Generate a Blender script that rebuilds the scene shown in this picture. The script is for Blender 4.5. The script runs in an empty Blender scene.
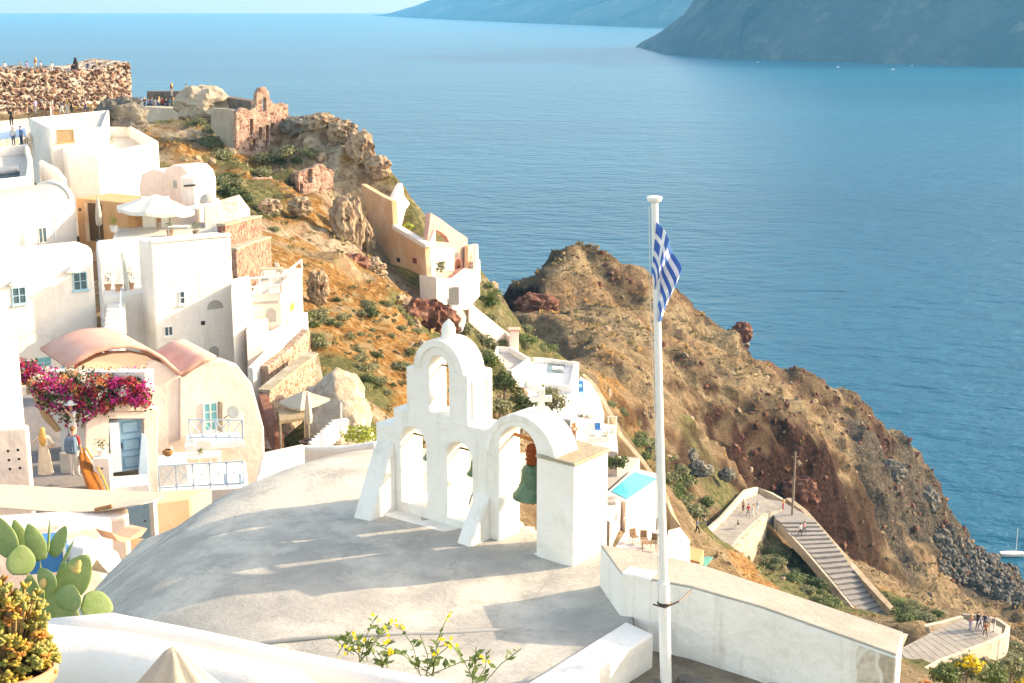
import bpy, bmesh, math, random
import numpy as np
from mathutils import Vector, Matrix, Quaternion

random.seed(7)
RNG = np.random.default_rng(7)
scene = bpy.context.scene
COL = scene.collection
R = math.radians

# ------------------------------------------------------------------ camera
# metres; the lens is the origin, +Y looks out over the caldera, the sea lies 110 m below
FPX = 1422.2
PITCH = R(13.5)
SEA = -110.0
cam_d = bpy.data.cameras.new('camera')
cam_d.sensor_width = 36.0
cam_d.lens = 50.0
cam_d.clip_start = 0.1
cam_d.clip_end = 90000
cam = bpy.data.objects.new('camera', cam_d)
COL.objects.link(cam)
cam.rotation_euler = (R(90) - PITCH, 0, 0)
scene.camera = cam
CT, ST = math.cos(PITCH), math.sin(PITCH)


def ray(px, py):
    a = (px - 512.0) / FPX
    b = -(py - 341.5) / FPX
    return Vector((a, CT + b * ST, -ST + b * CT))


def pt(px, py, Y):
    """point of the place seen at a picture position, Y metres out"""
    r = ray(px, py)
    return r * (Y / r.y)


def atz(px, py, z):
    """point of the place seen at a picture position, on the level z"""
    r = ray(px, py)
    return r * (z / r.z)


# ------------------------------------------------------------------ noise
def _hash(ix, iy, iz, seed):
    h = (ix.astype(np.int64) * 374761393 + iy.astype(np.int64) * 668265263 + iz.astype(np.int64) * 2147483647 + seed * 1442695041) & 0x7fffffff
    h = ((h ^ (h >> 13)) * 1274126177) & 0x7fffffff
    h = h ^ (h >> 16)
    return (h & 0xffff) / 32767.5 - 1.0


def vnoise(x, y, z=None, seed=0):
    x = np.asarray(x, float); y = np.asarray(y, float)
    z = np.zeros_like(x) if z is None else np.asarray(z, float)
    ix, iy, iz = np.floor(x), np.floor(y), np.floor(z)
    fx, fy, fz = x - ix, y - iy, z - iz
    ux, uy, uz = [f * f * f * (f * (f * 6 - 15) + 10) for f in (fx, fy, fz)]
    r = 0
    for dz in (0, 1):
        wz = uz if dz else 1 - uz
        for dy in (0, 1):
            wy = uy if dy else 1 - uy
            for dx in (0, 1):
                wx = ux if dx else 1 - ux
                r = r + wx * wy * wz * _hash(ix + dx, iy + dy, iz + dz, seed)
    return r


def fbm(x, y, z=None, octaves=4, seed=0, gain=0.5, ridged=False):
    a, f, s = 1.0, 1.0, 0.0
    for o in range(octaves):
        zz = None if z is None else np.asarray(z) * f
        n = vnoise(np.asarray(x) * f, np.asarray(y) * f, zz, seed + o * 17)
        if ridged:
            n = 1 - 2 * np.abs(n)
        s = s + a * n
        a *= gain
        f *= 2.03
    return s


# ------------------------------------------------------------------ materials
def lin(c):
    return tuple(((v / 255) / 12.92 if v / 255 <= 0.04045 else ((v / 255 + 0.055) / 1.055) ** 2.4) for v in c)


MATS = {}


def mat(name, col, rough=0.8, col2=None, scale=3.0, bump=0.0, bscale=None, spec=0.3, metal=0.0, col3=None, scale3=0.4, w3=0.5, detail=6, trans=0.0, streak=None, lump=0.0, crack=None):
    """procedural surface: base colour broken up by two noises and a bump"""
    if name in MATS:
        return MATS[name]
    m = bpy.data.materials.new(name)
    m.use_nodes = True
    nt = m.node_tree
    b = nt.nodes['Principled BSDF']
    b.inputs['Roughness'].default_value = rough
    b.inputs['Specular IOR Level'].default_value = spec
    b.inputs['Metallic'].default_value = metal
    b.inputs['Base Color'].default_value = (*col, 1)
    tc = nt.nodes.new('ShaderNodeTexCoord')
    src = None
    if col2 is not None:
        n = nt.nodes.new('ShaderNodeTexNoise')
        n.inputs['Scale'].default_value = scale
        n.inputs['Detail'].default_value = detail
        n.inputs['Roughness'].default_value = 0.65
        nt.links.new(tc.outputs['Object'], n.inputs['Vector'])
        cr = nt.nodes.new('ShaderNodeValToRGB')
        cr.color_ramp.elements[0].position = 0.35
        cr.color_ramp.elements[0].color = (*col, 1)
        cr.color_ramp.elements[1].position = 0.65
        cr.color_ramp.elements[1].color = (*col2, 1)
        nt.links.new(n.outputs['Fac'], cr.inputs['Fac'])
        src = cr.outputs['Color']
        if col3 is not None:
            n3 = nt.nodes.new('ShaderNodeTexNoise')
            n3.inputs['Scale'].default_value = scale3
            n3.inputs['Detail'].default_value = 8
            n3.inputs['Roughness'].default_value = 0.7
            nt.links.new(tc.outputs['Object'], n3.inputs['Vector'])
            c3 = nt.nodes.new('ShaderNodeValToRGB')
            c3.color_ramp.elements[0].position = 1 - w3 - 0.06
            c3.color_ramp.elements[1].position = 1 - w3 + 0.06
            nt.links.new(n3.outputs['Fac'], c3.inputs['Fac'])
            mx = nt.nodes.new('ShaderNodeMixRGB')
            mx.inputs['Color2'].default_value = (*col3, 1)
            nt.links.new(c3.outputs['Color'], mx.inputs['Fac'])
            nt.links.new(src, mx.inputs['Color1'])
            src = mx.outputs['Color']
        if crack is not None:
            # hairline cracks and patch edges
            nw = nt.nodes.new('ShaderNodeTexNoise'); nw.inputs['Scale'].default_value = 2.2; nw.inputs['Detail'].default_value = 6
            nt.links.new(tc.outputs['Object'], nw.inputs['Vector'])
            aw = nt.nodes.new('ShaderNodeMixRGB'); aw.blend_type = 'ADD'; aw.inputs['Fac'].default_value = 0.7
            nt.links.new(tc.outputs['Object'], aw.inputs['Color1']); nt.links.new(nw.outputs['Color'], aw.inputs['Color2'])
            vw = nt.nodes.new('ShaderNodeTexVoronoi'); vw.feature = 'DISTANCE_TO_EDGE'; vw.inputs['Scale'].default_value = 0.4
            nt.links.new(aw.outputs[0], vw.inputs['Vector'])
            rw = nt.nodes.new('ShaderNodeValToRGB'); rw.color_ramp.elements[0].position = 0.0015; rw.color_ramp.elements[1].position = 0.006
            rw.color_ramp.elements[0].color = (0.30, 0.30, 0.30, 1); rw.color_ramp.elements[1].color = (0, 0, 0, 1)
            nt.links.new(vw.outputs['Distance'], rw.inputs['Fac'])
            mw = nt.nodes.new('ShaderNodeMixRGB'); mw.inputs['Color2'].default_value = (*crack, 1)
            nt.links.new(rw.outputs[0], mw.inputs['Fac']); nt.links.new(src, mw.inputs['Color1'])
            src = mw.outputs['Color']
            # trowelled speckle and lichen
            nk = nt.nodes.new('ShaderNodeTexNoise'); nk.inputs['Scale'].default_value = 7; nk.inputs['Detail'].default_value = 10; nk.inputs['Roughness'].default_value = 0.8
            nt.links.new(tc.outputs['Object'], nk.inputs['Vector'])
            rk_ = nt.nodes.new('ShaderNodeValToRGB'); rk_.color_ramp.elements[0].position = 0.56; rk_.color_ramp.elements[1].position = 0.66
            rk_.color_ramp.elements[1].color = (0.45, 0.45, 0.45, 1)
            nt.links.new(nk.outputs['Fac'], rk_.inputs['Fac'])
            mk = nt.nodes.new('ShaderNodeMixRGB'); mk.inputs['Color2'].default_value = (crack[0] * 1.6, crack[1] * 1.6, crack[2] * 1.5, 1)
            nt.links.new(rk_.outputs[0], mk.inputs['Fac']); nt.links.new(src, mk.inputs['Color1'])
            src = mk.outputs['Color']
        if streak is not None:
            # rain streaks and grime patches on limewash
            mp = nt.nodes.new('ShaderNodeMapping'); mp.inputs['Scale'].default_value = (3.2, 3.2, 0.35)
            nt.links.new(tc.outputs['Object'], mp.inputs['Vector'])
            ns_ = nt.nodes.new('ShaderNodeTexNoise'); ns_.inputs['Scale'].default_value = 1.0; ns_.inputs['Detail'].default_value = 7; ns_.inputs['Roughness'].default_value = 0.7
            nt.links.new(mp.outputs[0], ns_.inputs['Vector'])
            rs_ = nt.nodes.new('ShaderNodeValToRGB')
            rs_.color_ramp.elements[0].position = 0.54; rs_.color_ramp.elements[1].position = 0.74
            rs_.color_ramp.elements[1].color = (0.75, 0.75, 0.75, 1)
            nt.links.new(ns_.outputs['Fac'], rs_.inputs['Fac'])
            ms_ = nt.nodes.new('ShaderNodeMixRGB'); ms_.inputs['Color2'].default_value = (*streak, 1)
            nt.links.new(rs_.outputs[0], ms_.inputs['Fac']); nt.links.new(src, ms_.inputs['Color1'])
            src = ms_.outputs['Color']
            # flaked specks
            nf = nt.nodes.new('ShaderNodeTexNoise'); nf.inputs['Scale'].default_value = 9; nf.inputs['Detail'].default_value = 8; nf.inputs['Roughness'].default_value = 0.75
            nt.links.new(tc.outputs['Object'], nf.inputs['Vector'])
            rf = nt.nodes.new('ShaderNodeValToRGB'); rf.color_ramp.elements[0].position = 0.69; rf.color_ramp.elements[1].position = 0.74
            nt.links.new(nf.outputs['Fac'], rf.inputs['Fac'])
            mf = nt.nodes.new('ShaderNodeMixRGB'); mf.inputs['Color2'].default_value = (streak[0] * .72, streak[1] * .68, streak[2] * .62, 1)
            nt.links.new(rf.outputs[0], mf.inputs['Fac']); nt.links.new(src, mf.inputs['Color1'])
            src = mf.outputs['Color']
        nt.links.new(src, b.inputs['Base Color'])
    if bump:
        nb = nt.nodes.new('ShaderNodeTexNoise')
        nb.inputs['Scale'].default_value = bscale or scale * 2
        nb.inputs['Detail'].default_value = 8
        nb.inputs['Roughness'].default_value = 0.7
        nt.links.new(tc.outputs['Object'], nb.inputs['Vector'])
        bp = nt.nodes.new('ShaderNodeBump')
        bp.inputs['Strength'].default_value = 1.0
        bp.inputs['Distance'].default_value = bump
        nt.links.new(nb.outputs['Fac'], bp.inputs['Height'])
        if lump:
            nl = nt.nodes.new('ShaderNodeTexNoise'); nl.inputs['Scale'].default_value = 1.6; nl.inputs['Detail'].default_value = 4
            nt.links.new(tc.outputs['Object'], nl.inputs['Vector'])
            bl = nt.nodes.new('ShaderNodeBump'); bl.inputs['Distance'].default_value = lump
            nt.links.new(nl.outputs['Fac'], bl.inputs['Height']); nt.links.new(bl.outputs['Normal'], bp.inputs['Normal'])
        nt.links.new(bp.outputs['Normal'], b.inputs['Normal'])
    if trans:
        out = nt.nodes['Material Output']
        tl = nt.nodes.new('ShaderNodeBsdfTranslucent')
        if src is not None:
            nt.links.new(src, tl.inputs['Color'])
        else:
            tl.inputs['Color'].default_value = (*col, 1)
        ms = nt.nodes.new('ShaderNodeMixShader')
        ms.inputs['Fac'].default_value = trans
        nt.links.new(b.outputs[0], ms.inputs[1])
        nt.links.new(tl.outputs[0], ms.inputs[2])
        nt.links.new(ms.outputs[0], out.inputs['Surface'])
    MATS[name] = m
    return m


def stone_mat(name, c1, c2, c3, scale=2.2, mortar=None, bump=0.08):
    """rubble masonry: voronoi stones of mixed colour, pale joints"""
    if name in MATS:
        return MATS[name]
    m = bpy.data.materials.new(name)
    m.use_nodes = True
    nt = m.node_tree
    b = nt.nodes['Principled BSDF']
    b.inputs['Roughness'].default_value = 0.95
    b.inputs['Specular IOR Level'].default_value = 0.1
    tc = nt.nodes.new('ShaderNodeTexCoord')
    nz = nt.nodes.new('ShaderNodeTexNoise'); nz.inputs['Scale'].default_value = scale * 1.5
    mxv = nt.nodes.new('ShaderNodeMixRGB'); mxv.blend_type = 'ADD'; mxv.inputs['Fac'].default_value = 0.25
    nt.links.new(tc.outputs['Object'], nz.inputs['Vector'])
    nt.links.new(tc.outputs['Object'], mxv.inputs['Color1'])
    nt.links.new(nz.outputs['Color'], mxv.inputs['Color2'])
    v = nt.nodes.new('ShaderNodeTexVoronoi'); v.inputs['Scale'].default_value = scale
    nt.links.new(mxv.outputs[0], v.inputs['Vector'])
    e = nt.nodes.new('ShaderNodeTexVoronoi'); e.feature = 'DISTANCE_TO_EDGE'; e.inputs['Scale'].default_value = scale
    nt.links.new(mxv.outputs[0], e.inputs['Vector'])
    sep = nt.nodes.new('ShaderNodeSeparateColor')
    nt.links.new(v.outputs['Color'], sep.inputs[0])
    cr = nt.nodes.new('ShaderNodeValToRGB')
    cr.color_ramp.interpolation = 'LINEAR'
    cr.color_ramp.elements[0].color = (*c1, 1)
    cr.color_ramp.elements[1].color = (*c3, 1)
    el = cr.color_ramp.elements.new(0.5); el.color = (*c2, 1)
    nt.links.new(sep.outputs[0], cr.inputs['Fac'])
    n2 = nt.nodes.new('ShaderNodeTexNoise'); n2.inputs['Scale'].default_value = scale * 6; n2.inputs['Detail'].default_value = 6
    nt.links.new(tc.outputs['Object'], n2.inputs['Vector'])
    mul = nt.nodes.new('ShaderNodeMixRGB'); mul.blend_type = 'OVERLAY'; mul.inputs['Fac'].default_value = 0.5
    nt.links.new(cr.outputs[0], mul.inputs['Color1']); nt.links.new(n2.outputs['Fac'], mul.inputs['Color2'])
    jr = nt.nodes.new('ShaderNodeValToRGB')
    jr.color_ramp.elements[0].position = 0.03; jr.color_ramp.elements[1].position = 0.09
    jr.color_ramp.elements[0].color = (1, 1, 1, 1); jr.color_ramp.elements[1].color = (0, 0, 0, 1)
    nt.links.new(e.outputs['Distance'], jr.inputs['Fac'])
    mj = nt.nodes.new('ShaderNodeMixRGB'); mj.inputs['Color2'].default_value = (*(mortar or (0.5, 0.45, 0.38)), 1)
    nt.links.new(jr.outputs[0], mj.inputs['Fac']); nt.links.new(mul.outputs[0], mj.inputs['Color1'])
    nt.links.new(mj.outputs[0], b.inputs['Base Color'])
    bp = nt.nodes.new('ShaderNodeBump'); bp.inputs['Distance'].default_value = bump
    nt.links.new(e.outputs['Distance'], bp.inputs['Height'])
    nt.links.new(bp.outputs['Normal'], b.inputs['Normal'])
    MATS[name] = m
    return m


WHITE = mat('white_limewash', (0.81, 0.785, 0.74), 0.9, (0.75, 0.72, 0.665), 0.9, 0.012, 5, 0.15, col3=(0.66, 0.63, 0.57), scale3=0.7, w3=0.38, streak=(0.58, 0.54, 0.46), lump=0.12)
WHITEB = mat('cool_white_limewash', (0.79, 0.785, 0.77), 0.9, (0.72, 0.725, 0.72), 0.6, 0.012, 4, 0.15, col3=(0.68, 0.68, 0.66), scale3=0.5, w3=0.36, streak=(0.60, 0.58, 0.54), lump=0.1)
CREAM = mat('cream_limewash', (0.80, 0.725, 0.63), 0.9, (0.75, 0.66, 0.56), 0.7, 0.012, 4, 0.15, col3=(0.66, 0.57, 0.48), scale3=0.5, w3=0.38, streak=(0.56, 0.48, 0.39), lump=0.1)
PINK = mat('pink_plaster', (0.60, 0.315, 0.255), 0.9, (0.66, 0.39, 0.32), 1.2, 0.01, 6, 0.15)
PEACH = mat('peach_plaster', (0.66, 0.43, 0.27), 0.9, (0.60, 0.37, 0.22), 0.7, 0.02, 5, 0.15, col3=(0.70, 0.52, 0.36), scale3=0.3, w3=0.45)
TAN = mat('tan_plaster', (0.62, 0.36, 0.19), 0.9, (0.54, 0.30, 0.15), 0.9, 0.01, 6, 0.15)
CEMENT = mat('roof_cement', (0.42, 0.40, 0.36), 0.92, (0.32, 0.31, 0.285), 1.3, 0.02, 12, 0.12, col3=(0.53, 0.50, 0.44), scale3=0.5, w3=0.46, detail=12, crack=(0.15, 0.14, 0.12))
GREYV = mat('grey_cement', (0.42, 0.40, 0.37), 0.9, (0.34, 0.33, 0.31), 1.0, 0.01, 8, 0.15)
PAVE = mat('grey_paving', (0.20, 0.19, 0.19), 0.9, (0.27, 0.25, 0.24), 2.5, 0.02, 6, 0.2)
WPAVE = mat('pale_paving', (0.56, 0.53, 0.48), 0.9, (0.45, 0.43, 0.40), 1.2, 0.02, 6, 0.2)
BLUEDOOR = mat('blue_paint', (0.27, 0.47, 0.62), 0.5, (0.33, 0.53, 0.66), 6, 0.004, 20, 0.4)
RAILBLUE = mat('pale_blue_paint', (0.36, 0.52, 0.66), 0.5, (0.42, 0.57, 0.69), 6)
TEAL = mat('teal_paint', (0.12, 0.42, 0.45), 0.5, (0.16, 0.47, 0.5), 6)
DEEPBLUE = mat('deep_blue_paint', (0.02, 0.17, 0.42), 0.55, (0.03, 0.21, 0.48), 5)
GLASS = mat('dark_glass', (0.05, 0.09, 0.11), 0.12, (0.08, 0.13, 0.15), 3, spec=0.6)
DARK = mat('dark_interior', (0.035, 0.03, 0.028), 0.9, (0.05, 0.04, 0.035), 3)  # near-black stands in for the shade inside openings and holes
WOOD = mat('dark_brown_wood', (0.09, 0.045, 0.02), 0.7, (0.13, 0.07, 0.035), 8, 0.005, 20)
OCHREWOOD = mat('orange_boat_wood', (0.34, 0.115, 0.018), 0.5, (0.26, 0.08, 0.012), 5, 0.004, 16)
IRON = mat('dark_iron', (0.07, 0.06, 0.055), 0.5, (0.11, 0.08, 0.06), 12, metal=0.6)
CANVAS = mat('cream_canvas', (0.66, 0.58, 0.485), 0.9, (0.59, 0.51, 0.42), 3, 0.006, 40, trans=0.25)
WCANVAS = mat('white_canvas', (0.76, 0.76, 0.71), 0.9, (0.70, 0.71, 0.66), 3, 0.006, 40, trans=0.25)
POOL = mat('pool_water', (0.03, 0.44, 0.55), 0.06, (0.06, 0.52, 0.60), 1.2, 0.01, 6, 0.6)
TERRA = mat('terracotta', (0.50, 0.27, 0.16), 0.8, (0.60, 0.36, 0.23), 4, 0.004, 20)
PALEWOOD = mat('weathered_pole_wood', (0.30, 0.25, 0.19), 0.9, (0.22, 0.18, 0.14), 8, 0.01, 30)
REDSTONE = stone_mat('red_stone_masonry', (0.15, 0.065, 0.05), (0.25, 0.125, 0.095), (0.36, 0.23, 0.175), 3.2, (0.34, 0.24, 0.19))
BROWNSTONE = stone_mat('brown_stone_masonry', (0.20, 0.12, 0.085), (0.35, 0.22, 0.16), (0.48, 0.37, 0.29), 5.0, (0.46, 0.37, 0.30))
PALESTONE = stone_mat('pale_rubble_masonry', (0.40, 0.33, 0.25), (0.54, 0.46, 0.36), (0.62, 0.57, 0.48), 2.2, (0.66, 0.62, 0.54))
CASTLESTONE = stone_mat('castle_rubble', (0.10, 0.06, 0.045), (0.42, 0.28, 0.20), (0.70, 0.62, 0.50), 1.1, (0.34, 0.25, 0.18), 0.2)


# ------------------------------------------------------------------ mesh helpers
class MB:
    """collects faces; build() links them as ONE mesh object"""

    def __init__(self, origin=(0, 0, 0)):
        self.v, self.f, self.o = [], [], Vector(origin)

    def add(self, vs, fs):
        n = len(self.v)
        self.v.extend([Vector(p) - self.o for p in vs])
        self.f.extend([tuple(i + n for i in q) for q in fs])
        return self

    def prism(self, poly, z0, z1):
        """vertical prism; poly = xy list; z1 may be a list (sloping top)"""
        n = len(poly)
        a = sum(poly[i][0] * poly[(i + 1) % n][1] - poly[(i + 1) % n][0] * poly[i][1] for i in range(n))
        zt = list(z1) if hasattr(z1, '__len__') else [z1] * n
        zb = list(z0) if hasattr(z0, '__len__') else [z0] * n
        pl = list(poly)
        if a < 0:
            pl, zt, zb = pl[::-1], zt[::-1], zb[::-1]
        vs = [(p[0], p[1], b) for p, b in zip(pl, zb)] + [(p[0], p[1], t) for p, t in zip(pl, zt)]
        fs = [tuple(range(n))[::-1], tuple(range(n, 2 * n))]
        fs += [(i, (i + 1) % n, n + (i + 1) % n, n + i) for i in range(n)]
        return self.add(vs, fs)

    def box(self, c, size, rz=0.0, m=None):
        sx, sy, sz = [s / 2 for s in size]
        vs = [Vector((x, y, z)) for z in (-sz, sz) for x, y in ((-sx, -sy), (sx, -sy), (sx, sy), (-sx, sy))]
        M = m or Matrix.Rotation(rz, 3, 'Z')
        vs = [M @ v + Vector(c) for v in vs]
        return self.add(vs, [(3, 2, 1, 0), (4, 5, 6, 7), (0, 1, 5, 4), (1, 2, 6, 5), (2, 3, 7, 6), (3, 0, 4, 7)])

    def tube(self, pts, r, n=8, cap=True):
        pts = [Vector(p) for p in pts]
        rs = list(r) if hasattr(r, '__len__') else [r] * len(pts)
        vs, fs = [], []
        up = Vector((0, 0, 1))
        for i, p in enumerate(pts):
            d = (pts[min(i + 1, len(pts) - 1)] - pts[max(i - 1, 0)]).normalized()
            a = d.cross(up)
            if a.length < 1e-3:
                a = d.cross(Vector((1, 0, 0)))
            a.normalize()
            b = d.cross(a)
            for k in range(n):
                t = 2 * math.pi * k / n
                vs.append(p + (a * math.cos(t) + b * math.sin(t)) * rs[i])
        for i in range(len(pts) - 1):
            for k in range(n):
                k2 = (k + 1) % n
                fs.append((i * n + k, i * n + k2, (i + 1) * n + k2, (i + 1) * n + k))
        if cap:
            fs.append(tuple(range(n)))
            fs.append(tuple(range((len(pts) - 1) * n, len(pts) * n))[::-1])
        return self.add(vs, fs)

    def lathe(self, c, prof, n=20, m=None):
        c = Vector(c)
        vs, fs = [], []
        for r, z in prof:
            for k in range(n):
                t = 2 * math.pi * k / n
                p = Vector((r * math.cos(t), r * math.sin(t), z))
                vs.append((m @ p if m else p) + c)
        for i in range(len(prof) - 1):
            for k in range(n):
                k2 = (k + 1) % n
                fs.append((i * n + k, i * n + k2, (i + 1) * n + k2, (i + 1) * n + k))
        fs.append(tuple(range(n))[::-1])
        fs.append(tuple(range((len(prof) - 1) * n, len(prof) * n)))
        return self.add(vs, fs)

    def build(self, name, m, parent=None, smooth=False, bevel=0.0, seg=2):
        me = bpy.data.meshes.new(name)
        me.from_pydata(self.v, [], self.f)
        me.update()
        bm = bmesh.new(); bm.from_mesh(me)
        bmesh.ops.recalc_face_normals(bm, faces=bm.faces)
        bm.to_mesh(me); bm.free()
        me.materials.append(m)
        if smooth:
            me.polygons.foreach_set('use_smooth', [True] * len(me.polygons))
        o = bpy.data.objects.new(name, me)
        COL.objects.link(o)
        o.location = self.o
        if bevel:
            b = o.modifiers.new('bevel', 'BEVEL')
            b.width = bevel; b.segments = seg; b.limit_method = 'ANGLE'; b.angle_limit = R(35)
            b.harden_normals = False
        if parent is not None:
            o.parent = parent
            o.location = self.o - Vector(parent.location)
        return o


def thing(name, label, cat, loc=(0, 0, 0), group=None):
    o = bpy.data.objects.new(name, None)
    COL.objects.link(o)
    o.location = loc
    o.empty_display_size = 0.3
    o['label'] = label
    o['category'] = cat
    if group:
        o['group'] = group
    return o


def tag(o, label, cat, group=None):
    o['label'] = label
    o['category'] = cat
    if group:
        o['group'] = group
    return o


def structure(o):
    o['kind'] = 'structure'
    return o


def stuff(o):
    o['kind'] = 'stuff'
    return o


def dup(root, loc, rotz=0.0, scale=None, label=None, group=None):
    r = root.copy(); COL.objects.link(r)
    r.location = loc
    r.rotation_euler = (0, 0, rotz)
    if scale is not None:
        r.scale = (scale, scale, scale) if not hasattr(scale, '__len__') else scale
    if label:
        r['label'] = label
    if group:
        r['group'] = group
    for ch in list(root.children):
        c = ch.copy(); COL.objects.link(c); c.parent = r
        for g in list(ch.children):
            d = g.copy(); COL.objects.link(d); d.parent = c
    return r


def part_of(o, parent):
    """hang an object, built in world coordinates, under its thing"""
    p = Vector(parent.location)
    q = parent
    while q.parent is not None:
        q = q.parent
        p += Vector(q.location)
    o.parent = parent
    o.location = Vector(o.location) - p
    return o


def plate(outline, holes, thick, bevel, name, m, frame, parent=None, smooth_angle=40):
    """a wall with openings: 2D outline (u,w) and holes, thickness along v (behind the front face).
    frame = (origin, u, v, w) in world space"""
    cu = bpy.data.curves.new('tmp', 'CURVE')
    cu.dimensions = '2D'; cu.fill_mode = 'BOTH'
    cu.extrude = max(thick / 2 - bevel, 0.001); cu.bevel_depth = bevel; cu.bevel_resolution = 2; cu.offset = -bevel
    for pl in [outline] + list(holes):
        sp = cu.splines.new('POLY')
        sp.points.add(len(pl) - 1)
        for i, (u, w) in enumerate(pl):
            sp.points[i].co = (u, w, 0, 1)
        sp.use_cyclic_u = True
    tmp = bpy.data.objects.new('tmp', cu)
    COL.objects.link(tmp)
    dg = bpy.context.evaluated_depsgraph_get()
    dg.update()
    me = bpy.data.meshes.new_from_object(tmp.evaluated_get(dg))
    bpy.data.objects.remove(tmp); bpy.data.curves.remove(cu)
    bm = bmesh.new(); bm.from_mesh(me)
    bmesh.ops.remove_doubles(bm, verts=bm.verts, dist=1e-4)
    O, U, V, W = [Vector(q) for q in frame]
    for v in bm.verts:
        x, y, z = v.co
        v.co = U * x + W * y + V * (z + thick / 2)
    bmesh.ops.recalc_face_normals(bm, faces=bm.faces)
    bm.to_mesh(me); bm.free()
    me.name = name
    me.materials.clear(); me.materials.append(m)
    o = bpy.data.objects.new(name, me); COL.objects.link(o)
    o.location = O
    if parent is not None:
        part_of(o, parent)
    return o


def arch(u0, u1, w0, w1, n=10, flat=1.0):
    """opening outline: sill w0, crown w1, semicircular head"""
    c, r = (u0 + u1) / 2, abs(u1 - u0) / 2
    rise = min(r * flat, (w1 - w0) * 0.9)
    ws = w1 - rise
    p = [(u0, w0), (u1, w0)]
    for k in range(n + 1):
        t = math.pi * k / n
        p.append((c + (u1 - c) * math.cos(t), ws + rise * math.sin(t)))
    return p


def rect(u0, u1, w0, w1):
    return [(u0, w0), (u1, w0), (u1, w1), (u0, w1)]

# ------------------------------------------------------------------ light
SUN_AZ = Vector((0.97, 0.26, 0)).normalized()       # toward the sun (plan)
SUN_EL = R(23)
sun_dir = Vector((SUN_AZ.x * math.cos(SUN_EL), SUN_AZ.y * math.cos(SUN_EL), math.sin(SUN_EL)))
sd = bpy.data.lights.new('sun', 'SUN')
sd.energy = 2.1
sd.angle = R(0.53)
sd.color = (1.0, 0.945, 0.885)
so = bpy.data.objects.new('sun', sd)
COL.objects.link(so)
so.rotation_euler = (-sun_dir).to_track_quat('-Z', 'Y').to_euler()

world = bpy.data.worlds.new('World')
scene.world = world
world.use_nodes = True
wn = world.node_tree
bg = wn.nodes['Background']
sky = wn.nodes.new('ShaderNodeTexSky')
sky.sky_type = 'NISHITA'
sky.sun_disc = False
sky.sun_elevation = SUN_EL
sky.sun_rotation = math.atan2(sun_dir.x, sun_dir.y)
sky.altitude = 100
sky.air_density = 1.0
sky.dust_density = 1.5
sky.ozone_density = 1.5
wn.links.new(sky.outputs['Color'], bg.inputs['Color'])
bg.inputs['Strength'].default_value = 0.15

scene.view_settings.view_transform = 'Standard'
scene.view_settings.look = 'None'
scene.view_settings.exposure = 2.05
scene.view_settings.gamma = 1.0
scene.view_settings.use_white_balance = True
scene.view_settings.white_balance_temperature = 9800
scene.view_settings.white_balance_tint = 14
scene.view_settings.use_curve_mapping = False
scene.render.engine = 'CYCLES'
scene.cycles.use_denoising = True
scene.cycles.max_bounces = 8
scene.cycles.diffuse_bounces = 4
scene.cycles.glossy_bounces = 3
scene.cycles.transparent_max_bounces = 8
scene.cycles.volume_bounces = 1
scene.cycles.use_adaptive_sampling = True
scene.cycles.sample_clamp_indirect = 6.0

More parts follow.
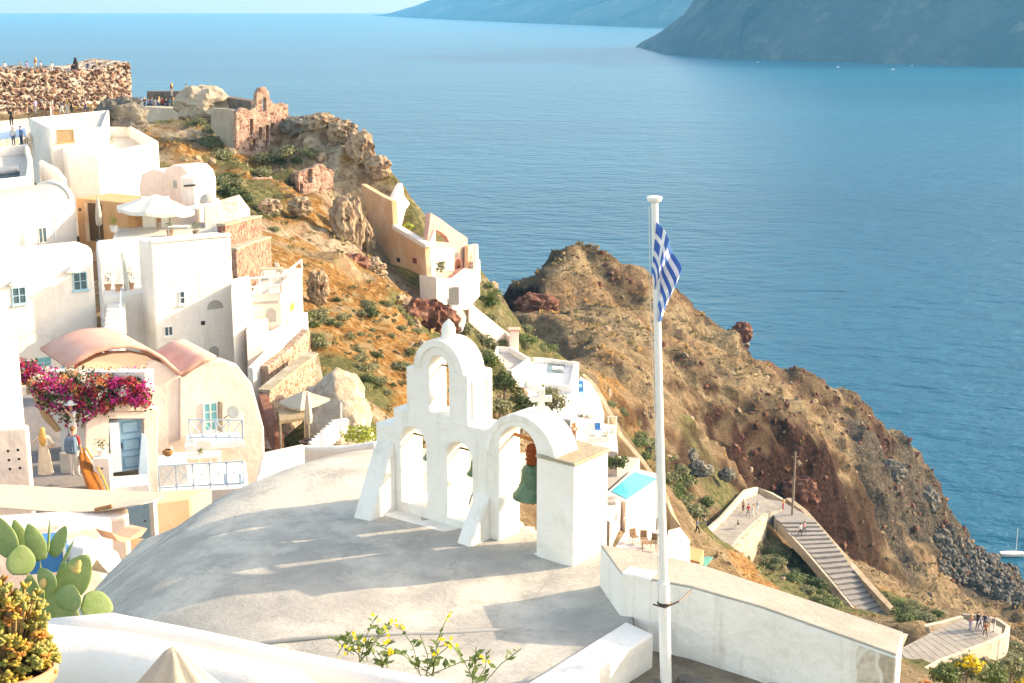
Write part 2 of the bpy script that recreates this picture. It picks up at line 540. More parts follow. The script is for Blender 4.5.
# ------------------------------------------------------------------ land
# survey points: where the ground is seen in the picture and how far out it lies
G = [
    # rim with the castle, ruin and cliff tops
    (0, 112, 186), (100, 110, 184), (40, 100, 195), (160, 128, 166), (200, 128, 162), (250, 166, 148),
    (215, 150, 150), (300, 119, 150), (345, 128, 150), (322, 117, 151), (372, 165, 147), (395, 186, 145), (275, 170, 146), (310, 160, 146),
    # cliff and orange slope under it
    (160, 145, 140), (200, 185, 128), (240, 190, 128), (290, 185, 136), (345, 185, 141), (355, 215, 142), (300, 215, 127),
    (335, 240, 126), (358, 250, 133), (280, 245, 112), (320, 262, 114), (350, 275, 118), (395, 290, 124), (440, 300, 128),
    (325, 300, 100), (360, 320, 101), (415, 325, 116), (445, 318, 124), (340, 350, 90), (390, 360, 96), (425, 345, 101), (320, 380, 80), (370, 400, 85),
    (400, 400, 88), (330, 420, 70), (365, 425, 74),
    # under the pink house and on to the pool terraces
    (470, 300, 136), (490, 300, 146), (505, 312, 160), (490, 330, 140), (475, 350, 118), (500, 345, 138), (535, 345, 152), (500, 400, 112), (450, 420, 92),
    (560, 400, 132), (600, 400, 146), (590, 430, 122), (640, 455, 142), (620, 480, 112), (650, 500, 122), (600, 520, 100), (690, 560, 125),
    # peninsula: near slope
    (520, 310, 200), (560, 320, 200), (560, 360, 168), (600, 350, 186), (600, 385, 165), (640, 400, 172), (640, 330, 215), (620, 290, 233),
    (680, 360, 212), (680, 450, 170), (700, 420, 188), (740, 400, 212), (720, 460, 180), (740, 480, 180),
    # its ridge
    (503, 291, 232), (530, 275, 240), (550, 264, 246), (580, 259, 250), (610, 266, 252), (640, 282, 253), (675, 310, 254), (700, 326, 254), (740, 345, 256), (770, 362, 259),
    (800, 374, 262), (840, 388, 266), (870, 402, 268), (905, 435, 271), (935, 468, 273), (948, 500, 274), (958, 540, 275), (985, 562, 274),
    # shoulder above the red cliff, and its foot
    (735, 412, 203), (775, 432, 207), (800, 441, 210), (818, 452, 213), (862, 464, 222), (750, 400, 212), (880, 440, 246), (840, 420, 248), (780, 400, 240),
    (738, 472, 198), (765, 502, 202), (795, 522, 205), (815, 550, 208), (835, 574, 207), (868, 590, 212), (752, 505, 192), (785, 530, 194),
    (865, 520, 225), (895, 520, 236), (900, 560, 224), (880, 480, 236), (920, 500, 256), (935, 560, 250), (960, 590, 246), (915, 600, 215), (960, 620, 215), (1000, 600, 240), (1018, 580, 266),
    (1024, 640, 190), (1060, 640, 205), (1050, 600, 245), (1100, 620, 230),
    # stairs path and plaza
    (700, 545, 158), (720, 530, 166), (745, 505, 180), (770, 505, 183), (770, 520, 176), (800, 545, 170), (840, 580, 163), (885, 618, 155), (820, 540, 176),
    (745, 560, 152), (770, 590, 140), (820, 600, 148), (840, 625, 141), (900, 648, 133), (960, 642, 133), (990, 628, 139), (985, 655, 128), (930, 612, 152), (960, 612, 148), (1015, 640, 136),
    (910, 600, 165), (1020, 672, 122),
]
SURV = [pt(*g) for g in G]
# levels under the village (hidden by the houses) and under the church
SURV += [Vector(p) for p in [
    (-60, 186, -16), (-90, 186, -17), (-40, 140, -17), (-80, 140, -14), (-30, 115, -17.5), (-50, 110, -17), (-80, 100, -14), (-27, 95, -20.5), (-50, 80, -19),
    (-18, 82, -24), (-34, 72, -22), (-15, 70, -25), (-12, 62, -23), (-25, 55, -20), (-15, 47, -20), (-28, 46, -18), (-11, 55, -23), (-40, 50, -17),
    (-10, 40, -21), (-20, 36, -18), (0, 30, -17), (-10, 25, -15), (0, 12, -13), (-20, 12, -13), (6, 25, -17), (12, 40, -26), (10, 60, -34), (20, 80, -46), (4, 80, -38), (15, 25, -18), (20, 50, -36),
    (35, 100, -60), (30, 110, -57), (50, 110, -66), (22, 100, -50), (60, 90, -60), (12, 8, -12), (35, 20, -32), (80, 120, -85), (70, 60, -60),
    # down to the water on the far side
    (-120, 250, -60), (-80, 245, -55), (-40, 225, -60), (-120, 310, -114), (-60, 300, -114), (-18, 225, -90), (-22, 195, -55), (0, 262, -100), (-10, 300, -114),
    (-12, 175, -50), (-5, 190, -60), (-3, 215, -66),
    (5, 285, -100), (15, 310, -115), (35, 300, -113), (35, 280, -95), (50, 292, -112), (65, 296, -113), (80, 296, -114), (100, 300, -114), (90, 290, -112), (115, 292, -114),
    (140, 300, -116), (150, 260, -114), (175, 230, -116), (160, 200, -113), (130, 150, -105), (190, 150, -116), (150, 100, -112), (200, 80, -116), (120, 60, -100), (140, 330, -118), (0, 340, -118), (-120, 340, -118), (90, 330, -118),
    (-140, 120, -12), (-140, 20, -10), (-140, 200, -18), (210, 20, -116), (100, 5, -80), (210, 340, -118)]]
SP = np.array([[p.x, p.y, p.z] for p in SURV])


def rbf_fit(P, smooth=0.0):
    xy = P[:, :2]
    d = np.sqrt(((xy[:, None] - xy[None]) ** 2).sum(-1) + 1.0)
    n = len(P)
    A = np.zeros((n + 3, n + 3))
    A[:n, :n] = -d + np.eye(n) * smooth
    A[:n, n] = 1; A[:n, n + 1:] = xy; A[n, :n] = 1; A[n + 1:, :n] = xy.T
    w = np.linalg.solve(A, np.r_[P[:, 2], 0, 0, 0])
    return w


def rbf_eval(P, w, x, y):
    out = w[len(P)] + w[len(P) + 1] * x + w[len(P) + 2] * y
    for i in range(len(P)):
        out = out - w[i] * np.sqrt((x - P[i, 0]) ** 2 + (y - P[i, 1]) ** 2 + 1.0)
    return out


GX = np.arange(-135, 205, 0.85)
GY = np.arange(4, 335, 0.85)
XX, YY = np.meshgrid(GX, GY, indexing='ij')
wts = rbf_fit(SP, 0.25)
ZZ = rbf_eval(SP, wts, XX, YY)


def near(px, py, Y, rx, ry=None, x=None, y=None):
    """soft weight round a surveyed spot"""
    c = pt(px, py, Y)
    ry = ry or rx
    return np.clip(1.6 - 1.6 * np.sqrt(((XX - c.x) / rx) ** 2 + ((YY - c.y) / ry) ** 2), 0, 1)


# cut the ground back under floors, pools and walls
DIG = [(15, 112, 170, 12), (55, 112, 170, 12), (95, 112, 170, 10), (35, 112, 160, 10), (75, 112, 160, 10), (372, 225, 141, 5), (385, 240, 138, 6), (400, 250, 135, 6), (415, 262, 132, 6), (430, 280, 131, 6), (455, 290, 135, 7), (505, 362, 128, 8), (545, 372, 130, 9), (550, 395, 126, 8), (585, 400, 128, 8), (597, 440, 117, 8),
       (612, 480, 112, 9), (635, 490, 111, 9), (640, 520, 108, 9), (645, 545, 98, 9), (680, 550, 104, 9), (700, 560, 118, 8), (665, 570, 92, 9)]
# cliffs: rough ground where the survey is steep
gx, gy = np.gradient(ZZ, 0.85)
slope = np.sqrt(gx ** 2 + gy ** 2)
pen = np.clip((YY - 150) / 40, 0, 1) * np.clip((XX + 15) / 15, 0, 1)        # the peninsula
rimc = np.clip(1 - np.abs(XX + 22) / 26, 0, 1) * np.clip((YY - 92) / 25, 0, 1) * np.clip((172 - YY) / 15, 0, 1)   # cliff under the ruin
built = np.clip((130 - YY) / 10, 0, 1) * np.clip((-XX - 14) / 6, 0, 1)     # under the houses
built = np.maximum(built, np.clip((62 - YY) / 8, 0, 1))
path_w = np.zeros_like(XX)
digw = np.zeros_like(XX)
for a in DIG:
    digw = np.maximum(digw, near(*a))
for a in [(735, 516, 172), (728, 522, 169), (742, 509, 176), (712, 537, 162), (700, 545, 158), (720, 530, 166), (745, 507, 180), (775, 517, 178), (800, 545, 170), (840, 580, 163), (885, 618, 155), (900, 648, 133), (960, 642, 133), (990, 628, 139), (930, 648, 132)]:
    path_w = np.maximum(path_w, near(*a, 7))
path_w0 = path_w.copy()
for a in [(560, 400, 132), (600, 400, 146), (590, 430, 122), (620, 480, 112), (540, 380, 140), (640, 480, 125), (460, 290, 137), (430, 240, 140)]:
    path_w = np.maximum(path_w, near(*a, 9))
amp = (0.45 + 0.75 * pen + 1.3 * rimc + np.clip(slope, 0, 1.5) * 0.8) * (1 - 0.85 * built) * (1 - 0.9 * path_w)
big = fbm(XX / 21, YY / 21, octaves=3, seed=3, ridged=True) * 0.6
big = big - big.mean() - 0.25 * pen
mid = fbm(XX / 6.5, YY / 6.5, octaves=4, seed=9) * 0.5
fine = fbm(XX / 1.9, YY / 1.9, octaves=3, seed=21) * 0.30
ZN = ZZ + amp * (big * 1.5 * np.clip(pen + 0.3, 0, 1) + mid * 1.05 + fine)
# broken ledges on the steep parts
led = fbm(XX / 9, YY / 9, octaves=3, seed=40)
q = 3.2
zl = ZN + led * 2.0
step = (np.floor(zl / q) + np.clip(((zl / q) % 1.0) * 2.6 - 0.8, 0, 1)) * q - led * 2.0
lw = np.clip((slope - 0.45) * 1.6, 0, 0.75) * (1 - built) * (1 - path_w) * np.clip(pen + rimc, 0, 1)
ZN = ZN * (1 - lw) + step * lw
ZN = ZN - 2.6 * np.clip(digw * 1.6, 0, 1) - 2.6 * np.clip(path_w0 * 1.8, 0, 1)

ZN = np.maximum(ZN, SEA - 9.5)


def ground(x, y):
    fx = (x - GX[0]) / 0.85
    fy = (y - GY[0]) / 0.85
    i = int(min(max(fx, 0), len(GX) - 2)); j = int(min(max(fy, 0), len(GY) - 2))
    a, b = fx - i, fy - j
    return float((ZN[i, j] * (1 - a) + ZN[i + 1, j] * a) * (1 - b) + (ZN[i, j + 1] * (1 - a) + ZN[i + 1, j + 1] * a) * b)


def hit(px, py, y0=60, y1=320):
    """first ground point along the line of sight"""
    r = ray(px, py)
    Y = y0
    while Y < y1:
        p = r * (Y / r.y)
        if p.z < ground(p.x, p.y):
            return Vector((p.x, p.y, ground(p.x, p.y)))
        Y += 0.5
    return None


nx, ny = XX.shape
dx3 = fbm(XX / 5, YY / 5, ZN / 5, 3, seed=60) * 0.75
dy3 = fbm(XX / 5, YY / 5, ZN / 5, 3, seed=80) * 0.75
sw = np.clip(slope - 0.2, 0, 1) * (1 - built) * (1 - path_w)
VX, VY = XX + dx3 * sw, YY + dy3 * sw
verts = np.stack([VX, VY, ZN], -1).reshape(-1, 3)
idx = np.arange(nx * ny).reshape(nx, ny)
quads = np.stack([idx[:-1, :-1], idx[1:, :-1], idx[1:, 1:], idx[:-1, 1:]], -1).reshape(-1, 4)
me = bpy.data.meshes.new('terrain')
me.vertices.add(len(verts)); me.vertices.foreach_set('co', verts.ravel())
me.loops.add(quads.size); me.loops.foreach_set('vertex_index', quads.ravel())
me.polygons.add(len(quads)); me.polygons.foreach_set('loop_start', np.arange(0, quads.size, 4)); me.polygons.foreach_set('loop_total', np.full(len(quads), 4))
me.polygons.foreach_set('use_smooth', np.ones(len(quads), bool))
me.update(); me.validate()
# what grows or crops out where: R orange dry grass, G green scrub, B red scoria with cliff shade; second layer: R pale rock
orange = np.zeros_like(XX)
for a in [(340, 290, 108, 12), (370, 340, 98, 13), (350, 370, 90, 9), (395, 385, 92, 9), (400, 300, 122, 9), (240, 165, 138, 7), (215, 155, 146, 7), (290, 200, 130, 8), (160, 143, 145, 9), (330, 320, 100, 9),
          (430, 330, 118, 7), (770, 600, 142, 9), (790, 570, 152, 8), (600, 375, 172, 5), (630, 420, 164, 5), (380, 170, 145, 4), (648, 440, 160, 4), (900, 600, 165, 5)]:
    orange = np.maximum(orange, near(*a))
green = np.zeros_like(XX)
for a in [(490, 330, 142, 12), (530, 340, 155, 9), (470, 350, 120, 9), (205, 130, 160, 7), (220, 190, 128, 8), (250, 185, 140, 6), (660, 480, 150, 9), (690, 500, 160, 9), (640, 450, 150, 7), (760, 555, 158, 8),
          (800, 590, 150, 7), (320, 345, 86, 5), (340, 440, 72, 7), (850, 590, 150, 6), (920, 600, 160, 10), (720, 470, 178, 8), (990, 655, 128, 12)]:
    green = np.maximum(green, near(*a))
red = np.zeros_like(XX)
for a in [(745, 450, 202, 9), (770, 465, 205, 11), (800, 480, 209, 11), (822, 505, 211, 11), (848, 550, 208, 10), (700, 345, 250, 9), (735, 360, 251, 8), (745, 375, 246, 8), (810, 395, 256, 11), (665, 300, 252, 8), (870, 420, 260, 10), (508, 285, 232, 8), (590, 268, 246, 8), (545, 272, 240, 8), (620, 300, 236, 5), (690, 400, 215, 6), (720, 420, 204, 7)]:
    red = np.maximum(red, near(*a))
dark = np.zeros_like(XX)
for a in [(900, 480, 250, 18), (930, 540, 258, 20), (960, 590, 250, 16), (1010, 590, 262, 22), (890, 540, 228, 10), (880, 430, 262, 8)]:
    dark = np.maximum(dark, near(*a))
pale = rimc * 0.9
for a in [(300, 230, 120, 9), (270, 170, 140, 8), (330, 245, 122, 9), (290, 150, 146, 8), (200, 150, 150, 7), (420, 300, 120, 7), (395, 350, 99, 5), (345, 330, 96, 5), (360, 300, 108, 6), (385, 300, 116, 6), (340, 390, 80, 5)]:
    pale = np.maximum(pale, near(*a))
wob = fbm(XX / 7, YY / 7, octaves=4, seed=101) * 0.5
for nm, (a, b, c) in {'cover': (orange, green, red), 'rock': (pale, dark, built)}.items():
    ca = me.color_attributes.new(nm, 'FLOAT_COLOR', 'POINT')
    arr = np.stack([np.clip(q_ * 1.25 + wob * (q_ > 0) * (1.5 if nm == 'cover' and q_ is orange else 0.9), 0, 1) for q_ in (a, b, c)] + [np.ones_like(XX)], -1).astype(np.float32)
    ca.data.foreach_set('color', arr.ravel())
terrain = bpy.data.objects.new('terrain', me)
COL.objects.link(terrain)
structure(terrain)


def terrain_material():
    m = bpy.data.materials.new('hillside_ground')
    m.use_nodes = True
    nt = m.node_tree
    N = nt.nodes.new
    L = nt.links.new
    b = nt.nodes['Principled BSDF']
    b.inputs['Roughness'].default_value = 0.95
    b.inputs['Specular IOR Level'].default_value = 0.1
    tc = N('ShaderNodeTexCoord')
    geo = N('ShaderNodeNewGeometry')

    def noise(sc, det=8, rough=0.65):
        n = N('ShaderNodeTexNoise'); n.inputs['Scale'].default_value = sc; n.inputs['Detail'].default_value = det; n.inputs['Roughness'].default_value = rough
        L(tc.outputs['Object'], n.inputs['Vector'])
        return n.outputs['Fac']

    def ramp(f, stops):
        r = N('ShaderNodeValToRGB')
        while len(r.color_ramp.elements) < len(stops):
            r.color_ramp.elements.new(0.5)
        for e, (p, c) in zip(r.color_ramp.elements, stops):
            e.position = p; e.color = (*c, 1) if len(c) == 3 else c
        L(f, r.inputs['Fac'])
        return r.outputs['Color']

    def mix(f, a, c, mode='MIX'):
        x = N('ShaderNodeMixRGB'); x.blend_type = mode
        for s, v in ((x.inputs['Fac'], f), (x.inputs['Color1'], a), (x.inputs['Color2'], c)):
            if isinstance(v, (int, float)):
                s.default_value = v
            elif isinstance(v, tuple):
                s.default_value = (*v, 1)
            else:
                L(v, s)
        return x.outputs['Color']

    def math_(op, a, c=0.0):
        x = N('ShaderNodeMath'); x.operation = op; x.use_clamp = True
        for s, v in ((x.inputs[0], a), (x.inputs[1], c)):
            if isinstance(v, (int, float)):
                s.default_value = v
            else:
                L(v, s)
        return x.outputs[0]

    def sep(c):
        s = N('ShaderNodeSeparateColor'); L(c, s.inputs[0]); return s.outputs

    a1 = N('ShaderNodeVertexColor'); a1.layer_name = 'cover'
    a2 = N('ShaderNodeVertexColor'); a2.layer_name = 'rock'
    cov, rk = sep(a1.outputs['Color']), sep(a2.outputs['Color'])
    n_big, n_mid, n_fine, n_tiny = noise(0.09), noise(0.45), noise(1.6, 10, 0.7), noise(5.0, 8, 0.75)
    # dry grass hillside
    dry = ramp(n_mid, [(0.34, (0.17, 0.13, 0.08)), (0.46, (0.31, 0.235, 0.145)), (0.62, (0.44, 0.345, 0.215))])
    dry = mix(ramp(n_fine, [(0.54, (0, 0, 0)), (0.62, (0.9, 0.9, 0.9))]), dry, (0.16, 0.105, 0.062))
    dry = mix(math_('MULTIPLY', ramp(n_big, [(0.48, (0, 0, 0)), (0.58, (1, 1, 1))]), 0.4), dry, (0.29, 0.155, 0.09))
    dry = mix(math_('MULTIPLY', ramp(n_tiny, [(0.55, (0, 0, 0)), (0.61, (1, 1, 1))]), 0.7), dry, (0.085, 0.08, 0.038))
    # orange dried spurge
    org = ramp(n_fine, [(0.34, (0.15, 0.09, 0.045)), (0.44, (0.32, 0.155, 0.05)), (0.53, (0.44, 0.245, 0.09)), (0.60, (0.50, 0.37, 0.21)), (0.68, (0.52, 0.45, 0.33))])
    org = mix(ramp(n_mid, [(0.56, (0, 0, 0)), (0.64, (0.8, 0.8, 0.8))]), org, (0.36, 0.32, 0.20))
    grn = ramp(n_fine, [(0.34, (0.07, 0.085, 0.03)), (0.5, (0.16, 0.17, 0.075)), (0.66, (0.33, 0.27, 0.13))])
    scor = ramp(n_fine, [(0.30, (0.012, 0.006, 0.005)), (0.5, (0.042, 0.017, 0.013)), (0.7, (0.11, 0.05, 0.036))])  # dark red scoria, lowered further so its colour also carries the cliffs' shade
    scor = mix(ramp(n_tiny, [(0.58, (0, 0, 0)), (0.64, (0.6, 0.6, 0.6))]), scor, (0.22, 0.12, 0.08))
    pal = ramp(n_fine, [(0.30, (0.13, 0.075, 0.05)), (0.40, (0.36, 0.27, 0.18)), (0.54, (0.58, 0.48, 0.35)), (0.70, (0.66, 0.60, 0.48))])
    pal = mix(math_('MULTIPLY', ramp(n_mid, [(0.52, (0, 0, 0)), (0.62, (1, 1, 1))]), 0.7), pal, (0.34, 0.17, 0.09))
    lava = ramp(n_fine, [(0.32, (0.035, 0.033, 0.03)), (0.5, (0.10, 0.085, 0.07)), (0.62, (0.19, 0.15, 0.11)), (0.72, (0.16, 0.15, 0.07))])

    def m_(mask, lo=0.35, hi=0.75):
        # ragged mask edge
        f = N('ShaderNodeMath'); f.operation = 'MULTIPLY_ADD'
        L(n_fine, f.inputs[0]); f.inputs[1].default_value = 0.9
        g = N('ShaderNodeMath'); g.operation = 'SUBTRACT'; L(mask, g.inputs[0]); g.inputs[1].default_value = 0.45
        L(g.outputs[0], f.inputs[2])
        return ramp(f.outputs[0], [(lo, (0, 0, 0)), (hi, (1, 1, 1))])
    col = mix(m_(rk[0], 0.30, 0.6), dry, pal)
    col = mix(m_(rk[1]), col, lava)
    nz = N('ShaderNodeSeparateXYZ'); L(geo.outputs['Normal'], nz.inputs[0])
    steep = ramp(nz.outputs['Z'], [(0.48, (1, 1, 1)), (0.68, (0, 0, 0))])
    # bare faces where the ground is too steep for grass
    bare = mix(m_(rk[0], 0.30, 0.6), mix(rk[1], scor, lava), pal)
    col = mix(math_('MULTIPLY', steep, 0.85), col, bare)
    col = mix(m_(cov[2]), col, mix(math_('MULTIPLY', steep, 1.0), mix(0.55, dry, scor), scor))
    flat = math_('SUBTRACT', 1.0, math_('MULTIPLY', steep, 0.75))
    col = mix(math_('MULTIPLY', m_(cov[0], 0.25, 0.55), flat), col, org)
    col = mix(math_('MULTIPLY', m_(cov[1], 0.25, 0.6), flat), col, grn)
    L(col, b.inputs['Base Color'])
    bp = N('ShaderNodeBump'); bp.inputs['Distance'].default_value = 0.9; bp.inputs['Strength'].default_value = 1.0
    # cracks and ledges in the rock
    vo = N('ShaderNodeTexVoronoi'); vo.feature = 'DISTANCE_TO_EDGE'; vo.inputs['Scale'].default_value = 0.55
    wv = N('ShaderNodeMixRGB'); wv.blend_type = 'ADD'; wv.inputs['Fac'].default_value = 0.9
    nzc = N('ShaderNodeTexNoise'); nzc.inputs['Scale'].default_value = 0.8; nzc.inputs['Detail'].default_value = 6
    L(tc.outputs['Object'], nzc.inputs['Vector']); L(tc.outputs['Object'], wv.inputs['Color1']); L(nzc.outputs['Color'], wv.inputs['Color2']); L(wv.outputs[0], vo.inputs['Vector'])
    hh = N('ShaderNodeMath'); hh.operation = 'MULTIPLY_ADD'; L(ramp(vo.outputs['Distance'], [(0.0, (0, 0, 0)), (0.12, (1, 1, 1))]), hh.inputs[0]); hh.inputs[1].default_value = 0.5; L(n_fine, hh.inputs[2])
    L(hh.outputs[0], bp.inputs['Height'])
    bp2 = N('ShaderNodeBump'); bp2.inputs['Distance'].default_value = 0.35
    L(n_tiny, bp2.inputs['Height']); L(bp.outputs['Normal'], bp2.inputs['Normal'])
    L(bp2.outputs['Normal'], b.inputs['Normal'])
    return m


me.materials.append(terrain_material())


# ------------------------------------------------------------------ sea
def sea_material():
    m = bpy.data.materials.new('sea_water')
    m.use_nodes = True
    nt = m.node_tree
    b = nt.nodes['Principled BSDF']
    b.inputs['Roughness'].default_value = 0.3
    b.inputs['Specular IOR Level'].default_value = 0.11
    b.inputs['IOR'].default_value = 1.333
    tc = nt.nodes.new('ShaderNodeTexCoord')
    # broad wind lanes
    mp = nt.nodes.new('ShaderNodeMapping'); mp.inputs['Scale'].default_value = (0.0009, 0.0022, 1)
    nt.links.new(tc.outputs['Object'], mp.inputs['Vector'])
    n = nt.nodes.new('ShaderNodeTexNoise'); n.inputs['Scale'].default_value = 1.0; n.inputs['Detail'].default_value = 5
    nt.links.new(mp.outputs[0], n.inputs['Vector'])
    cr = nt.nodes.new('ShaderNodeValToRGB')
    cr.color_ramp.elements[0].position = 0.35; cr.color_ramp.elements[0].color = (0.0, 0.075, 0.140, 1)
    cr.color_ramp.elements[1].position = 0.7; cr.color_ramp.elements[1].color = (0.0, 0.102, 0.178, 1)
    nt.links.new(n.outputs['Fac'], cr.inputs['Fac'])
    nt.links.new(cr.outputs[0], b.inputs['Base Color'])
    prev = None
    for sc, dist, det in ((0.03, 3.0, 3), (0.12, 1.6, 4), (0.45, 0.6, 3)):
        mp = nt.nodes.new('ShaderNodeMapping'); mp.inputs['Scale'].default_value = (sc * 0.6, sc, sc); mp.inputs['Rotation'].default_value = (0, 0, 0.5)
        nt.links.new(tc.outputs['Object'], mp.inputs['Vector'])
        w = nt.nodes.new('ShaderNodeTexNoise'); w.inputs['Scale'].default_value = 1.0; w.inputs['Detail'].default_value = det; w.inputs['Roughness'].default_value = 0.6
        nt.links.new(mp.outputs[0], w.inputs['Vector'])
        bp = nt.nodes.new('ShaderNodeBump'); bp.inputs['Distance'].default_value = dist; bp.inputs['Strength'].default_value = 1.0
        nt.links.new(w.outputs['Fac'], bp.inputs['Height'])
        if prev:
            nt.links.new(prev, bp.inputs['Normal'])
        prev = bp.outputs['Normal']
    nt.links.new(prev, b.inputs['Normal'])
    return m


mb = MB()
ys = [-200, 100, 300, 700, 1500, 3000, 6000, 9000, 12500]
xs = [-14000, -5000, -1500, -400, 0, 400, 1500, 5000, 14000]
vs = [(x, y, SEA) for y in ys for x in xs]
k = len(xs)
mb.add(vs, [(j * k + i, j * k + i + 1, (j + 1) * k + i + 1, (j + 1) * k + i) for j in range(len(ys) - 1) for i in range(k - 1)])
sea = structure(mb.build('sea', sea_material()))


# ------------------------------------------------------------------ far shores
def far_shore(name, line, height, depth, seed, m, cell):
    """a cliff coast along a waterline (plan points), rising inland"""
    P = [Vector(p) for p in line]
    seg = [0.0]
    for a, b_ in zip(P, P[1:]):
        seg.append(seg[-1] + (b_ - a).length)
    nu = int(seg[-1] / cell); nv = int(depth / cell * 1.3)
    pts = np.zeros((nu + 1, nv + 1, 3))
    for i in range(nu + 1):
        s = seg[-1] * i / nu
        j = max(q_ for q_ in range(len(P) - 1) if seg[q_] <= s + 1e-6)
        t = (s - seg[j]) / (seg[j + 1] - seg[j])
        p = P[j].lerp(P[j + 1], t)
        d = (P[j + 1] - P[j]).normalized()
        nrm = Vector((-d.y, d.x, 0))
        for v_ in range(nv + 1):
            q_ = p + nrm * (depth * v_ / nv)
            pts[i, v_] = (q_.x, q_.y, v_ / nv)
    X_, Y_, T = pts[..., 0], pts[..., 1], pts[..., 2]
    sg = np.linspace(0, 1, nu + 1)[:, None]
    env = height[0] + (height[1] - height[0]) * np.clip(sg / height[2], 0, 1) ** 0.8
    prof = np.interp(T, [0, 0.02, 0.16, 0.36, 0.44, 0.62, 1.0], [-0.05, 0.06, 0.36, 0.70, 0.92, 1.0, 0.9])
    Z = env * prof
    r = fbm(X_ / (cell * 22), Y_ / (cell * 22), octaves=5, seed=seed, ridged=True)
    r2 = fbm(X_ / (cell * 5), Y_ / (cell * 5), octaves=3, seed=seed + 5, ridged=True)
    Z = Z * (1 + 0.16 * r) + r2 * env * 0.035 * np.clip(T * 8, 0, 1) + SEA
    sh = fbm(X_ / (cell * 14), Y_ / (cell * 14), Z / (cell * 14), 4, seed=seed + 9, ridged=True)
    Y_ = Y_ - sh * cell * 2.8 * np.clip(T * 10, 0, 1)
    vs_ = np.stack([X_, Y_, Z], -1).reshape(-1, 3)
    id_ = np.arange((nu + 1) * (nv + 1)).reshape(nu + 1, nv + 1)
    q4 = np.stack([id_[:-1, :-1], id_[1:, :-1], id_[1:, 1:], id_[:-1, 1:]], -1).reshape(-1, 4)
    mb_ = MB()
    mb_.v = [Vector(v_) for v_ in vs_]; mb_.f = [tuple(int(z) for z in f) for f in q4]
    return structure(mb_.build(name, m, smooth=True))


FARROCK = mat('far_cliff_rock', (0.065, 0.06, 0.055), 0.95, (0.014, 0.016, 0.018), 0.012, 6.0, 0.03, 0.1, col3=(0.13, 0.11, 0.09), scale3=0.006, w3=0.42)
base1 = [atz(632, 47, SEA), atz(660, 54, SEA), atz(720, 59, SEA), atz(860, 63, SEA), atz(1040, 68, SEA), atz(1250, 68, SEA)]
far_shore('far_cliffs', base1, (170, 360, 0.12), 900, 5, FARROCK, 14)
base2 = [atz(370, 15.5, SEA), atz(410, 18, SEA), atz(520, 23, SEA), atz(640, 27.5, SEA), atz(760, 30, SEA)]
far_shore('distant_headland', base2, (50, 300, 0.2), 1800, 15, FARROCK, 40)

# ------------------------------------------------------------------ air
hz = bpy.data.materials.new('sea_haze')
hz.use_nodes = True
for n_ in list(hz.node_tree.nodes):
    if n_.type == 'BSDF_PRINCIPLED':
        hz.node_tree.nodes.remove(n_)
pv = hz.node_tree.nodes.new('ShaderNodeVolumePrincipled')
pv.inputs['Color'].default_value = (0.11, 0.55, 0.95, 1)
pv.inputs['Density'].default_value = 0.8e-4
pv.inputs['Anisotropy'].default_value = 0.25
hz.node_tree.links.new(pv.outputs[0], hz.node_tree.nodes['Material Output'].inputs['Volume'])
mb = MB()
mb.box((0, 6150, 112), (30000, 13000, 466))
haze = stuff(mb.build('haze', hz))

# ------------------------------------------------------------------ church roof
RZ = -9.2
CH = [(571, 572, 22.0), (355, 511, 25.0), (330, 450, 27.2), (250, 476, 26.6), (200, 508, 25.6), (140, 546, 24.5), (90, 582, 23.4), (270, 500, 25.2), (400, 560, 22.3),
      (240, 595, 21.0), (300, 640, 19.2), (500, 625, 19.9), (620, 603, 20.4), (110, 602, 21.8), (470, 540, 22.9), (420, 500, 24.8), (600, 552, 22.2), (375, 447, 28.0), (520, 660, 18.7), (420, 600, 20.8), (180, 620, 20.5)]
CP = [pt(*g) for g in CH] + [Vector(p) for p in [(-7.6, 24.6, -11.2), (-7.4, 27.5, -11.0), (-5.0, 29.5, -10.4), (-2.5, 30.3, -9.7), (0.5, 29, -9.6), (-8.4, 22, -11.6), (2.3, 26, -9.6), (-7.6, 20.5, -10.6), (-4, 17.5, -9.35), (-1.0, 17, -9.2)]]
CA = np.array([[p.x, p.y, p.z] for p in CP])
cw_ = rbf_fit(CA, 0.6)
cgx = np.arange(-8.2, 2.35, 0.2); cgy = np.arange(16.6, 29.7, 0.2)
CX, CY = np.meshgrid(cgx, cgy, indexing='ij')
CZ = rbf_eval(CA, cw_, CX, CY) + fbm(CX / 1.6, CY / 1.6, octaves=4, seed=5) * 0.03
# the roof ends behind the tower: fold the sheet down there
_u = (CX - 1.025) * -0.78 + (CY - 22.0) * 0.626
_v = (CX - 1.025) * 0.626 + (CY - 22.0) * 0.78
_f = np.clip(_v - 1.05, 0, None) * (_u < 5.0) * (_u > -0.6)
CX = CX - 0.626 * _f * 0.97
CY = CY - 0.78 * _f * 0.97
CZ = CZ - np.clip(_f * 12, 0, 4)
# and along the kerb above the flagpole yard
_k = (CX - 0.47) * (19.6 - 17.2) - (CY - 17.2) * (2.1 - 0.47)
_k = np.clip(_k / 2.9 + 0.16, 0, None) * (CY < 19.75)
CZ = CZ - np.clip(_k * 30, 0, 3.0)


def roof_z(x, y):
    return float(rbf_eval(CA, cw_, np.array([x]), np.array([y]))[0])


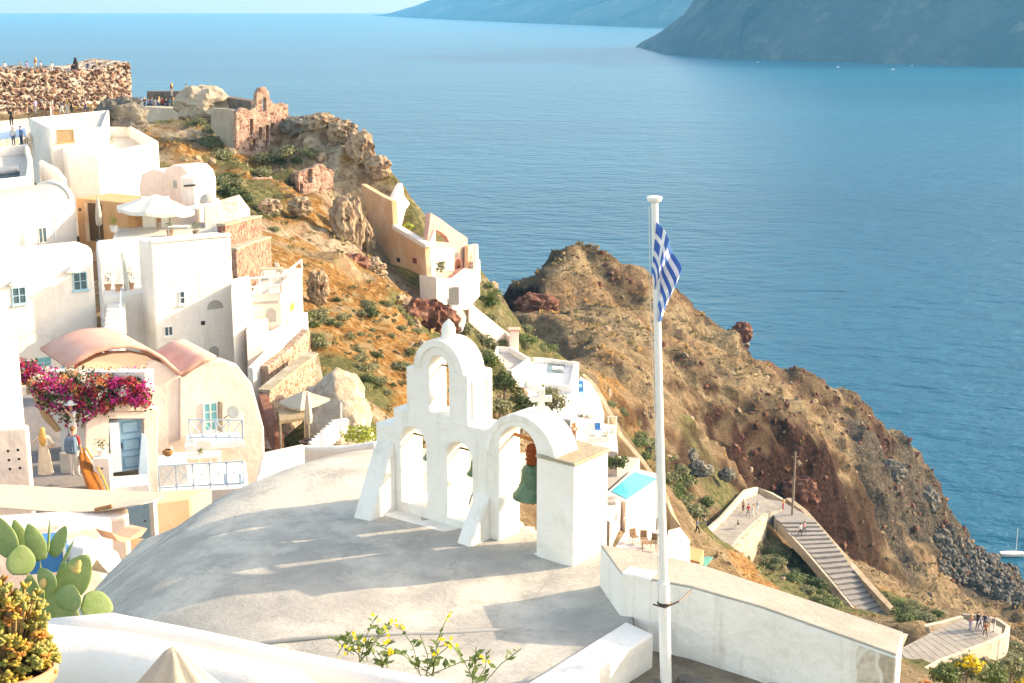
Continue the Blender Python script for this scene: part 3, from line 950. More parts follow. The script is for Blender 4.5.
church = thing('church', 'domed grey cement chapel roof carrying the white bell tower', 'church', (-2.5, 23, -13.5))
mb = MB()
m_, n_ = CX.shape
vs = [(CX[i, j], CY[i, j], CZ[i, j]) for i in range(m_) for j in range(n_)]
fs = [(i * n_ + j, (i + 1) * n_ + j, (i + 1) * n_ + j + 1, i * n_ + j + 1) for i in range(m_ - 1) for j in range(n_ - 1)]
edge = [(i, 0) for i in range(m_)] + [(m_ - 1, j) for j in range(1, n_)] + [(i, n_ - 1) for i in range(m_ - 2, -1, -1)] + [(0, j) for j in range(n_ - 2, 0, -1)]
base = len(vs)
vs += [(CX[e], CY[e], CZ[e] - 0.3) for e in edge]
for k_ in range(len(edge)):
    a, b = edge[k_], edge[(k_ + 1) % len(edge)]
    fs.append((a[0] * n_ + a[1], b[0] * n_ + b[1], base + (k_ + 1) % len(edge), base + k_))
mb.add(vs, fs)
part_of(mb.build('roof', CEMENT, smooth=True), church)
mb = MB()
mb.prism([(-7.9, 17.0), (0.25, 17.0), (1.95, 19.7), (1.95, 22.3), (1.55, 22.7), (-2.3, 25.8), (-5.2, 29.3), (-7.9, 26.5)], -17.5, [-10.9, -9.65, -9.65, -9.6, -9.6, -9.75, -10.7, -11.6])
part_of(mb.build('wall', CREAM), church)
# lime-washed fillet running across the roof and a gutter line by the street side
mb = MB()
g0, g1 = atz(240, 641, -9.14), atz(520, 629, -9.16)
pts_ = [g0.lerp(g1, t / 10) for t in range(11)]
mb.tube([(p.x, p.y, roof_z(p.x, p.y) + 0.0) for p in pts_], 0.035, 6)
part_of(mb.build('gutter_ridge', GREYV, smooth=True), church)

# ------------------------------------------------------------------ bell tower
TO = Vector((1.025, 22.0, RZ))
TU = Vector((-0.78, 0.626, 0)).normalized()
TV = Vector((0.626, 0.78, 0)).normalized()
TW = Vector((0, 0, 1))


def tw(u, v, w):
    return TO + TU * u + TV * v + TW * w


tower = thing('bell_tower', 'white stepped bell tower with four arched openings on the grey roof', 'bell tower', tw(2.3, 0.4, -0.1))
# lower wall with its two small arches
th = 0.62
lower = [(1.62, -0.3), (4.50, -0.3), (4.50, 1.72), (4.06, 1.74), (4.06, 2.08), (1.62, 2.08)]
plate(lower, [arch(2.21, 2.79, 0.30, 1.74), arch(3.28, 3.90, 0.34, 1.80)], th, 0.035, 'lower_wall', WHITE, (TO, TU, TV, TW), tower)
# upper stage
upper = [(2.30, 2.04), (3.73, 2.04), (3.73, 2.90), (3.45, 2.93)] + [(2.94 + 0.51 * math.cos(math.pi * k / 18 ), 2.93 + 0.51 * math.sin(math.pi * k / 18)) for k in range(1, 18)] + [(2.42, 2.93), (2.30, 2.96)]
plate(upper, [arch(2.73, 3.19, 2.17, 3.21)], 0.48, 0.025, 'upper_arch', WHITE, (TO + TV * 0.01, TU, TV, TW), tower)


def barrel(name, uc, w0, r, v0, v1, thick=0.10, n=16):
    """half-round roof over an arch"""
    mb = MB()
    vs, fs = [], []
    for v in (v0, v1):
        for rr in (r, r - thick):
            for k in range(n + 1):
                t = math.pi * k / n
                vs.append(tw(uc + rr * math.cos(t), v, w0 + rr * math.sin(t)))
    q_ = n + 1
    for k in range(n):
        fs += [(k, k + 1, 2 * q_ + k + 1, 2 * q_ + k), (q_ + k, 3 * q_ + k, 3 * q_ + k + 1, q_ + k + 1), (k, q_ + k, q_ + k + 1, k + 1), (2 * q_ + k, 2 * q_ + k + 1, 3 * q_ + k + 1, 3 * q_ + k)]
    fs += [(0, 2 * q_, 3 * q_, q_), (n, q_ + n, 3 * q_ + n, 2 * q_ + n)]
    mb.add(vs, fs)
    return part_of(mb.build(name, WHITE, smooth=False, bevel=0.02), tower)


barrel('upper_vault', 2.94, 2.935, 0.575, -0.03, 0.56, 0.14, 20)
# side block of the upper stage with its sunk panel
mb = MB()
mb.prism([(p.x, p.y) for p in (tw(2.275, -0.02, 0), tw(2.66, -0.02, 0), tw(2.66, 0.66, 0), tw(2.275, 0.66, 0))], RZ + 2.05, RZ + 2.985)
part_of(mb.build('upper_block', WHITE, bevel=0.03), tower)
mb = MB()
for a, b, c, d in ((0.10, 0.54, 2.82, 2.86), (0.10, 0.14, 2.2, 2.82), (0.50, 0.54, 2.2, 2.82), (0.10, 0.54, 2.16, 2.2)):
    p, q_ = tw(2.264, a, 0), tw(2.264, b, 0)
    mb.box(((p.x + q_.x) / 2, (p.y + q_.y) / 2, RZ + (c + d) / 2), (0.03, (q_ - p).length, d - c), math.atan2(TV.y, TV.x) - R(90))
part_of(mb.build('panel_moulding', WHITE), tower)
# big arch
big = [(0.74, -0.3), (1.66, -0.3), (1.66, 1.6), (1.88, 1.72)] + [(1.13 + 0.75 * math.cos(math.pi * k / 20), 1.74 + 0.75 * math.sin(math.pi * k / 20)) for k in range(1, 20)] + [(0.38, 1.74), (0.74, 1.70)]
plate(big, [arch(0.79, 1.60, 0.10, 2.27)], 0.56, 0.03, 'great_arch', WHITE, (TO - TV * 0.012, TU, TV, TW), tower)
barrel('great_vault', 1.13, 1.72, 0.775, -0.035, 0.60, 0.12, 24)
mb = MB()
mb.prism([(p.x, p.y) for p in (tw(0, -0.03, 0), tw(0.77, -0.03, 0), tw(0.77, 0.95, 0), tw(0, 0.95, 0))], RZ - 0.3, RZ + 1.84)
part_of(mb.build('corner_pillar', WHITE, bevel=0.03, seg=3), tower)
mb = MB()
mb.prism([(p.x, p.y) for p in (tw(-0.035, -0.065, 0), tw(0.77, -0.065, 0), tw(0.77, 0.985, 0), tw(-0.035, 0.985, 0))], RZ + 1.842, RZ + 1.90)
CAP = mat('low_sun_capping', (0.38, 0.33, 0.24), 0.9, (0.28, 0.235, 0.165), 3, 0.02, 14, 0.1, col3=(0.46, 0.42, 0.34), scale3=1.5, w3=0.45)  # low-sun dimness of flat tops is put into this beige
part_of(mb.build('pillar_cap', CAP, bevel=0.02), tower)
# plinth and the two raking buttresses
mb = MB()
mb.prism([(p.x, p.y) for p in (tw(1.75, -0.34, 0), tw(4.3, -0.34, 0), tw(4.3, 0.05, 0), tw(1.75, 0.05, 0))], RZ - 0.4, RZ + 0.16)
part_of(mb.build('plinth', WHITE, bevel=0.06, seg=3), tower)
for u0, u1, run, hgt, nm in ((4.02, 4.46, 0.72, 1.5, 'buttress'), (1.80, 2.12, 0.62, 0.95, 'buttress')):
    mb = MB()
    vs, fs = [], []
    prof = [(0.02, -0.35), (-run * 1.04, -0.35), (-run, 0.02), (-run * 0.55, hgt * 0.48), (-run * 0.18, hgt * 0.84), (0.02, hgt)]
    for u in (u0, u1):
        vs += [tw(u, v, w) for v, w in prof]
    k = len(prof)
    fs = [tuple(range(k)), tuple(range(k, 2 * k))[::-1]] + [(i, (i + 1) % k, k + (i + 1) % k, k + i) for i in range(k)]
    mb.add(vs, fs)
    part_of(mb.build(nm, WHITE, bevel=0.05, seg=3), tower)
# finial, crosses
mb = MB()
mb.lathe(tw(2.90, 0.22, 3.40), [(0.15, 0), (0.155, 0.08), (0.12, 0.14), (0.125, 0.27), (0.09, 0.36), (0.03, 0.42), (0.012, 0.44)], 14)
part_of(mb.build('finial', WHITE, smooth=True), tower)
mb = MB()
mb.tube([tw(2.90, 0.22, 3.82), tw(2.91, 0.22, 4.2)], 0.011, 6)
mb.tube([tw(2.80, 0.22, 4.08), tw(3.01, 0.22, 4.08)], 0.009, 6)
part_of(mb.build('lightning_rod', IRON), tower)
mb = MB()
cr = [(a * 1.15, b * 1.15) for a, b in [(-0.055, 0), (-0.045, 0.16), (-0.15, 0.155), (-0.155, 0.245), (-0.045, 0.24), (-0.05, 0.36), (0.05, 0.36), (0.045, 0.24), (0.155, 0.245), (0.15, 0.155), (0.045, 0.16), (0.055, 0)]]
vs = []
cc = tw(1.02, 0.42, 2.47)
cx_ = Vector((1, 0.1, 0)).normalized(); cy_ = Vector((-0.1, 1, 0)).normalized()
for d in (-0.045, 0.045):
    vs += [cc + cx_ * a + cy_ * d + TW * b for a, b in cr]
mb.add(vs, [tuple(range(12)), tuple(range(12, 24))[::-1]] + [(i, (i + 1) % 12, 12 + (i + 1) % 12, 12 + i) for i in range(12)])
part_of(mb.build('cross', WHITE, bevel=0.008), tower)

# bells hang in the arches
BELL = mat('green_bronze', (0.075, 0.135, 0.075), 0.55, (0.12, 0.20, 0.12), 7, 0.004, 30, 0.4, metal=0.25, col3=(0.05, 0.08, 0.05), scale3=4, w3=0.4)
ROPE = mat('rust_red_rope', (0.28, 0.06, 0.025), 0.95, (0.40, 0.11, 0.04), 14, 0.02, 40, 0.1)


def bell(u, v, w_top, r, label):
    c = tw(u, v, w_top)
    t = thing('bell', label, 'bell', c)
    k = r / 0.33
    prof = [(0.03, 0), (0.10, -0.005), (0.155, -0.04), (0.175, -0.10), (0.185, -0.20), (0.205, -0.32), (0.245, -0.42), (0.305, -0.50), (0.335, -0.555), (0.335, -0.585), (0.30, -0.585), (0.25, -0.48), (0.18, -0.3), (0.16, -0.08), (0.02, -0.05)]
    mb = MB(); mb.lathe(c, [(a * k, b * k) for a, b in prof], 28)
    part_of(mb.build('bell_body', BELL, smooth=True), t)
    for zz in (-0.10, -0.36, -0.53):
        mb = MB()
        rr = {-0.10: 0.178, -0.36: 0.222, -0.53: 0.325}[zz]
        mb.lathe(c, [(rr * k, (zz - 0.012) * k), ((rr + 0.012) * k, zz * k), (rr * k, (zz + 0.012) * k)], 28)
        part_of(mb.build('moulded_band', BELL, smooth=True), t)
    mb = MB()
    mb.tube([c + Vector((0, 0, -0.1 * k)), c + Vector((0.01, 0, -0.66 * k))], 0.013 * k, 6)
    mb.lathe(c + Vector((0.01, 0, -0.68 * k)), [(0.005, 0.05 * k), (0.03 * k, 0.02 * k), (0.03 * k, -0.02 * k), (0.005, -0.05 * k)], 8)
    part_of(mb.build('clapper', IRON), t)
    return t, c, k


t, c, k = bell(1.10, 0.28, 1.56, 0.33, 'large green bronze bell under the widest arch beside the corner pillar')
mb = MB()
for i in range(26):
    a = i * 2.4
    h = 0.30 * i / 26
    p0 = c + Vector((0.085 * math.cos(a), 0.085 * math.sin(a), 0.0 + h))
    p1 = c + Vector((0.10 * math.cos(a + 1.3), 0.10 * math.sin(a + 1.3), 0.03 + h))
    p2 = c + Vector((0.085 * math.cos(a + 2.6), 0.085 * math.sin(a + 2.6), 0.05 + h))
    mb.tube([p0, p1, p2], 0.026, 6)
mb.tube([c + Vector((0, 0, -0.02)), c + Vector((0, 0, 0.36))], 0.06, 8)
part_of(mb.build('rope_binding', ROPE, smooth=True), t)
mb = MB()
b0, b1 = tw(1.62, 0.40, 1.98), tw(0.78, 0.34, 1.94)
mb.tube([b0, b0.lerp(b1, 0.5), b1], [0.032, 0.036, 0.036], 8)
part_of(mb.build('wooden_yoke', mat('orange_wood', (0.42, 0.17, 0.06), 0.8, (0.34, 0.12, 0.04), 8)), t)
for (u, v, w, r, lab, ub0, ub1, wb) in ((2.42, 0.36, 1.36, 0.16, 'small green bell in the arch between the two raking buttresses, nearer the great arch', 2.22, 2.78, 1.50),
                                    (3.47, 0.36, 1.42, 0.15, 'small green bell in the arch beside the outer buttress', 3.30, 3.89, 1.55),
                                    (2.86, 0.36, 2.80, 0.15, 'small green bell in the topmost arch under the finial', 2.74, 3.18, 2.95)):
    t, c, k = bell(u, v, w, r, lab)
    mb = MB(); mb.tube([tw(ub0, v, wb), tw(ub1, v, wb)], 0.018, 6)
    part_of(mb.build('iron_yoke', IRON), t)
    mb = MB(); mb.tube([tw(u, v, wb), tw(u, v, w)], 0.025, 6)
    part_of(mb.build('hanger', IRON), t)

# ------------------------------------------------------------------ walls round the roof
# kerb along the roof edge
kz = -8.98
K = [atz(500, 700, kz), atz(626, 621, kz), atz(654, 634, kz), atz(548, 700, kz)]
kerb = MB(); kerb.prism([(p.x, p.y) for p in K], -12.5, kz)
tag(kerb.build('kerb_wall', WHITE, bevel=0.04, seg=3), 'low white kerb wall between the grey roof and the flagpole', 'low wall')
# end block and the long terrace wall
tz = -8.38
T = [atz(600, 546, tz), atz(640, 553, tz), atz(700, 566, tz), atz(800, 599, tz), atz(903, 634, tz), atz(897, 657, tz), atz(850, 640, tz), atz(760, 608, tz), atz(690, 588, tz), atz(621, 575, tz)]
wallt = thing('terrace_wall', 'long white wall with a broad worn top behind the flagpole', 'wall', (T[3].x, T[3].y, -12.0))
mb = MB(); mb.prism([(p.x, p.y) for p in T], -13.0, tz)
part_of(mb.build('wall', WHITE, bevel=0.03, seg=3), wallt)
mb = MB()
T2 = [Vector((p.x, p.y, 0)) for p in T]
mb.prism([(p.x, p.y) for p in T2], tz + 0.004, tz + 0.035)
part_of(mb.build('wall_top', mat('worn_wall_top', (0.46, 0.42, 0.355), 0.95, (0.36, 0.33, 0.28), 1.6, 0.02, 10, 0.1, col3=(0.46, 0.43, 0.37), scale3=0.8, w3=0.42), bevel=0.02), wallt)
a, b = T[6], T[5]
d = (b - a).normalized(); nrm = Vector((d.y, -d.x, 0))
out = [(0.20, 0), (0.95, 0), (0.98, -0.5), (0.90, -1.1), (0.16, -1.1), (0.10, -0.72), (0.22, -0.45), (0.15, -0.2)]
mb = MB()
vs = [a + d * (u * (b - a).length) + nrm * q_ + Vector((0, 0, w - 0.03)) for q_ in (0.015, -0.06) for u, w in out]
k = len(out)
mb.add(vs, [tuple(range(k)), tuple(range(k, 2 * k))[::-1]] + [(i, (i + 1) % k, k + (i + 1) % k, k + i) for i in range(k)])
part_of(mb.build('bare_stone_patch', PALESTONE), wallt)
blk = MB()
B0 = [atz(621, 574, tz + 0.02), atz(651, 580, tz + 0.02)]
dd = (B0[1] - B0[0]); nb = Vector((-dd.y, dd.x, 0)).normalized()
blk.prism([(p.x, p.y) for p in (B0[0] - nb * 0.0, B0[1] - nb * 0.0, B0[1] + nb * 0.3, B0[0] + nb * 0.3)], -9.6, tz + 0.05)
part_of(blk.build('end_block', WHITE, bevel=0.03), wallt)

# ------------------------------------------------------------------ flagpole and flag
pb = pt(666, 702, 18.4); pb.z = -9.52; ptop = pt(654.5, 201, 18.4)
pole = thing('flagpole', 'tall white flagpole strapped to the white terrace wall', 'flagpole', pb)
POLEW = mat('white_metal_paint', (0.78, 0.78, 0.76), 0.45, (0.72, 0.72, 0.70), 4, 0.002, 20, 0.4)
mb = MB(); mb.tube([pb, pb.lerp(ptop, 0.24)], 0.082, 16)
part_of(mb.build('sleeve', POLEW, smooth=False, bevel=0.01), pole)
mb = MB(); mb.tube([pb.lerp(ptop, 0.2), ptop], [0.058, 0.046], 16)
part_of(mb.build('shaft', POLEW), pole)
mb = MB(); mb.lathe(ptop, [(0.05, -0.02), (0.09, 0.0), (0.10, 0.03), (0.10, 0.055), (0.06, 0.065)], 16)
part_of(mb.build('truck', POLEW), pole)
mb = MB()
ps = pb.lerp(ptop, 0.195)
mb.lathe(ps, [(0.092, -0.02), (0.10, -0.01), (0.10, 0.01), (0.092, 0.02)], 14)
mb.tube([ps + Vector((-0.16, -0.05, 0)), ps + Vector((0, -0.11, -0.02)), ps + Vector((0.2, -0.02, 0.03)), ps + Vector((0.42, 0.3, 0.06))], 0.012, 6)
part_of(mb.build('strap', IRON), pole)
mb = MB()
hal = [ptop.lerp(pb, t) + Vector((-0.075 - 0.01 * math.sin(t * 9), -0.03, 0)) for t in np.linspace(0.01, 0.80, 24)]
mb.tube(hal, 0.006, 5)
part_of(mb.build('halyard', WCANVAS), pole)

FB = mat('flag_blue', (0.04, 0.15, 0.46), 0.8, (0.05, 0.18, 0.52), 6, 0.002, 60, trans=0.25)
FWH = mat('flag_white', (0.75, 0.77, 0.80), 0.8, (0.70, 0.72, 0.76), 6, 0.002, 60, trans=0.25)
ns, nt_ = 36, 54
ftop = pt(655, 221, 18.4) + Vector((-0.01, -0.07, 0))
vs, fs, mi = [], [], []
for i in range(ns + 1):
    s = i / ns
    for j in range(nt_ + 1):
        t = j / nt_
        wave = math.sin(t * 10.5 + s * 1.6)
        x = 0.02 - 0.05 * s + 0.36 * t ** 0.75 * (1 - 0.55 * s * t) - 0.16 * s * t * (1 - t) * 2 + 0.028 * wave * t
        y = -0.03 + 0.115 * math.cos(t * 10.5 + s * 1.6) * min(1, t * 3) + 0.03 * math.sin(s * 7 + t * 3) * t
        z = -0.66 * s - 0.66 * t ** 0.92 - 0.06 * s * t + 0.03 * math.sin(t * 7)
        vs.append(ftop + Vector((x, y, z)))
for i in range(ns):
    for j in range(nt_):
        fs.append((i * (nt_ + 1) + j, i * (nt_ + 1) + j + 1, (i + 1) * (nt_ + 1) + j + 1, (i + 1) * (nt_ + 1) + j))
        us, ut = i / 2, j / 2
        if us < 10 and ut < 10:
            white = (4 <= us < 6) or (4 <= ut < 6)
        else:
            white = int(us // 2) % 2 == 1
        mi.append(1 if white else 0)
mb = MB(ftop); mb.add(vs, fs)
flag = mb.build('flag', FB, smooth=True)
flag.data.materials.append(FWH)
flag.data.polygons.foreach_set('material_index', mi)
sol = flag.modifiers.new('cloth', 'SOLIDIFY'); sol.thickness = 0.004
tag(flag, 'limp blue and white striped flag with a white cross, hanging on the pole', 'flag')

# ------------------------------------------------------------------ near parapet, canvas, pot, prickly pear
def ridge_wall(name, pts, r, depth, m, label, stub=False):
    """low wall with a rounded back along a line of crest points"""
    mb = MB()
    n = 10
    vs, fs = [], []
    P = [Vector(p) for p in pts]
    for i, p in enumerate(P):
        d = (P[min(i + 1, len(P) - 1)] - P[max(i - 1, 0)]); d.z = 0; d.normalize()
        nn = Vector((-d.y, d.x, 0))
        ring = [(-r * 1.08, -depth)] + [(-r * math.cos(math.pi * k / n), -r + r * math.sin(math.pi * k / n)) for k in range(n + 1)] + [(r * 1.08, -depth)]
        vs += [p + nn * (-a) + Vector((0, 0, b)) for a, b in ring]
        if stub and i == len(P) - 1:
            for q_ in (0.3, 0.6, 0.85, 0.97):
                c_ = math.sqrt(1 - q_ * q_)
                vs += [p + d * (r * q_) + nn * (-a * c_) + Vector((0, 0, b if b < -r * 1.5 else -r + (b + r) * c_)) for a, b in ring]
    k = n + 3
    if stub:
        P = P + [P[-1]] * 4
    for i in range(len(P) - 1):
        for j in range(k - 1):
            fs.append((i * k + j, i * k + j + 1, (i + 1) * k + j + 1, (i + 1) * k + j))
    fs += [tuple(range(k)), tuple(range((len(P) - 1) * k, len(P) * k))[::-1]]
    mb.add(vs, fs)
    o = mb.build(name, m, smooth=True)
    return tag(o, label, 'wall')


WARM = mat('warm_white_limewash', (0.78, 0.74, 0.70), 0.9, (0.73, 0.68, 0.63), 1.5, 0.01, 9, 0.15, col3=(0.66, 0.61, 0.55), scale3=1.2, w3=0.36)
zc = -3.35
cr_ = [atz(x, y, zc) for x, y in ((20, 622), (110, 614), (200, 632), (300, 654), (380, 670), (440, 682), (560, 707))]
ridge_wall('parapet', cr_, 0.085, 1.6, WARM, 'thin round-topped white parapet with weeds growing behind it')
cr2 = [atz(x, y, -3.22) for x, y in ((-60, 640), (20, 625), (110, 634), (190, 650), (250, 664), (282, 672))]
ridge_wall('rounded_bench_wall', cr2, 0.20, 1.4, WARM, 'thick round-backed white wall behind the potted succulent, crossed by plant shadow', True)

# folded canvas peak poking up at the bottom
cv = pt(172, 646, 5.6)
um = thing('folded_parasol', 'peak of a folded cream canvas parasol before the near white wall', 'parasol', cv - Vector((0, 0, 1.6)))
mb = MB()
n = 48
vs = [cv]
prof = [(0.035, -0.03), (0.085, -0.10), (0.16, -0.20), (0.25, -0.32), (0.34, -0.46), (0.40, -0.70)]
for r, z in prof:
    for k in range(n):
        t = 2 * math.pi * k / n
        rr = r * (1 + 0.10 * math.sin(t * 8) + 0.05 * math.sin(t * 3 + 1))
        vs.append(cv + Vector((rr * math.cos(t) * 1.15, rr * math.sin(t) * 0.7, z)))
fs = [(0, 1 + k, 1 + (k + 1) % n) for k in range(n)]
for i in range(len(prof) - 1):
    for k in range(n):
        a = 1 + i * n
        fs.append((a + k, a + n + k, a + n + (k + 1) % n, a + (k + 1) % n))
mb.add(vs, fs)
part_of(mb.build('canopy', CANVAS, smooth=True), um)
mb = MB(); mb.tube([cv - Vector((0, 0, 1.6)), cv - Vector((0, 0, 0.05))], 0.025, 10)
part_of(mb.build('pole', PALEWOOD), um)
mb = MB(); mb.lathe(cv - Vector((0, 0, 1.62)), [(0.2, 0), (0.2, 0.05), (0.05, 0.08)], 16)
part_of(mb.build('base', IRON), um)

# terracotta pot with its succulent
pc = pt(14, 668, 5.2)
pot = thing('potted_succulent', 'terracotta pot of yellow and orange tipped succulent on the near wall', 'potted plant', pc - Vector((0, 0, 0.34)))
mb = MB()
mb.lathe(pc, [(0.10, -0.34), (0.125, -0.2), (0.145, -0.05), (0.165, -0.045), (0.17, 0.0), (0.155, 0.012), (0.14, 0.0), (0.13, -0.05)], 32)
part_of(mb.build('pot', TERRA, smooth=True), pot)
mb = MB(); mb.lathe(pc, [(0.138, -0.06), (0.1, -0.03), (0.01, -0.025)], 20)
part_of(mb.build('soil', mat('dark_soil', (0.05, 0.035, 0.025), 0.95, (0.08, 0.06, 0.04), 20, 0.01, 40)), pot)


def leaf_blob(mb, c, r, d, n=5, stretch=1.5):
    """one plump leaf"""
    q_ = d.to_track_quat('Z', 'Y')
    vs, fs = [], []
    prof = [(0.25, 0), (0.8, 0.6), (1.0, 1.2), (0.75, 1.8), (0.2, 2.15)]
    for a, b in prof:
        for k in range(n):
            t = 2 * math.pi * k / n
            vs.append(c + q_ @ Vector((a * r * math.cos(t), 0.55 * a * r * math.sin(t), b * r * stretch * 0.6)))
    for i in range(len(prof) - 1):
        for k in range(n):
            fs.append((i * n + k, i * n + (k + 1) % n, (i + 1) * n + (k + 1) % n, (i + 1) * n + k))
    fs.append(tuple(range((len(prof) - 1) * n, len(prof) * n)))
    mb.add(vs, fs)


SUCC = [mat('succulent_gold', (0.50, 0.33, 0.06), 0.5, (0.38, 0.30, 0.07), 9, trans=0.15), mat('succulent_green', (0.22, 0.24, 0.06), 0.5, (0.33, 0.30, 0.09), 9, trans=0.15), mat('succulent_red', (0.40, 0.14, 0.04), 0.5, (0.5, 0.24, 0.06), 9, trans=0.15)]
rs = random.Random(5)
mbs = [MB(), MB(), MB()]
stem = MB()
for i in range(330):
    # rosettes over a dome of branching stems
    th_, ph = rs.uniform(0, 2 * math.pi), math.acos(rs.uniform(0.0, 1))
    rr = rs.uniform(0.55, 1.0)
    d = Vector((math.sin(ph) * math.cos(th_), math.sin(ph) * math.sin(th_), math.cos(ph)))
    c = pc + Vector((d.x * 0.17 * rr, d.y * 0.16 * rr, -0.02 + d.z * 0.40 * rr))
    stem.tube([pc + Vector((d.x * 0.05, d.y * 0.05, -0.03)), pc + Vector((d.x * 0.10 * rr, d.y * 0.10 * rr, d.z * 0.2 * rr)), c], 0.006, 4)
    kind = rs.choices((0, 1, 2), (5, 4, 2))[0]
    for k in range(11):
        dd_ = (d + Vector((rs.gauss(0, .7), rs.gauss(0, .7), rs.gauss(0.3, .6)))).normalized()
        leaf_blob(mbs[kind], c, rs.uniform(0.008, 0.013), dd_, 5, rs.uniform(1.6, 2.6))
for mbx, mm in zip(mbs, SUCC):
    part_of(mbx.build('foliage', mm, smooth=True), pot)
part_of(stem.build('stem', mat('succulent_stem', (0.25, 0.18, 0.09), 0.8, (0.3, 0.2, 0.1), 8)), pot)

# prickly pear
PAD = mat('prickly_pear_skin', (0.17, 0.27, 0.085), 0.5, (0.25, 0.34, 0.14), 9, 0.003, 60, 0.4, trans=0.15, col3=(0.26, 0.32, 0.14), scale3=14, w3=0.42)


def pad(mb, base, tip, width, thick, face):
    """one oval cactus pad from base to tip, its flat turned to face"""
    base, tip = Vector(base), Vector(tip)
    ax = tip - base; L_ = ax.length; ax.normalize()
    sd_ = ax.cross(Vector(face)).normalized(); nn = sd_.cross(ax).normalized()
    n, k = 16, 12
    vs, fs = [], []
    for i in range(k + 1):
        t = i / k
        rr = math.sin(math.pi * min(1, (0.06 + 0.94 * t)) ** 0.85) ** 0.6 if t < 1 else 0.05
        for j in range(n):
            a = 2 * math.pi * j / n
            vs.append(base + ax * (L_ * t) + sd_ * (math.cos(a) * width / 2 * max(rr, 0.12)) + nn * (math.sin(a) * thick / 2 * max(rr, 0.15)))
    for i in range(k):
        for j in range(n):
            fs.append((i * n + j, i * n + (j + 1) % n, (i + 1) * n + (j + 1) % n, (i + 1) * n + j))
    fs += [tuple(range(n))[::-1], tuple(range(k * n, (k + 1) * n))]
    mb.add(vs, fs)


cac = thing('prickly_pear', 'green prickly pear cactus with oval pads behind the pot', 'cactus', pt(60, 640, 7.8))
pads = [  # base px, tip px, width px, distance, facing
    ((62, 598), (88, 555), 44, 7.80, (0.2, -1, 0.3)), ((82, 602), (113, 609), 40, 7.75, (0.1, -0.8, 0.7)), ((52, 590), (40, 568), 30, 7.70, (-0.3, -1, 0.1)), ((20, 575), (22, 545), 38, 7.70, (0.5, -1, 0.1)),
    ((42, 560), (28, 524), 26, 7.85, (0.3, -1, 0)), ((48, 552), (50, 519), 12, 7.80, (-1, -0.4, 0)), ((52, 556), (66, 526), 22, 7.90, (-0.4, -1, 0)), ((12, 556), (-6, 516), 34, 7.80, (0, -1, 0.2)), ((44, 598), (40, 560), 16, 7.80, (-1, -0.3, 0)),
    ((66, 610), (72, 585), 40, 7.65, (-0.2, -1, 0.4)), ((30, 566), (14, 520), 24, 7.95, (0.4, -1, 0)), ((50, 620), (48, 585), 34, 7.80, (0.1, -1, 0)), ((30, 640), (30, 575), 40, 7.85, (0.1, -1, 0)), ((75, 640), (62, 596), 32, 7.80, (0.1, -1, 0.1)),
    ((56, 578), (74, 540), 12, 7.85, (-1, -0.5, 0))]
for b_, t_, wpx, Y_, fc in pads:
    mb = MB()
    pad(mb, pt(*b_, Y_), pt(*t_, Y_ + 0.03), wpx / FPX * Y_ * 0.80, 0.016, fc)
    part_of(mb.build('pad', PAD, smooth=True), cac)
FRUIT = mat('prickly_fruit', (0.40, 0.34, 0.12), 0.5, (0.55, 0.30, 0.14), 9)
for (a, b) in (((75, 571), (80, 560)), ((80, 572), (70, 566)), ((42, 588), (44, 578))):
    mb = MB()
    pad(mb, pt(*a, 7.7), pt(*b, 7.7), 0.045, 0.04, (0, -1, 0))
    part_of(mb.build('fruit', FRUIT, smooth=True), cac)

# yellow-flowered weeds behind the parapet
WG = mat('weed_leaf', (0.07, 0.11, 0.035), 0.6, (0.18, 0.26, 0.08), 9, trans=0.3)
WY = mat('yellow_petal', (0.70, 0.55, 0.03), 0.6, (0.75, 0.62, 0.06), 9, trans=0.3)


def weed(px, py, Y, h, n, label, seed, lean=0.15):
    r_ = random.Random(seed)
    b0 = pt(px, py, Y)
    t = thing('flowering_weed', label, 'weed', b0, 'weeds along the parapet')
    st, lf, fl = MB(), MB(), MB()
    for i in range(n):
        top = b0 + Vector((r_.gauss(0, 0.5) * h, r_.gauss(0, 0.3) * h, h * r_.uniform(0.45, 1.05)))
        midp = b0.lerp(top, 0.5) + Vector((r_.gauss(0, 0.03), r_.gauss(0, 0.03), 0.03))
        st.tube([b0 + Vector((r_.gauss(0, .03), 0, 0)), midp, top], 0.003, 4)
        for k in range(8):
            q_ = r_.uniform(0.08, 0.95)
            c = (b0.lerp(midp, q_ * 2) if q_ < 0.5 else midp.lerp(top, q_ * 2 - 1))
            d = Vector((r_.gauss(0, 1), r_.gauss(0, 1), r_.uniform(0.1, 0.9))).normalized()
            L_ = r_.uniform(0.04, 0.085) * (1.2 - q_ * 0.6); w_ = L_ * 0.27
            s_ = d.cross(Vector((r_.gauss(0, .4), r_.gauss(0, .4), 1))).normalized()
            lf.add([c, c + d * L_ * .5 + s_ * w_, c + d * L_, c + d * L_ * .5 - s_ * w_], [(0, 1, 2, 3)])
        if r_.random() < 0.45:
            for k in range(5):
                c = top + Vector((r_.gauss(0, .02), r_.gauss(0, .02), r_.gauss(0, .02)))
                nn = Vector((r_.gauss(0, 1), r_.gauss(-.5, 1), r_.uniform(0.2, 1))).normalized()
                a = nn.orthogonal().normalized(); b_ = nn.cross(a)
                fl.add([c + (a * math.cos(q_ * 1.257) + b_ * math.sin(q_ * 1.257)) * 0.013 for q_ in range(5)], [(0, 1, 2, 3, 4)])
    part_of(st.build('stem', WG), t); part_of(lf.build('leaf_spray', WG), t)
    if fl.v:
        part_of(fl.build('blossom', WY), t)


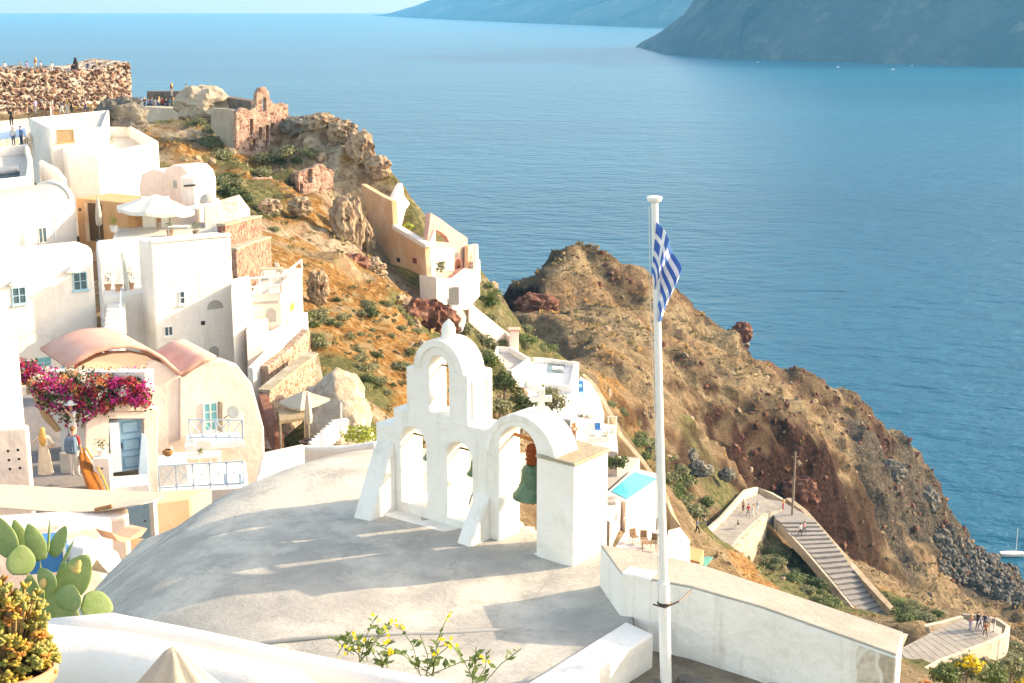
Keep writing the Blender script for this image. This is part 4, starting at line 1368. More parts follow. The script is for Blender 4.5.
weed(366, 662, 8.0, 0.25, 6, 'leafy weed behind the parapet, furthest from the kerb', 1)
weed(384, 668, 8.0, 0.20, 5, 'short leafy weed at the foot of a taller one behind the parapet', 6)
weed(428, 676, 7.9, 0.29, 9, 'bushiest weed behind the parapet, with several yellow flowers', 2)
weed(478, 690, 7.7, 0.28, 6, 'spindly weed behind the parapet, nearest the kerb', 3)
weed(346, 655, 8.1, 0.22, 3, 'single yellow flowered stalk on the parapet beside the leafy weed', 4)
weed(542, 678, 18.6, 0.22, 5, 'tiny green tuft in the corner of roof and kerb', 8)
# rubble and pots at the foot of the flagpole
for (px, py, s, lab) in ((655, 688, 0.15, 'dark grey stone at the foot of the flagpole'), (684, 680, 0.11, 'dark stone in the dirt against the terrace wall'), (698, 688, 0.17, 'grey brown stone with a pale streak under the terrace wall')):
    c = atz(px, py, -9.5 + s * 0.4)
    mb = MB(c)
    bm = bmesh.new(); bmesh.ops.create_icosphere(bm, subdivisions=3, radius=s)
    for v in bm.verts:
        n3 = vnoise(np.array([v.co.x * 6 + px]), np.array([v.co.y * 6]), np.array([v.co.z * 6]))[0]
        v.co *= 1 + 0.22 * n3
        v.co.z *= 0.75
    mb.add([v.co + c for v in bm.verts], [[v.index for v in f.verts] for f in bm.faces]); bm.free()
    tag(mb.build('rock', mat('dark_rock', (0.11, 0.095, 0.085), 0.9, (0.22, 0.19, 0.17), 6, 0.02, 14)), lab, 'rock')
mb = MB()
yard = [(0.6, 15.0), (4.5, 15.0), (5.1, 17.4), (4.6, 18.0), (2.0, 19.9)]
mb.prism(yard, -11.5, -9.5)
structure(mb.build('ground', mat('yard_dirt', (0.30, 0.25, 0.19), 0.95, (0.18, 0.14, 0.10), 3, 0.03, 9)))

# ------------------------------------------------------------------ village helpers
WHITE = mat('village_limewash', (0.78, 0.745, 0.70), 0.9, (0.73, 0.69, 0.64), 0.9, 0.012, 5, 0.15, col3=(0.66, 0.62, 0.56), scale3=0.5, w3=0.38, streak=(0.58, 0.53, 0.46), lump=0.06)
CREAM = mat('village_cream', (0.76, 0.645, 0.585), 0.9, (0.71, 0.59, 0.525), 0.7, 0.012, 4, 0.15, col3=(0.64, 0.535, 0.46), scale3=0.5, w3=0.38, streak=(0.54, 0.44, 0.37), lump=0.05)
def lvl(px, py, Y):
    return pt(px, py, Y).z


def xy(pts, z):
    return [(atz(a, b, z).x, atz(a, b, z).y) for a, b in pts]


def inset(poly, t):
    n = len(poly)
    a = sum(poly[i][0] * poly[(i + 1) % n][1] - poly[(i + 1) % n][0] * poly[i][1] for i in range(n))
    s = 1 if a > 0 else -1
    out = []
    for i in range(n):
        p0, p1, p2 = Vector(poly[i - 1]), Vector(poly[i]), Vector(poly[(i + 1) % n])
        d1, d2 = (p1 - p0).normalized(), (p2 - p1).normalized()
        n1, n2 = Vector((-d1.y, d1.x)) * s, Vector((-d2.y, d2.x)) * s
        b = (n1 + n2)
        k = t / max(0.35, 1 + n1.dot(n2))
        out.append(tuple(p1 + b * k))
    return out


def house(name, label, cat, top, z, depth, m=WHITE, bevel=0.10, parapet=0.0, roof=None, group=None, t_par=0.28, part='wall'):
    """block under a roof outline seen in the picture (px list, on the level z)"""
    poly = xy(top, z) if not isinstance(top[0], Vector) else [(p.x, p.y) for p in top]
    cx = sum(p[0] for p in poly) / len(poly); cy = sum(p[1] for p in poly) / len(poly)
    t = thing(name, label, cat, (cx, cy, z - depth), group)
    mb = MB()
    mb.prism(poly, z - depth, z - parapet)
    part_of(mb.build(part, m, bevel=bevel, seg=3), t)
    if parapet:
        inn = inset(poly, t_par)
        o2 = inset(poly, -0.004)
        n = len(poly)
        mb = MB()
        vs = [(*p, z - parapet - 0.3) for p in o2] + [(*p, z - parapet + 0.002) for p in inn] + [(*p, z) for p in o2] + [(*p, z) for p in inn]
        fs = []
        for i in range(n):
            j = (i + 1) % n
            fs += [(i, j, 2 * n + j, 2 * n + i), (n + j, n + i, 3 * n + i, 3 * n + j), (2 * n + i, 2 * n + j, 3 * n + j, 3 * n + i), (i, n + i, n + j, j)]
        mb.add(vs, fs)
        part_of(mb.build('parapet', m, bevel=min(bevel, 0.08), seg=3), t)
        if roof is not None:
            mb = MB(); mb.prism(inset(poly, t_par + 0.02), z - parapet + 0.004, z - parapet + 0.03)
            part_of(mb.build('terrace_floor', roof), t)
    elif roof is not None:
        mb = MB(); mb.prism(inset(poly, 0.25), z + 0.004, z + 0.03)
        part_of(mb.build('roof', roof), t)
    return t


class Face:
    """a vertical wall plane through two plan points (world)"""

    def __init__(self, a, b):
        self.a = Vector((a[0], a[1], 0)); self.u = (Vector((b[0], b[1], 0)) - self.a).normalized()
        self.n = Vector((self.u.y, -self.u.x, 0))
        if self.n.dot(self.a) > 0:
            self.n = -self.n      # towards the lens side
        self.W = Vector((0, 0, 1))

    def at(self, px, py):
        r = ray(px, py)
        t = self.a.dot(self.n) / r.dot(self.n)
        p = r * t
        return (p - self.a).dot(self.u), p.z

    def P(self, u, w, out=0.0):
        return self.a + self.u * u + self.W * w + self.n * out

    def slab(self, mb, u0, u1, w0, w1, o0, o1):
        vs = [self.P(u, w, o) for o in (o0, o1) for u, w in ((u0, w0), (u1, w0), (u1, w1), (u0, w1))]
        mb.add(vs, [(0, 1, 2, 3), (4, 7, 6, 5), (0, 4, 5, 1), (1, 5, 6, 2), (2, 6, 7, 3), (3, 7, 4, 0)])


def window(t, face, px0, py0, px1, py1, frame=WHITE, pane=GLASS, cols=2, rows=2, hood=False, name='window', sill=True, bar=0.05):
    """window: frame with glazing bars, pane, sill"""
    cxp, cyp = (px0 + px1) / 2, (py0 + py1) / 2
    u0, _ = face.at(px0, cyp); u1, _ = face.at(px1, cyp)
    _, w1 = face.at(cxp, py0); _, w0 = face.at(cxp, py1)
    if u0 > u1:
        u0, u1 = u1, u0
    mb = MB()
    face.slab(mb, u0, u0 + bar, w0, w1, -0.02, 0.05); face.slab(mb, u1 - bar, u1, w0, w1, -0.02, 0.05)
    face.slab(mb, u0 + bar, u1 - bar, w1 - bar, w1, -0.02, 0.048); face.slab(mb, u0 + bar, u1 - bar, w0, w0 + bar, -0.02, 0.048)
    for c in range(1, cols):
        uu = u0 + (u1 - u0) * c / cols
        face.slab(mb, uu - bar * .5, uu + bar * .5, w0 + bar, w1 - bar, 0.012, 0.044)
    for r_ in range(1, rows):
        ww = w0 + (w1 - w0) * r_ / rows
        face.slab(mb, u0 + bar, u1 - bar, ww - bar * .35, ww + bar * .35, 0.014, 0.040)
    wd = part_of(mb.build(name, frame), t)
    mb = MB(); face.slab(mb, u0 + bar, u1 - bar, w0 + bar, w1 - bar, -0.015, 0.016)
    o = mb.build('pane', pane); o.parent = wd
    o.location = o.location - Vector(t.location) - Vector(wd.location)
    if sill:
        mb = MB(); face.slab(mb, u0 - 0.08, u1 + 0.08, w0 - 0.09, w0 - 0.003, -0.02, 0.10)
        o = mb.build('sill', frame); o.parent = wd
        o.location = o.location - Vector(t.location) - Vector(wd.location)
    if hood:
        mb = MB(); face.slab(mb, u0 - 0.10, u1 + 0.10, w1 + 0.10, w1 + 0.17, -0.02, 0.28)
        part_of(mb.build('window_hood', WHITE, bevel=0.02), t)
    return wd


def opening(t, face, px0, py0, px1, py1, m=DARK, name='opening', round_=0.0):
    """a flat slab on a wall; for recesses its dark colour stands in for shade"""
    cxp, cyp = (px0 + px1) / 2, (py0 + py1) / 2
    u0, _ = face.at(px0, cyp); u1, _ = face.at(px1, cyp)
    _, w1 = face.at(cxp, py0); _, w0 = face.at(cxp, py1)
    if u0 > u1:
        u0, u1 = u1, u0
    mb = MB()
    if round_:
        pl = arch(u0, u1, w0, w1, 8)
        vs = [face.P(u, w, o) for o in (0.012, -0.02) for u, w in pl]
        k = len(pl)
        mb.add(vs, [tuple(range(k)), tuple(range(k, 2 * k))[::-1]] + [(i, (i + 1) % k, k + (i + 1) % k, k + i) for i in range(k)])
    else:
        face.slab(mb, u0, u1, w0, w1, -0.02, 0.012)
    return part_of(mb.build(name, m), t)


def facepoly(t, face, pix, name, m, o0=-0.02, o1=0.03, bevel=0):
    """a shaped slab on a wall plane, outline in picture positions"""
    pl = [face.at(a, b) for a, b in pix]
    k = len(pl)
    mb = MB()
    mb.add([face.P(u, w, o) for o in (o1, o0) for u, w in pl], [tuple(range(k)), tuple(range(k, 2 * k))[::-1]] + [(i, (i + 1) % k, k + (i + 1) % k, k + i) for i in range(k)])
    return part_of(mb.build(name, m, bevel=bevel), t)


def wallrun(name, label, line, h, thick, m, cat='wall', bevel=0.05, cap=None, group=None, down=2.5):
    """free wall following points (Vector at the top edge)"""
    P = [Vector(p) for p in line]
    L_, R_ = [], []
    for i, p in enumerate(P):
        d = P[min(i + 1, len(P) - 1)] - P[max(i - 1, 0)]; d.z = 0; d.normalize()
        n = Vector((-d.y, d.x, 0)) * thick / 2
        L_.append(p + n); R_.append(p - n)
    mb = MB()
    vs = []
    for l, r in zip(L_, R_):
        vs += [l, r, r - Vector((0, 0, h + down)), l - Vector((0, 0, h + down))]
    fs = []
    for i in range(len(P) - 1):
        a, b = i * 4, (i + 1) * 4
        fs += [(a, a + 1, b + 1, b), (a + 1, a + 2, b + 2, b + 1), (a + 3, a, b, b + 3), (a + 2, a + 3, b + 3, b + 2)]
    fs += [(3, 2, 1, 0), tuple(range((len(P) - 1) * 4, len(P) * 4))]
    mb.add(vs, fs)
    c = sum(P, Vector()) / len(P)
    if cap is None:
        o = mb.build(name, m, bevel=bevel)
        return tag(o, label, cat, group)
    t = thing(name, label, cat, c - Vector((0, 0, h)), group)
    part_of(mb.build('masonry', m), t)
    mb = MB()
    vs = []
    for l, r in zip(L_, R_):
        e = (l - r).normalized() * 0.05
        vs += [l + e + Vector((0, 0, 0.12)), r - e + Vector((0, 0, 0.12)), r - e + Vector((0, 0, 0.004)), l + e + Vector((0, 0, 0.004))]
    mb.add(vs, fs)
    part_of(mb.build('coping', cap), t)
    return t


def palisade_mesh(mb, a, b, h, n, cross=True, r=0.02):
    """railing between two foot points: two rails, uprights, crossed infill"""
    a, b = Vector(a), Vector(b)
    up = Vector((0, 0, 1))
    for w in (0.12, 0.55 if False else h * 0.98):
        mb.tube([a + up * w, b + up * w], r, 6)
    for i in range(n + 1):
        p = a.lerp(b, i / n)
        mb.tube([p, p + up * h], r * 0.9, 6)
    if cross:
        for i in range(n):
            p, q_ = a.lerp(b, i / n), a.lerp(b, (i + 1) / n)
            mb.tube([p + up * 0.12, q_ + up * h * 0.97], r * 0.55, 5)
            mb.tube([q_ + up * 0.12, p + up * h * 0.97], r * 0.55, 5)


def flower_pot(c, r, h, label, seed, mpot=TERRA, mleaf=None, group='pots of plants on the terraces', mbl=None):
    t = thing('potted_plant', label, 'potted plant', c, group)
    mb = MB(); mb.lathe(c, [(r * 0.7, 0), (r * 0.95, r * 1.3), (r * 1.05, r * 1.35), (r * 1.05, r * 1.55), (r * 0.85, r * 1.55), (r * 0.8, r * 1.35)], 14)
    part_of(mb.build('pot', mpot), t)
    mb = MB(); leafball(mb, Vector(c) + Vector((0, 0, r * 1.5 + h * 0.45)), (r * 1.5, r * 1.5, h * 0.55), 110, r * 0.38, seed)
    part_of(mb.build('foliage', mleaf or LEAF, smooth=False), t)
    return t


def leafball(mb, c, rad, n, size, seed, up=0.4, fill=0.35):
    """leaf-sized faces through a volume"""
    r_ = random.Random(seed)
    c = Vector(c)
    for i in range(n):
        d = Vector((r_.gauss(0, 1), r_.gauss(0, 1), r_.gauss(0, 1))).normalized()
        rr = r_.uniform(fill, 1) ** 0.6
        lump = 0.78 + 0.30 * math.sin(d.x * 5 + seed) * math.sin(d.y * 4.3 + seed * 2) + 0.12 * math.sin(d.z * 7 + seed)
        p = c + Vector((d.x * rad[0], d.y * rad[1], d.z * rad[2])) * rr * lump
        nn = (d + Vector((r_.gauss(0, .6), r_.gauss(0, .6), r_.gauss(up, .6)))).normalized()
        a = nn.orthogonal().normalized()
        a = Quaternion(nn, r_.uniform(0, 6.28)) @ a
        b = nn.cross(a)
        s = size * r_.uniform(0.6, 1.3)
        mb.add([p - a * s * .5, p + b * s * .35, p + a * s * .6 + nn * s * .1, p - b * s * .35], [(0, 1, 2, 3)])


LEAF = mat('green_leaf', (0.07, 0.12, 0.03), 0.6, (0.13, 0.18, 0.055), 0.9, trans=0.25, col3=(0.17, 0.19, 0.06), scale3=1.7, w3=0.45)
SAGE = mat('sage_leaf', (0.15, 0.17, 0.085), 0.7, (0.24, 0.25, 0.13), 0.8, trans=0.2, col3=(0.30, 0.26, 0.14), scale3=1.2, w3=0.42)
DARKLEAF = mat('dark_leaf', (0.035, 0.065, 0.02), 0.6, (0.075, 0.11, 0.035), 0.9, trans=0.2, col3=(0.12, 0.14, 0.05), scale3=1.5, w3=0.4)
LIME = mat('lime_leaf', (0.22, 0.28, 0.04), 0.6, (0.30, 0.34, 0.06), 0.9, trans=0.25)
MAG = mat('magenta_bract', (0.66, 0.03, 0.27), 0.7, (0.52, 0.02, 0.22), 1.5, trans=0.3, col3=(0.70, 0.10, 0.36), scale3=1.2, w3=0.45)
REDB = mat('red_bract', (0.55, 0.04, 0.05), 0.7, (0.45, 0.03, 0.07), 1.5, trans=0.3)
ORB = mat('orange_bract', (0.65, 0.25, 0.08), 0.7, (0.7, 0.35, 0.15), 1.5, trans=0.3)
WHB = mat('white_bract', (0.72, 0.68, 0.60), 0.7, (0.66, 0.60, 0.48), 1.5, trans=0.3)

# ------------------------------------------------------------------ upper houses
z = lvl(50, 128, 112)
tA2 = house('white_house', 'white flat-roofed house with a brown shuttered window under the castle wall', 'house', [(29, 118), (109, 110), (104, 127), (50, 129)], z, 5.5, WHITE, 0.12, 0.25, WPAVE)
pA = xy([(50, 129), (104, 127)], z); fA2 = Face(pA[0], pA[1])
window(tA2, fA2, 57, 129.5, 74, 142, TAN, mat('sandy_shutter', (0.42, 0.30, 0.17), 0.8, (0.36, 0.25, 0.14), 6), 1, 1)
mb = MB(); mb.tube([(*atz(52, 127, z).xy, z), (*atz(52, 127, z).xy, z + 1.6)], 0.05, 6)
part_of(mb.build('chimney_pipe', WHITE), tA2)
z = lvl(98, 156, 105)
tA = house('terrace_house', 'white house below the shuttered one, its roof terrace behind a stepped parapet', 'house', [(98, 156), (158, 141), (131, 126), (46, 128), (68, 154)], z, 6.2, WHITE, 0.10, 1.0, WPAVE)
# potted plants on that terrace
for i, (px, py, lb) in enumerate(((100, 148, 'grey-green pot plant on the parapeted white terrace, left of a twin'), (112, 146, 'grey-green pot plant on the parapeted white terrace, right of a twin'))):
    flower_pot(atz(px, py + 3, z - 0.9), 0.22, 0.9, lb, 31 + i, WHITE, SAGE)

z = lvl(-20, 150, 108)
tl = house('flat_roof_house', 'low white house with a wavy terrace parapet at the edge of the picture', 'house', [(-60, 152), (28, 144), (32, 158), (30, 176), (-60, 186)], z, 5, WHITE, 0.15, 0.8, WPAVE)
zz = lvl(40, 180, 97)
wallrun('curved_parapet', 'curved white parapet sweeping down beside the grey vault', [pt(41, 160, 100), pt(46, 163, 98.5), pt(56, 168, 97), pt(64, 178, 96), pt(66, 195, 94)], 3.0, 0.3, WHITE, 'wall', 0.1)
JUNK = mat('grey_metal_junk', (0.30, 0.31, 0.33), 0.5, (0.45, 0.45, 0.46), 3, metal=0.3)
# solar heater on the terrace
t = thing('solar_heater', 'grey solar water heater on the small terrace behind the grey vault', 'solar heater', pt(10, 186, 97))
mb = MB(); mb.tube([pt(-4, 172, 97), pt(18, 169, 97.4)], 0.28, 12); part_of(mb.build('tank', JUNK), t)
mb = MB(); a, b, c, d = pt(-4, 175, 97), pt(20, 172, 97.4), pt(20, 184, 96.2), pt(-4, 188, 95.8)
up = Vector((0, 0, 0.06)); mb.add([a, b, c, d, a + up, b + up, c + up, d + up], [(3, 2, 1, 0), (4, 5, 6, 7), (0, 1, 5, 4), (1, 2, 6, 5), (2, 3, 7, 6), (3, 0, 4, 7)])
part_of(mb.build('collector', GLASS), t)
mb = MB()
for a in ((-4, 174), (18, 171), (-4, 186), (20, 183)):
    p = pt(*a, 97); mb.tube([p, p - Vector((0, 0, 1.2))], 0.03, 5)
part_of(mb.build('stand', IRON), t)

# grey vault house
z = lvl(75, 199, 90.7)
v0, v1 = atz(-22, 214, z), atz(75, 199, z)
du = (v1 - v0).normalized(); dn = Vector((-du.y, du.x, 0))
if dn.y < 0:
    dn = -dn
tB = thing('vault_house', 'white house with a grey barrel vault and one narrow window', 'house', (v0 + v1) / 2 - Vector((0, 0, 5)))
mb = MB(); mb.prism([(p.x, p.y) for p in (v0, v1, v1 + dn * 3.6, v0 + dn * 3.6)], z - 5.5, z)
part_of(mb.build('wall', WHITE, bevel=0.12, seg=3), tB)
mb = MB()
n = 18; vs = []; fs = []
for q_, pp in enumerate((v0, v1 - du * 0.35)):
    for k in range(n + 1):
        a = math.pi * k / n
        vs.append(pp + dn * (1.8 - 1.62 * math.cos(a)) + Vector((0, 0, 0.95 * math.sin(a) - 0.02)))
fs = [(k, k + 1, n + 2 + k, n + 1 + k) for k in range(n)] + [tuple(range(n + 1)), tuple(range(n + 1, 2 * n + 2))[::-1]]
mb.add(vs, fs)
part_of(mb.build('vault', GREYV, bevel=0.03), tB)
mb = MB(); vs = []
for q_, pp in enumerate((v1 - du * 0.35, v1 - du * 0.02)):
    for k in range(n + 1):
        a = math.pi * k / n
        vs.append(pp + dn * (1.8 - 1.75 * math.cos(a)) + Vector((0, 0, 1.12 * math.sin(a) - 0.02)))
mb.add(vs, fs)
part_of(mb.build('gable', WHITE, bevel=0.03), tB)
fB = Face(v0, v1)
window(tB, fB, 38, 227, 46.5, 243, WHITE, GLASS, 2, 1, sill=True)
facepoly(tB, fB, [(54, 215), (56, 216), (56, 240), (54, 240)], 'downpipe', WHITEB, -0.01, 0.06)

# tan courtyard behind it
z = lvl(77, 198, 92)
t1, t2 = atz(76, 198, z), atz(127, 203, z)
tT = thing('tan_courtyard_house', 'small tan house front with a dark brown door beside a furled parasol', 'house', t1 - Vector((0, 0, 3.6)))
d = (t2 - t1); nb = Vector((-d.y, d.x, 0)).normalized()
nb = nb if nb.y > 0 else -nb
mb = MB(); mb.prism([(p.x, p.y) for p in (t1, t2, t2 + nb * 3, t1 + nb * 3)], z - 4.5, z)
part_of(mb.build('wall', TAN, bevel=0.05), tT)
fT = Face(t1, t2)
dr = opening(tT, fT, 89, 203.5, 103, 241, WOOD, 'door')
mb = MB(); u, w = fT.at(101, 224)
mb.tube([fT.P(u, w, 0.03), fT.P(u, w - 0.15, 0.03)], 0.02, 5); o = mb.build('handle', IRON); o.parent = dr; o.location = o.location - Vector(tT.location) - Vector(dr.location)
opening(tT, fT, 79, 208, 81, 211, DARK, 'vent_hole')
mb = MB(); fT.slab(mb, *sorted((fT.at(86, 220)[0], fT.at(89.2, 220)[0])), fT.at(87, 241)[1], fT.at(87, 203)[1], -0.02, 0.08); part_of(mb.build('door_post', PEACH), tT)
mb = MB(); mb.prism([(p.x, p.y) for p in (t1 - nb * 3.4 , t2 - nb * 3.4 , t2, t1)], z - 4.5, z - 3.25)
part_of(mb.build('courtyard_floor', mat('terracotta_paving', (0.42, 0.24, 0.14), 0.9, (0.50, 0.31, 0.20), 2, 0.01, 6)), tT)


def furled(name, label, base, h, r, m, group=None):
    t = thing(name, label, 'parasol', base, group)
    mb = MB(); mb.tube([base, base + Vector((0, 0, h))], 0.03, 8); part_of(mb.build('pole', PALEWOOD), t)
    mb = MB(); n = 20; vs = []; prof = [(0.25, h * 0.32), (0.9, h * 0.36), (1.0, h * 0.5), (0.75, h * 0.72), (0.4, h * 0.92), (0.08, h)]
    for a, b in prof:
        for k in range(n):
            q_ = 2 * math.pi * k / n; rr = r * a * (1 + 0.16 * math.sin(q_ * 5))
            vs.append(base + Vector((rr * math.cos(q_), rr * math.sin(q_), b)))
    fs = [(i * n + k, i * n + (k + 1) % n, (i + 1) * n + (k + 1) % n, (i + 1) * n + k) for i in range(len(prof) - 1) for k in range(n)]
    mb.add(vs, fs + [tuple(range(n)), tuple(range((len(prof) - 1) * n, len(prof) * n))])
    part_of(mb.build('furled_canopy', m, smooth=True), t)
    mb = MB(); mb.lathe(base, [(0.28, 0), (0.28, 0.06), (0.05, 0.1)], 12); part_of(mb.build('base', IRON), t)
    return t


def parasol(label, c, r, h, m, tilt=(0, 0), sides=8, group=None, rise=0.45):
    """open parasol: canopy apex at c"""
    c = Vector(c)
    foot = c - Vector((0, 0, h))
    t = thing('parasol', label, 'parasol', foot, group)
    mb = MB(); mb.tube([foot, c], 0.035, 8); part_of(mb.build('pole', PALEWOOD), t)
    M = Matrix.Rotation(tilt[0], 3, 'X') @ Matrix.Rotation(tilt[1], 3, 'Y')
    mb = MB(); n = sides * 6; vs = [c]; rings = [(0.33, 0.30), (0.66, 0.66), (1.0, 1.0), (1.0, 1.25)]
    for rr, zz in rings:
        for k in range(n):
            a = 2 * math.pi * k / n
            seg = (k % 6) / 6 - 0.5
            pol = math.cos(math.pi / sides) / math.cos((seg) * 2 * math.pi / sides) if sides else 1
            sag = -0.06 * r * rr * (1 - (2 * abs(seg)) ** 2) * 0.8
            vs.append(c + M @ Vector((rr * r * pol * math.cos(a), rr * r * pol * math.sin(a), -rise * zz * (r / 1.5) + sag)))
    fs = [(0, 1 + k, 1 + (k + 1) % n) for k in range(n)]
    for i in range(3):
        fs += [(1 + i * n + k, 1 + (i + 1) * n + k, 1 + (i + 1) * n + (k + 1) % n, 1 + i * n + (k + 1) % n) for k in range(n)]
    mb.add(vs, fs); part_of(mb.build('canopy', m), t)
    mb = MB()
    for k in range(sides):
        a = 2 * math.pi * (k) / sides
        mb.tube([c - Vector((0, 0, 0.03)), c + M @ Vector((r * 0.95 * math.cos(a), r * 0.95 * math.sin(a), -rise * (r / 1.5) - 0.05))], 0.012, 4)
    part_of(mb.build('ribs', PALEWOOD), t)
    mb = MB(); mb.lathe(foot, [(0.3, 0), (0.3, 0.06), (0.05, 0.1)], 12); part_of(mb.build('base', IRON), t)
    return t


furled('furled_parasol', 'furled cream parasol standing before the tan house door', pt(100, 240, 88), 2.75, 0.2, CANVAS)
flower_pot(pt(114, 232, 87.5), 0.25, 0.9, 'lime green pot plant on the terrace beside the furled parasol', 41, WHITE, LIME)

# white terrace with its parasol and small columns
z = lvl(112, 238, 86)
house('terrace_block', 'white terrace under the large open white parasol', 'terrace', [(112, 240), (222, 236), (214, 222), (118, 222)], z, 5.0, WHITE, 0.08, 0.0, WPAVE)
parasol('large open white parasol over the upper white terrace', pt(156, 194, 89), 2.45, 2.9, WCANVAS, (R(-3), R(4)), 8, rise=0.55)
for i, px in enumerate((150, 166)):
    p = atz(px, 227, z)
    mb = MB(p); mb.box(p + Vector((0, 0, 0.95)), (0.55 if i else 0.85, 0.5, 2.0), 0.15)
    tag(mb.build('terrace_pier', WHITE, bevel=0.06), ('thin' if i else 'thick') + ' white pier under the open parasol on the upper terrace', 'pier')
# chapel-like end of the terrace
z2 = lvl(166, 170, 98)
tc_ = thing('round_topped_house', 'small white house with a rounded top above the open parasol', 'house', pt(165, 215, 97))
P_ = [pt(140, 205, 99), pt(166, 205, 97)]
fC_ = Face(P_[0], P_[1])
pl = [fC_.at(*q_) for q_ in ((140, 214), (190, 214), (190, 182), (187, 172), (181, 166), (172, 165), (166, 168), (164, 172), (152, 169), (141, 174), (139, 184))]
k = len(pl); mb = MB()
mb.add([fC_.P(u, w, o) for o in (0, -2.2) for u, w in pl], [tuple(range(k)), tuple(range(k, 2 * k))[::-1]] + [(i, (i + 1) % k, k + (i + 1) % k, k + i) for i in range(k)])
part_of(mb.build('wall', CREAM, bevel=0.1), tc_)
opening(tc_, fC_, 173, 180, 177, 188, GREYV, 'niche', 1)
mb = MB(); cpt = pt(191, 212, 95); mb.prism([(cpt.x - .55, cpt.y - .4), (cpt.x + .45, cpt.y - .4), (cpt.x + .45, cpt.y + .5), (cpt.x - .55, cpt.y + .5)], cpt.z - 2, lvl(190, 176, 95)); part_of(mb.build('chimney', WHITE, bevel=0.15, seg=3), tc_)
mb = MB(); mb.tube([pt(184, 186, 94.4), pt(196, 185, 94.4)], 0.07, 6); part_of(mb.build('iron_bar', IRON), tc_)
z = lvl(172, 214, 90)
house('side_wall', 'plain shaded white garden wall behind the upper terrace table', 'wall', [(170, 214), (202, 208), (203, 204), (172, 208)], z, 3.4, CREAM, 0.05)
z = lvl(207, 204, 90)
tp = house('pillar', 'white square pillar with a small grey dome beside the stone walls', 'pillar', [(204, 205), (221, 204), (219, 198), (203, 199)], z, 4.5, WHITE, 0.06)
mb = MB(); mb.lathe(atz(208, 202, z), [(0.55, -0.05), (0.53, 0.15), (0.42, 0.36), (0.22, 0.5), (0.02, 0.55)], 16); part_of(mb.build('dome', GREYV, smooth=True), tp)
# table with things
def table(label, c, w, d_, h, m, rz=0.0):
    t = thing('table', label, 'table', c)
    mb = MB(); mb.box(Vector(c) + Vector((0, 0, h)), (w, d_, 0.05), rz); part_of(mb.build('table_top', m, bevel=0.01), t)
    for sx in (-1, 1):
        for sy in (-1, 1):
            q_ = Matrix.Rotation(rz, 3, 'Z') @ Vector((sx * (w / 2 - .06), sy * (d_ / 2 - .06), 0))
            mb = MB(); mb.tube([Vector(c) + q_, Vector(c) + q_ + Vector((0, 0, h - 0.025))], 0.025, 6); part_of(mb.build('leg', m), t)
    return t


def chair(label, c, rz, m, group=None, lounge=False):
    """slatted seat, back, four legs, two arms"""
    c = Vector(c); M = Matrix.Rotation(rz, 3, 'Z')
    t = thing('chair', label, 'chair', c, group)
    sh = 0.32 if lounge else 0.45
    mb = MB(); mb.box(c + Vector((0, 0, sh)), (0.5, 0.5, 0.05), m=M); part_of(mb.build('seat', m), t)
    mb = MB(); mb.box(c + M @ Vector((0, 0.25, sh + 0.27)), (0.5, 0.05, 0.5), m=M @ Matrix.Rotation(-0.2, 3, 'X')); part_of(mb.build('backrest', m), t)
    for sx in (-.22, .22):
        for sy in (-.22, .22):
            p = c + M @ Vector((sx, sy, 0))
            mb = MB(); mb.tube([p, p + Vector((0, 0, sh))], 0.02, 5); part_of(mb.build('leg', m), t)
    return t


def lounger(label, c, rz, m, group):
    c = Vector(c); M = Matrix.Rotation(rz, 3, 'Z')
    t = thing('sun_lounger', label, 'sun lounger', c, group)
    mb = MB(); mb.box(c + M @ Vector((0, -0.3, 0.3)), (0.65, 1.3, 0.09), m=M); part_of(mb.build('mattress', m, bevel=0.02), t)
    mb = MB(); mb.box(c + M @ Vector((0, 0.60, 0.50)), (0.65, 0.75, 0.09), m=M @ Matrix.Rotation(0.62, 3, 'X')); part_of(mb.build('backrest', m, bevel=0.02), t)
    mb = MB(); mb.box(c + M @ Vector((0, -0.05, 0.2)), (0.7, 1.85, 0.07), m=M); part_of(mb.build('frame', WCANVAS), t)
    for sx in (-.3, .3):
        for sy in (-.85, .75):
            p = c + M @ Vector((sx, sy, 0)); mb = MB(); mb.tube([p, p + Vector((0, 0, 0.2))], 0.025, 5); part_of(mb.build('leg', WCANVAS), t)
    return t


zt = lvl(112, 238, 86) + 0.03
table('low white table on the upper terrace, set with pots', atz(180, 236, zt), 1.3, 0.8, 0.6, WCANVAS)
flower_pot(atz(170, 236, zt), 0.22, 0.7, 'dry brown pot plant left of the upper terrace table', 44, TERRA, SAGE)
flower_pot(atz(196, 236, zt), 0.22, 0.7, 'pale pot plant right of the upper terrace table', 45, PALEWOOD, SAGE)

# ------------------------------------------------------------------ middle houses
z = lvl(92, 245, 74.9)
c0, c1 = atz(-22, 257, z), atz(94, 245, z)
dC = (c1 - c0).normalized(); nC = Vector((-dC.y, dC.x, 0)); nC = nC if nC.y > 0 else -nC
tC = thing('blue_window_house', 'large plain white house with two blue-framed windows and a rounded roof edge', 'house', c0.lerp(c1, .5) - Vector((0, 0, 8)))
mb = MB(); mb.prism([(p.x, p.y) for p in (c0, c1, c1 + nC * 2.2, c0 + nC * 2.2)], z - 9, z)
part_of(mb.build('wall', WHITE, bevel=0.45, seg=4), tC)
fC = Face(c0, c1)
BLUEFR = mat('window_blue', (0.30, 0.52, 0.62), 0.5, (0.36, 0.58, 0.68), 5)
window(tC, fC, 12, 287, 26, 304, BLUEFR, GLASS, 2, 2)
window(tC, fC, 73, 272, 87, 290, BLUEFR, GLASS, 2, 2)
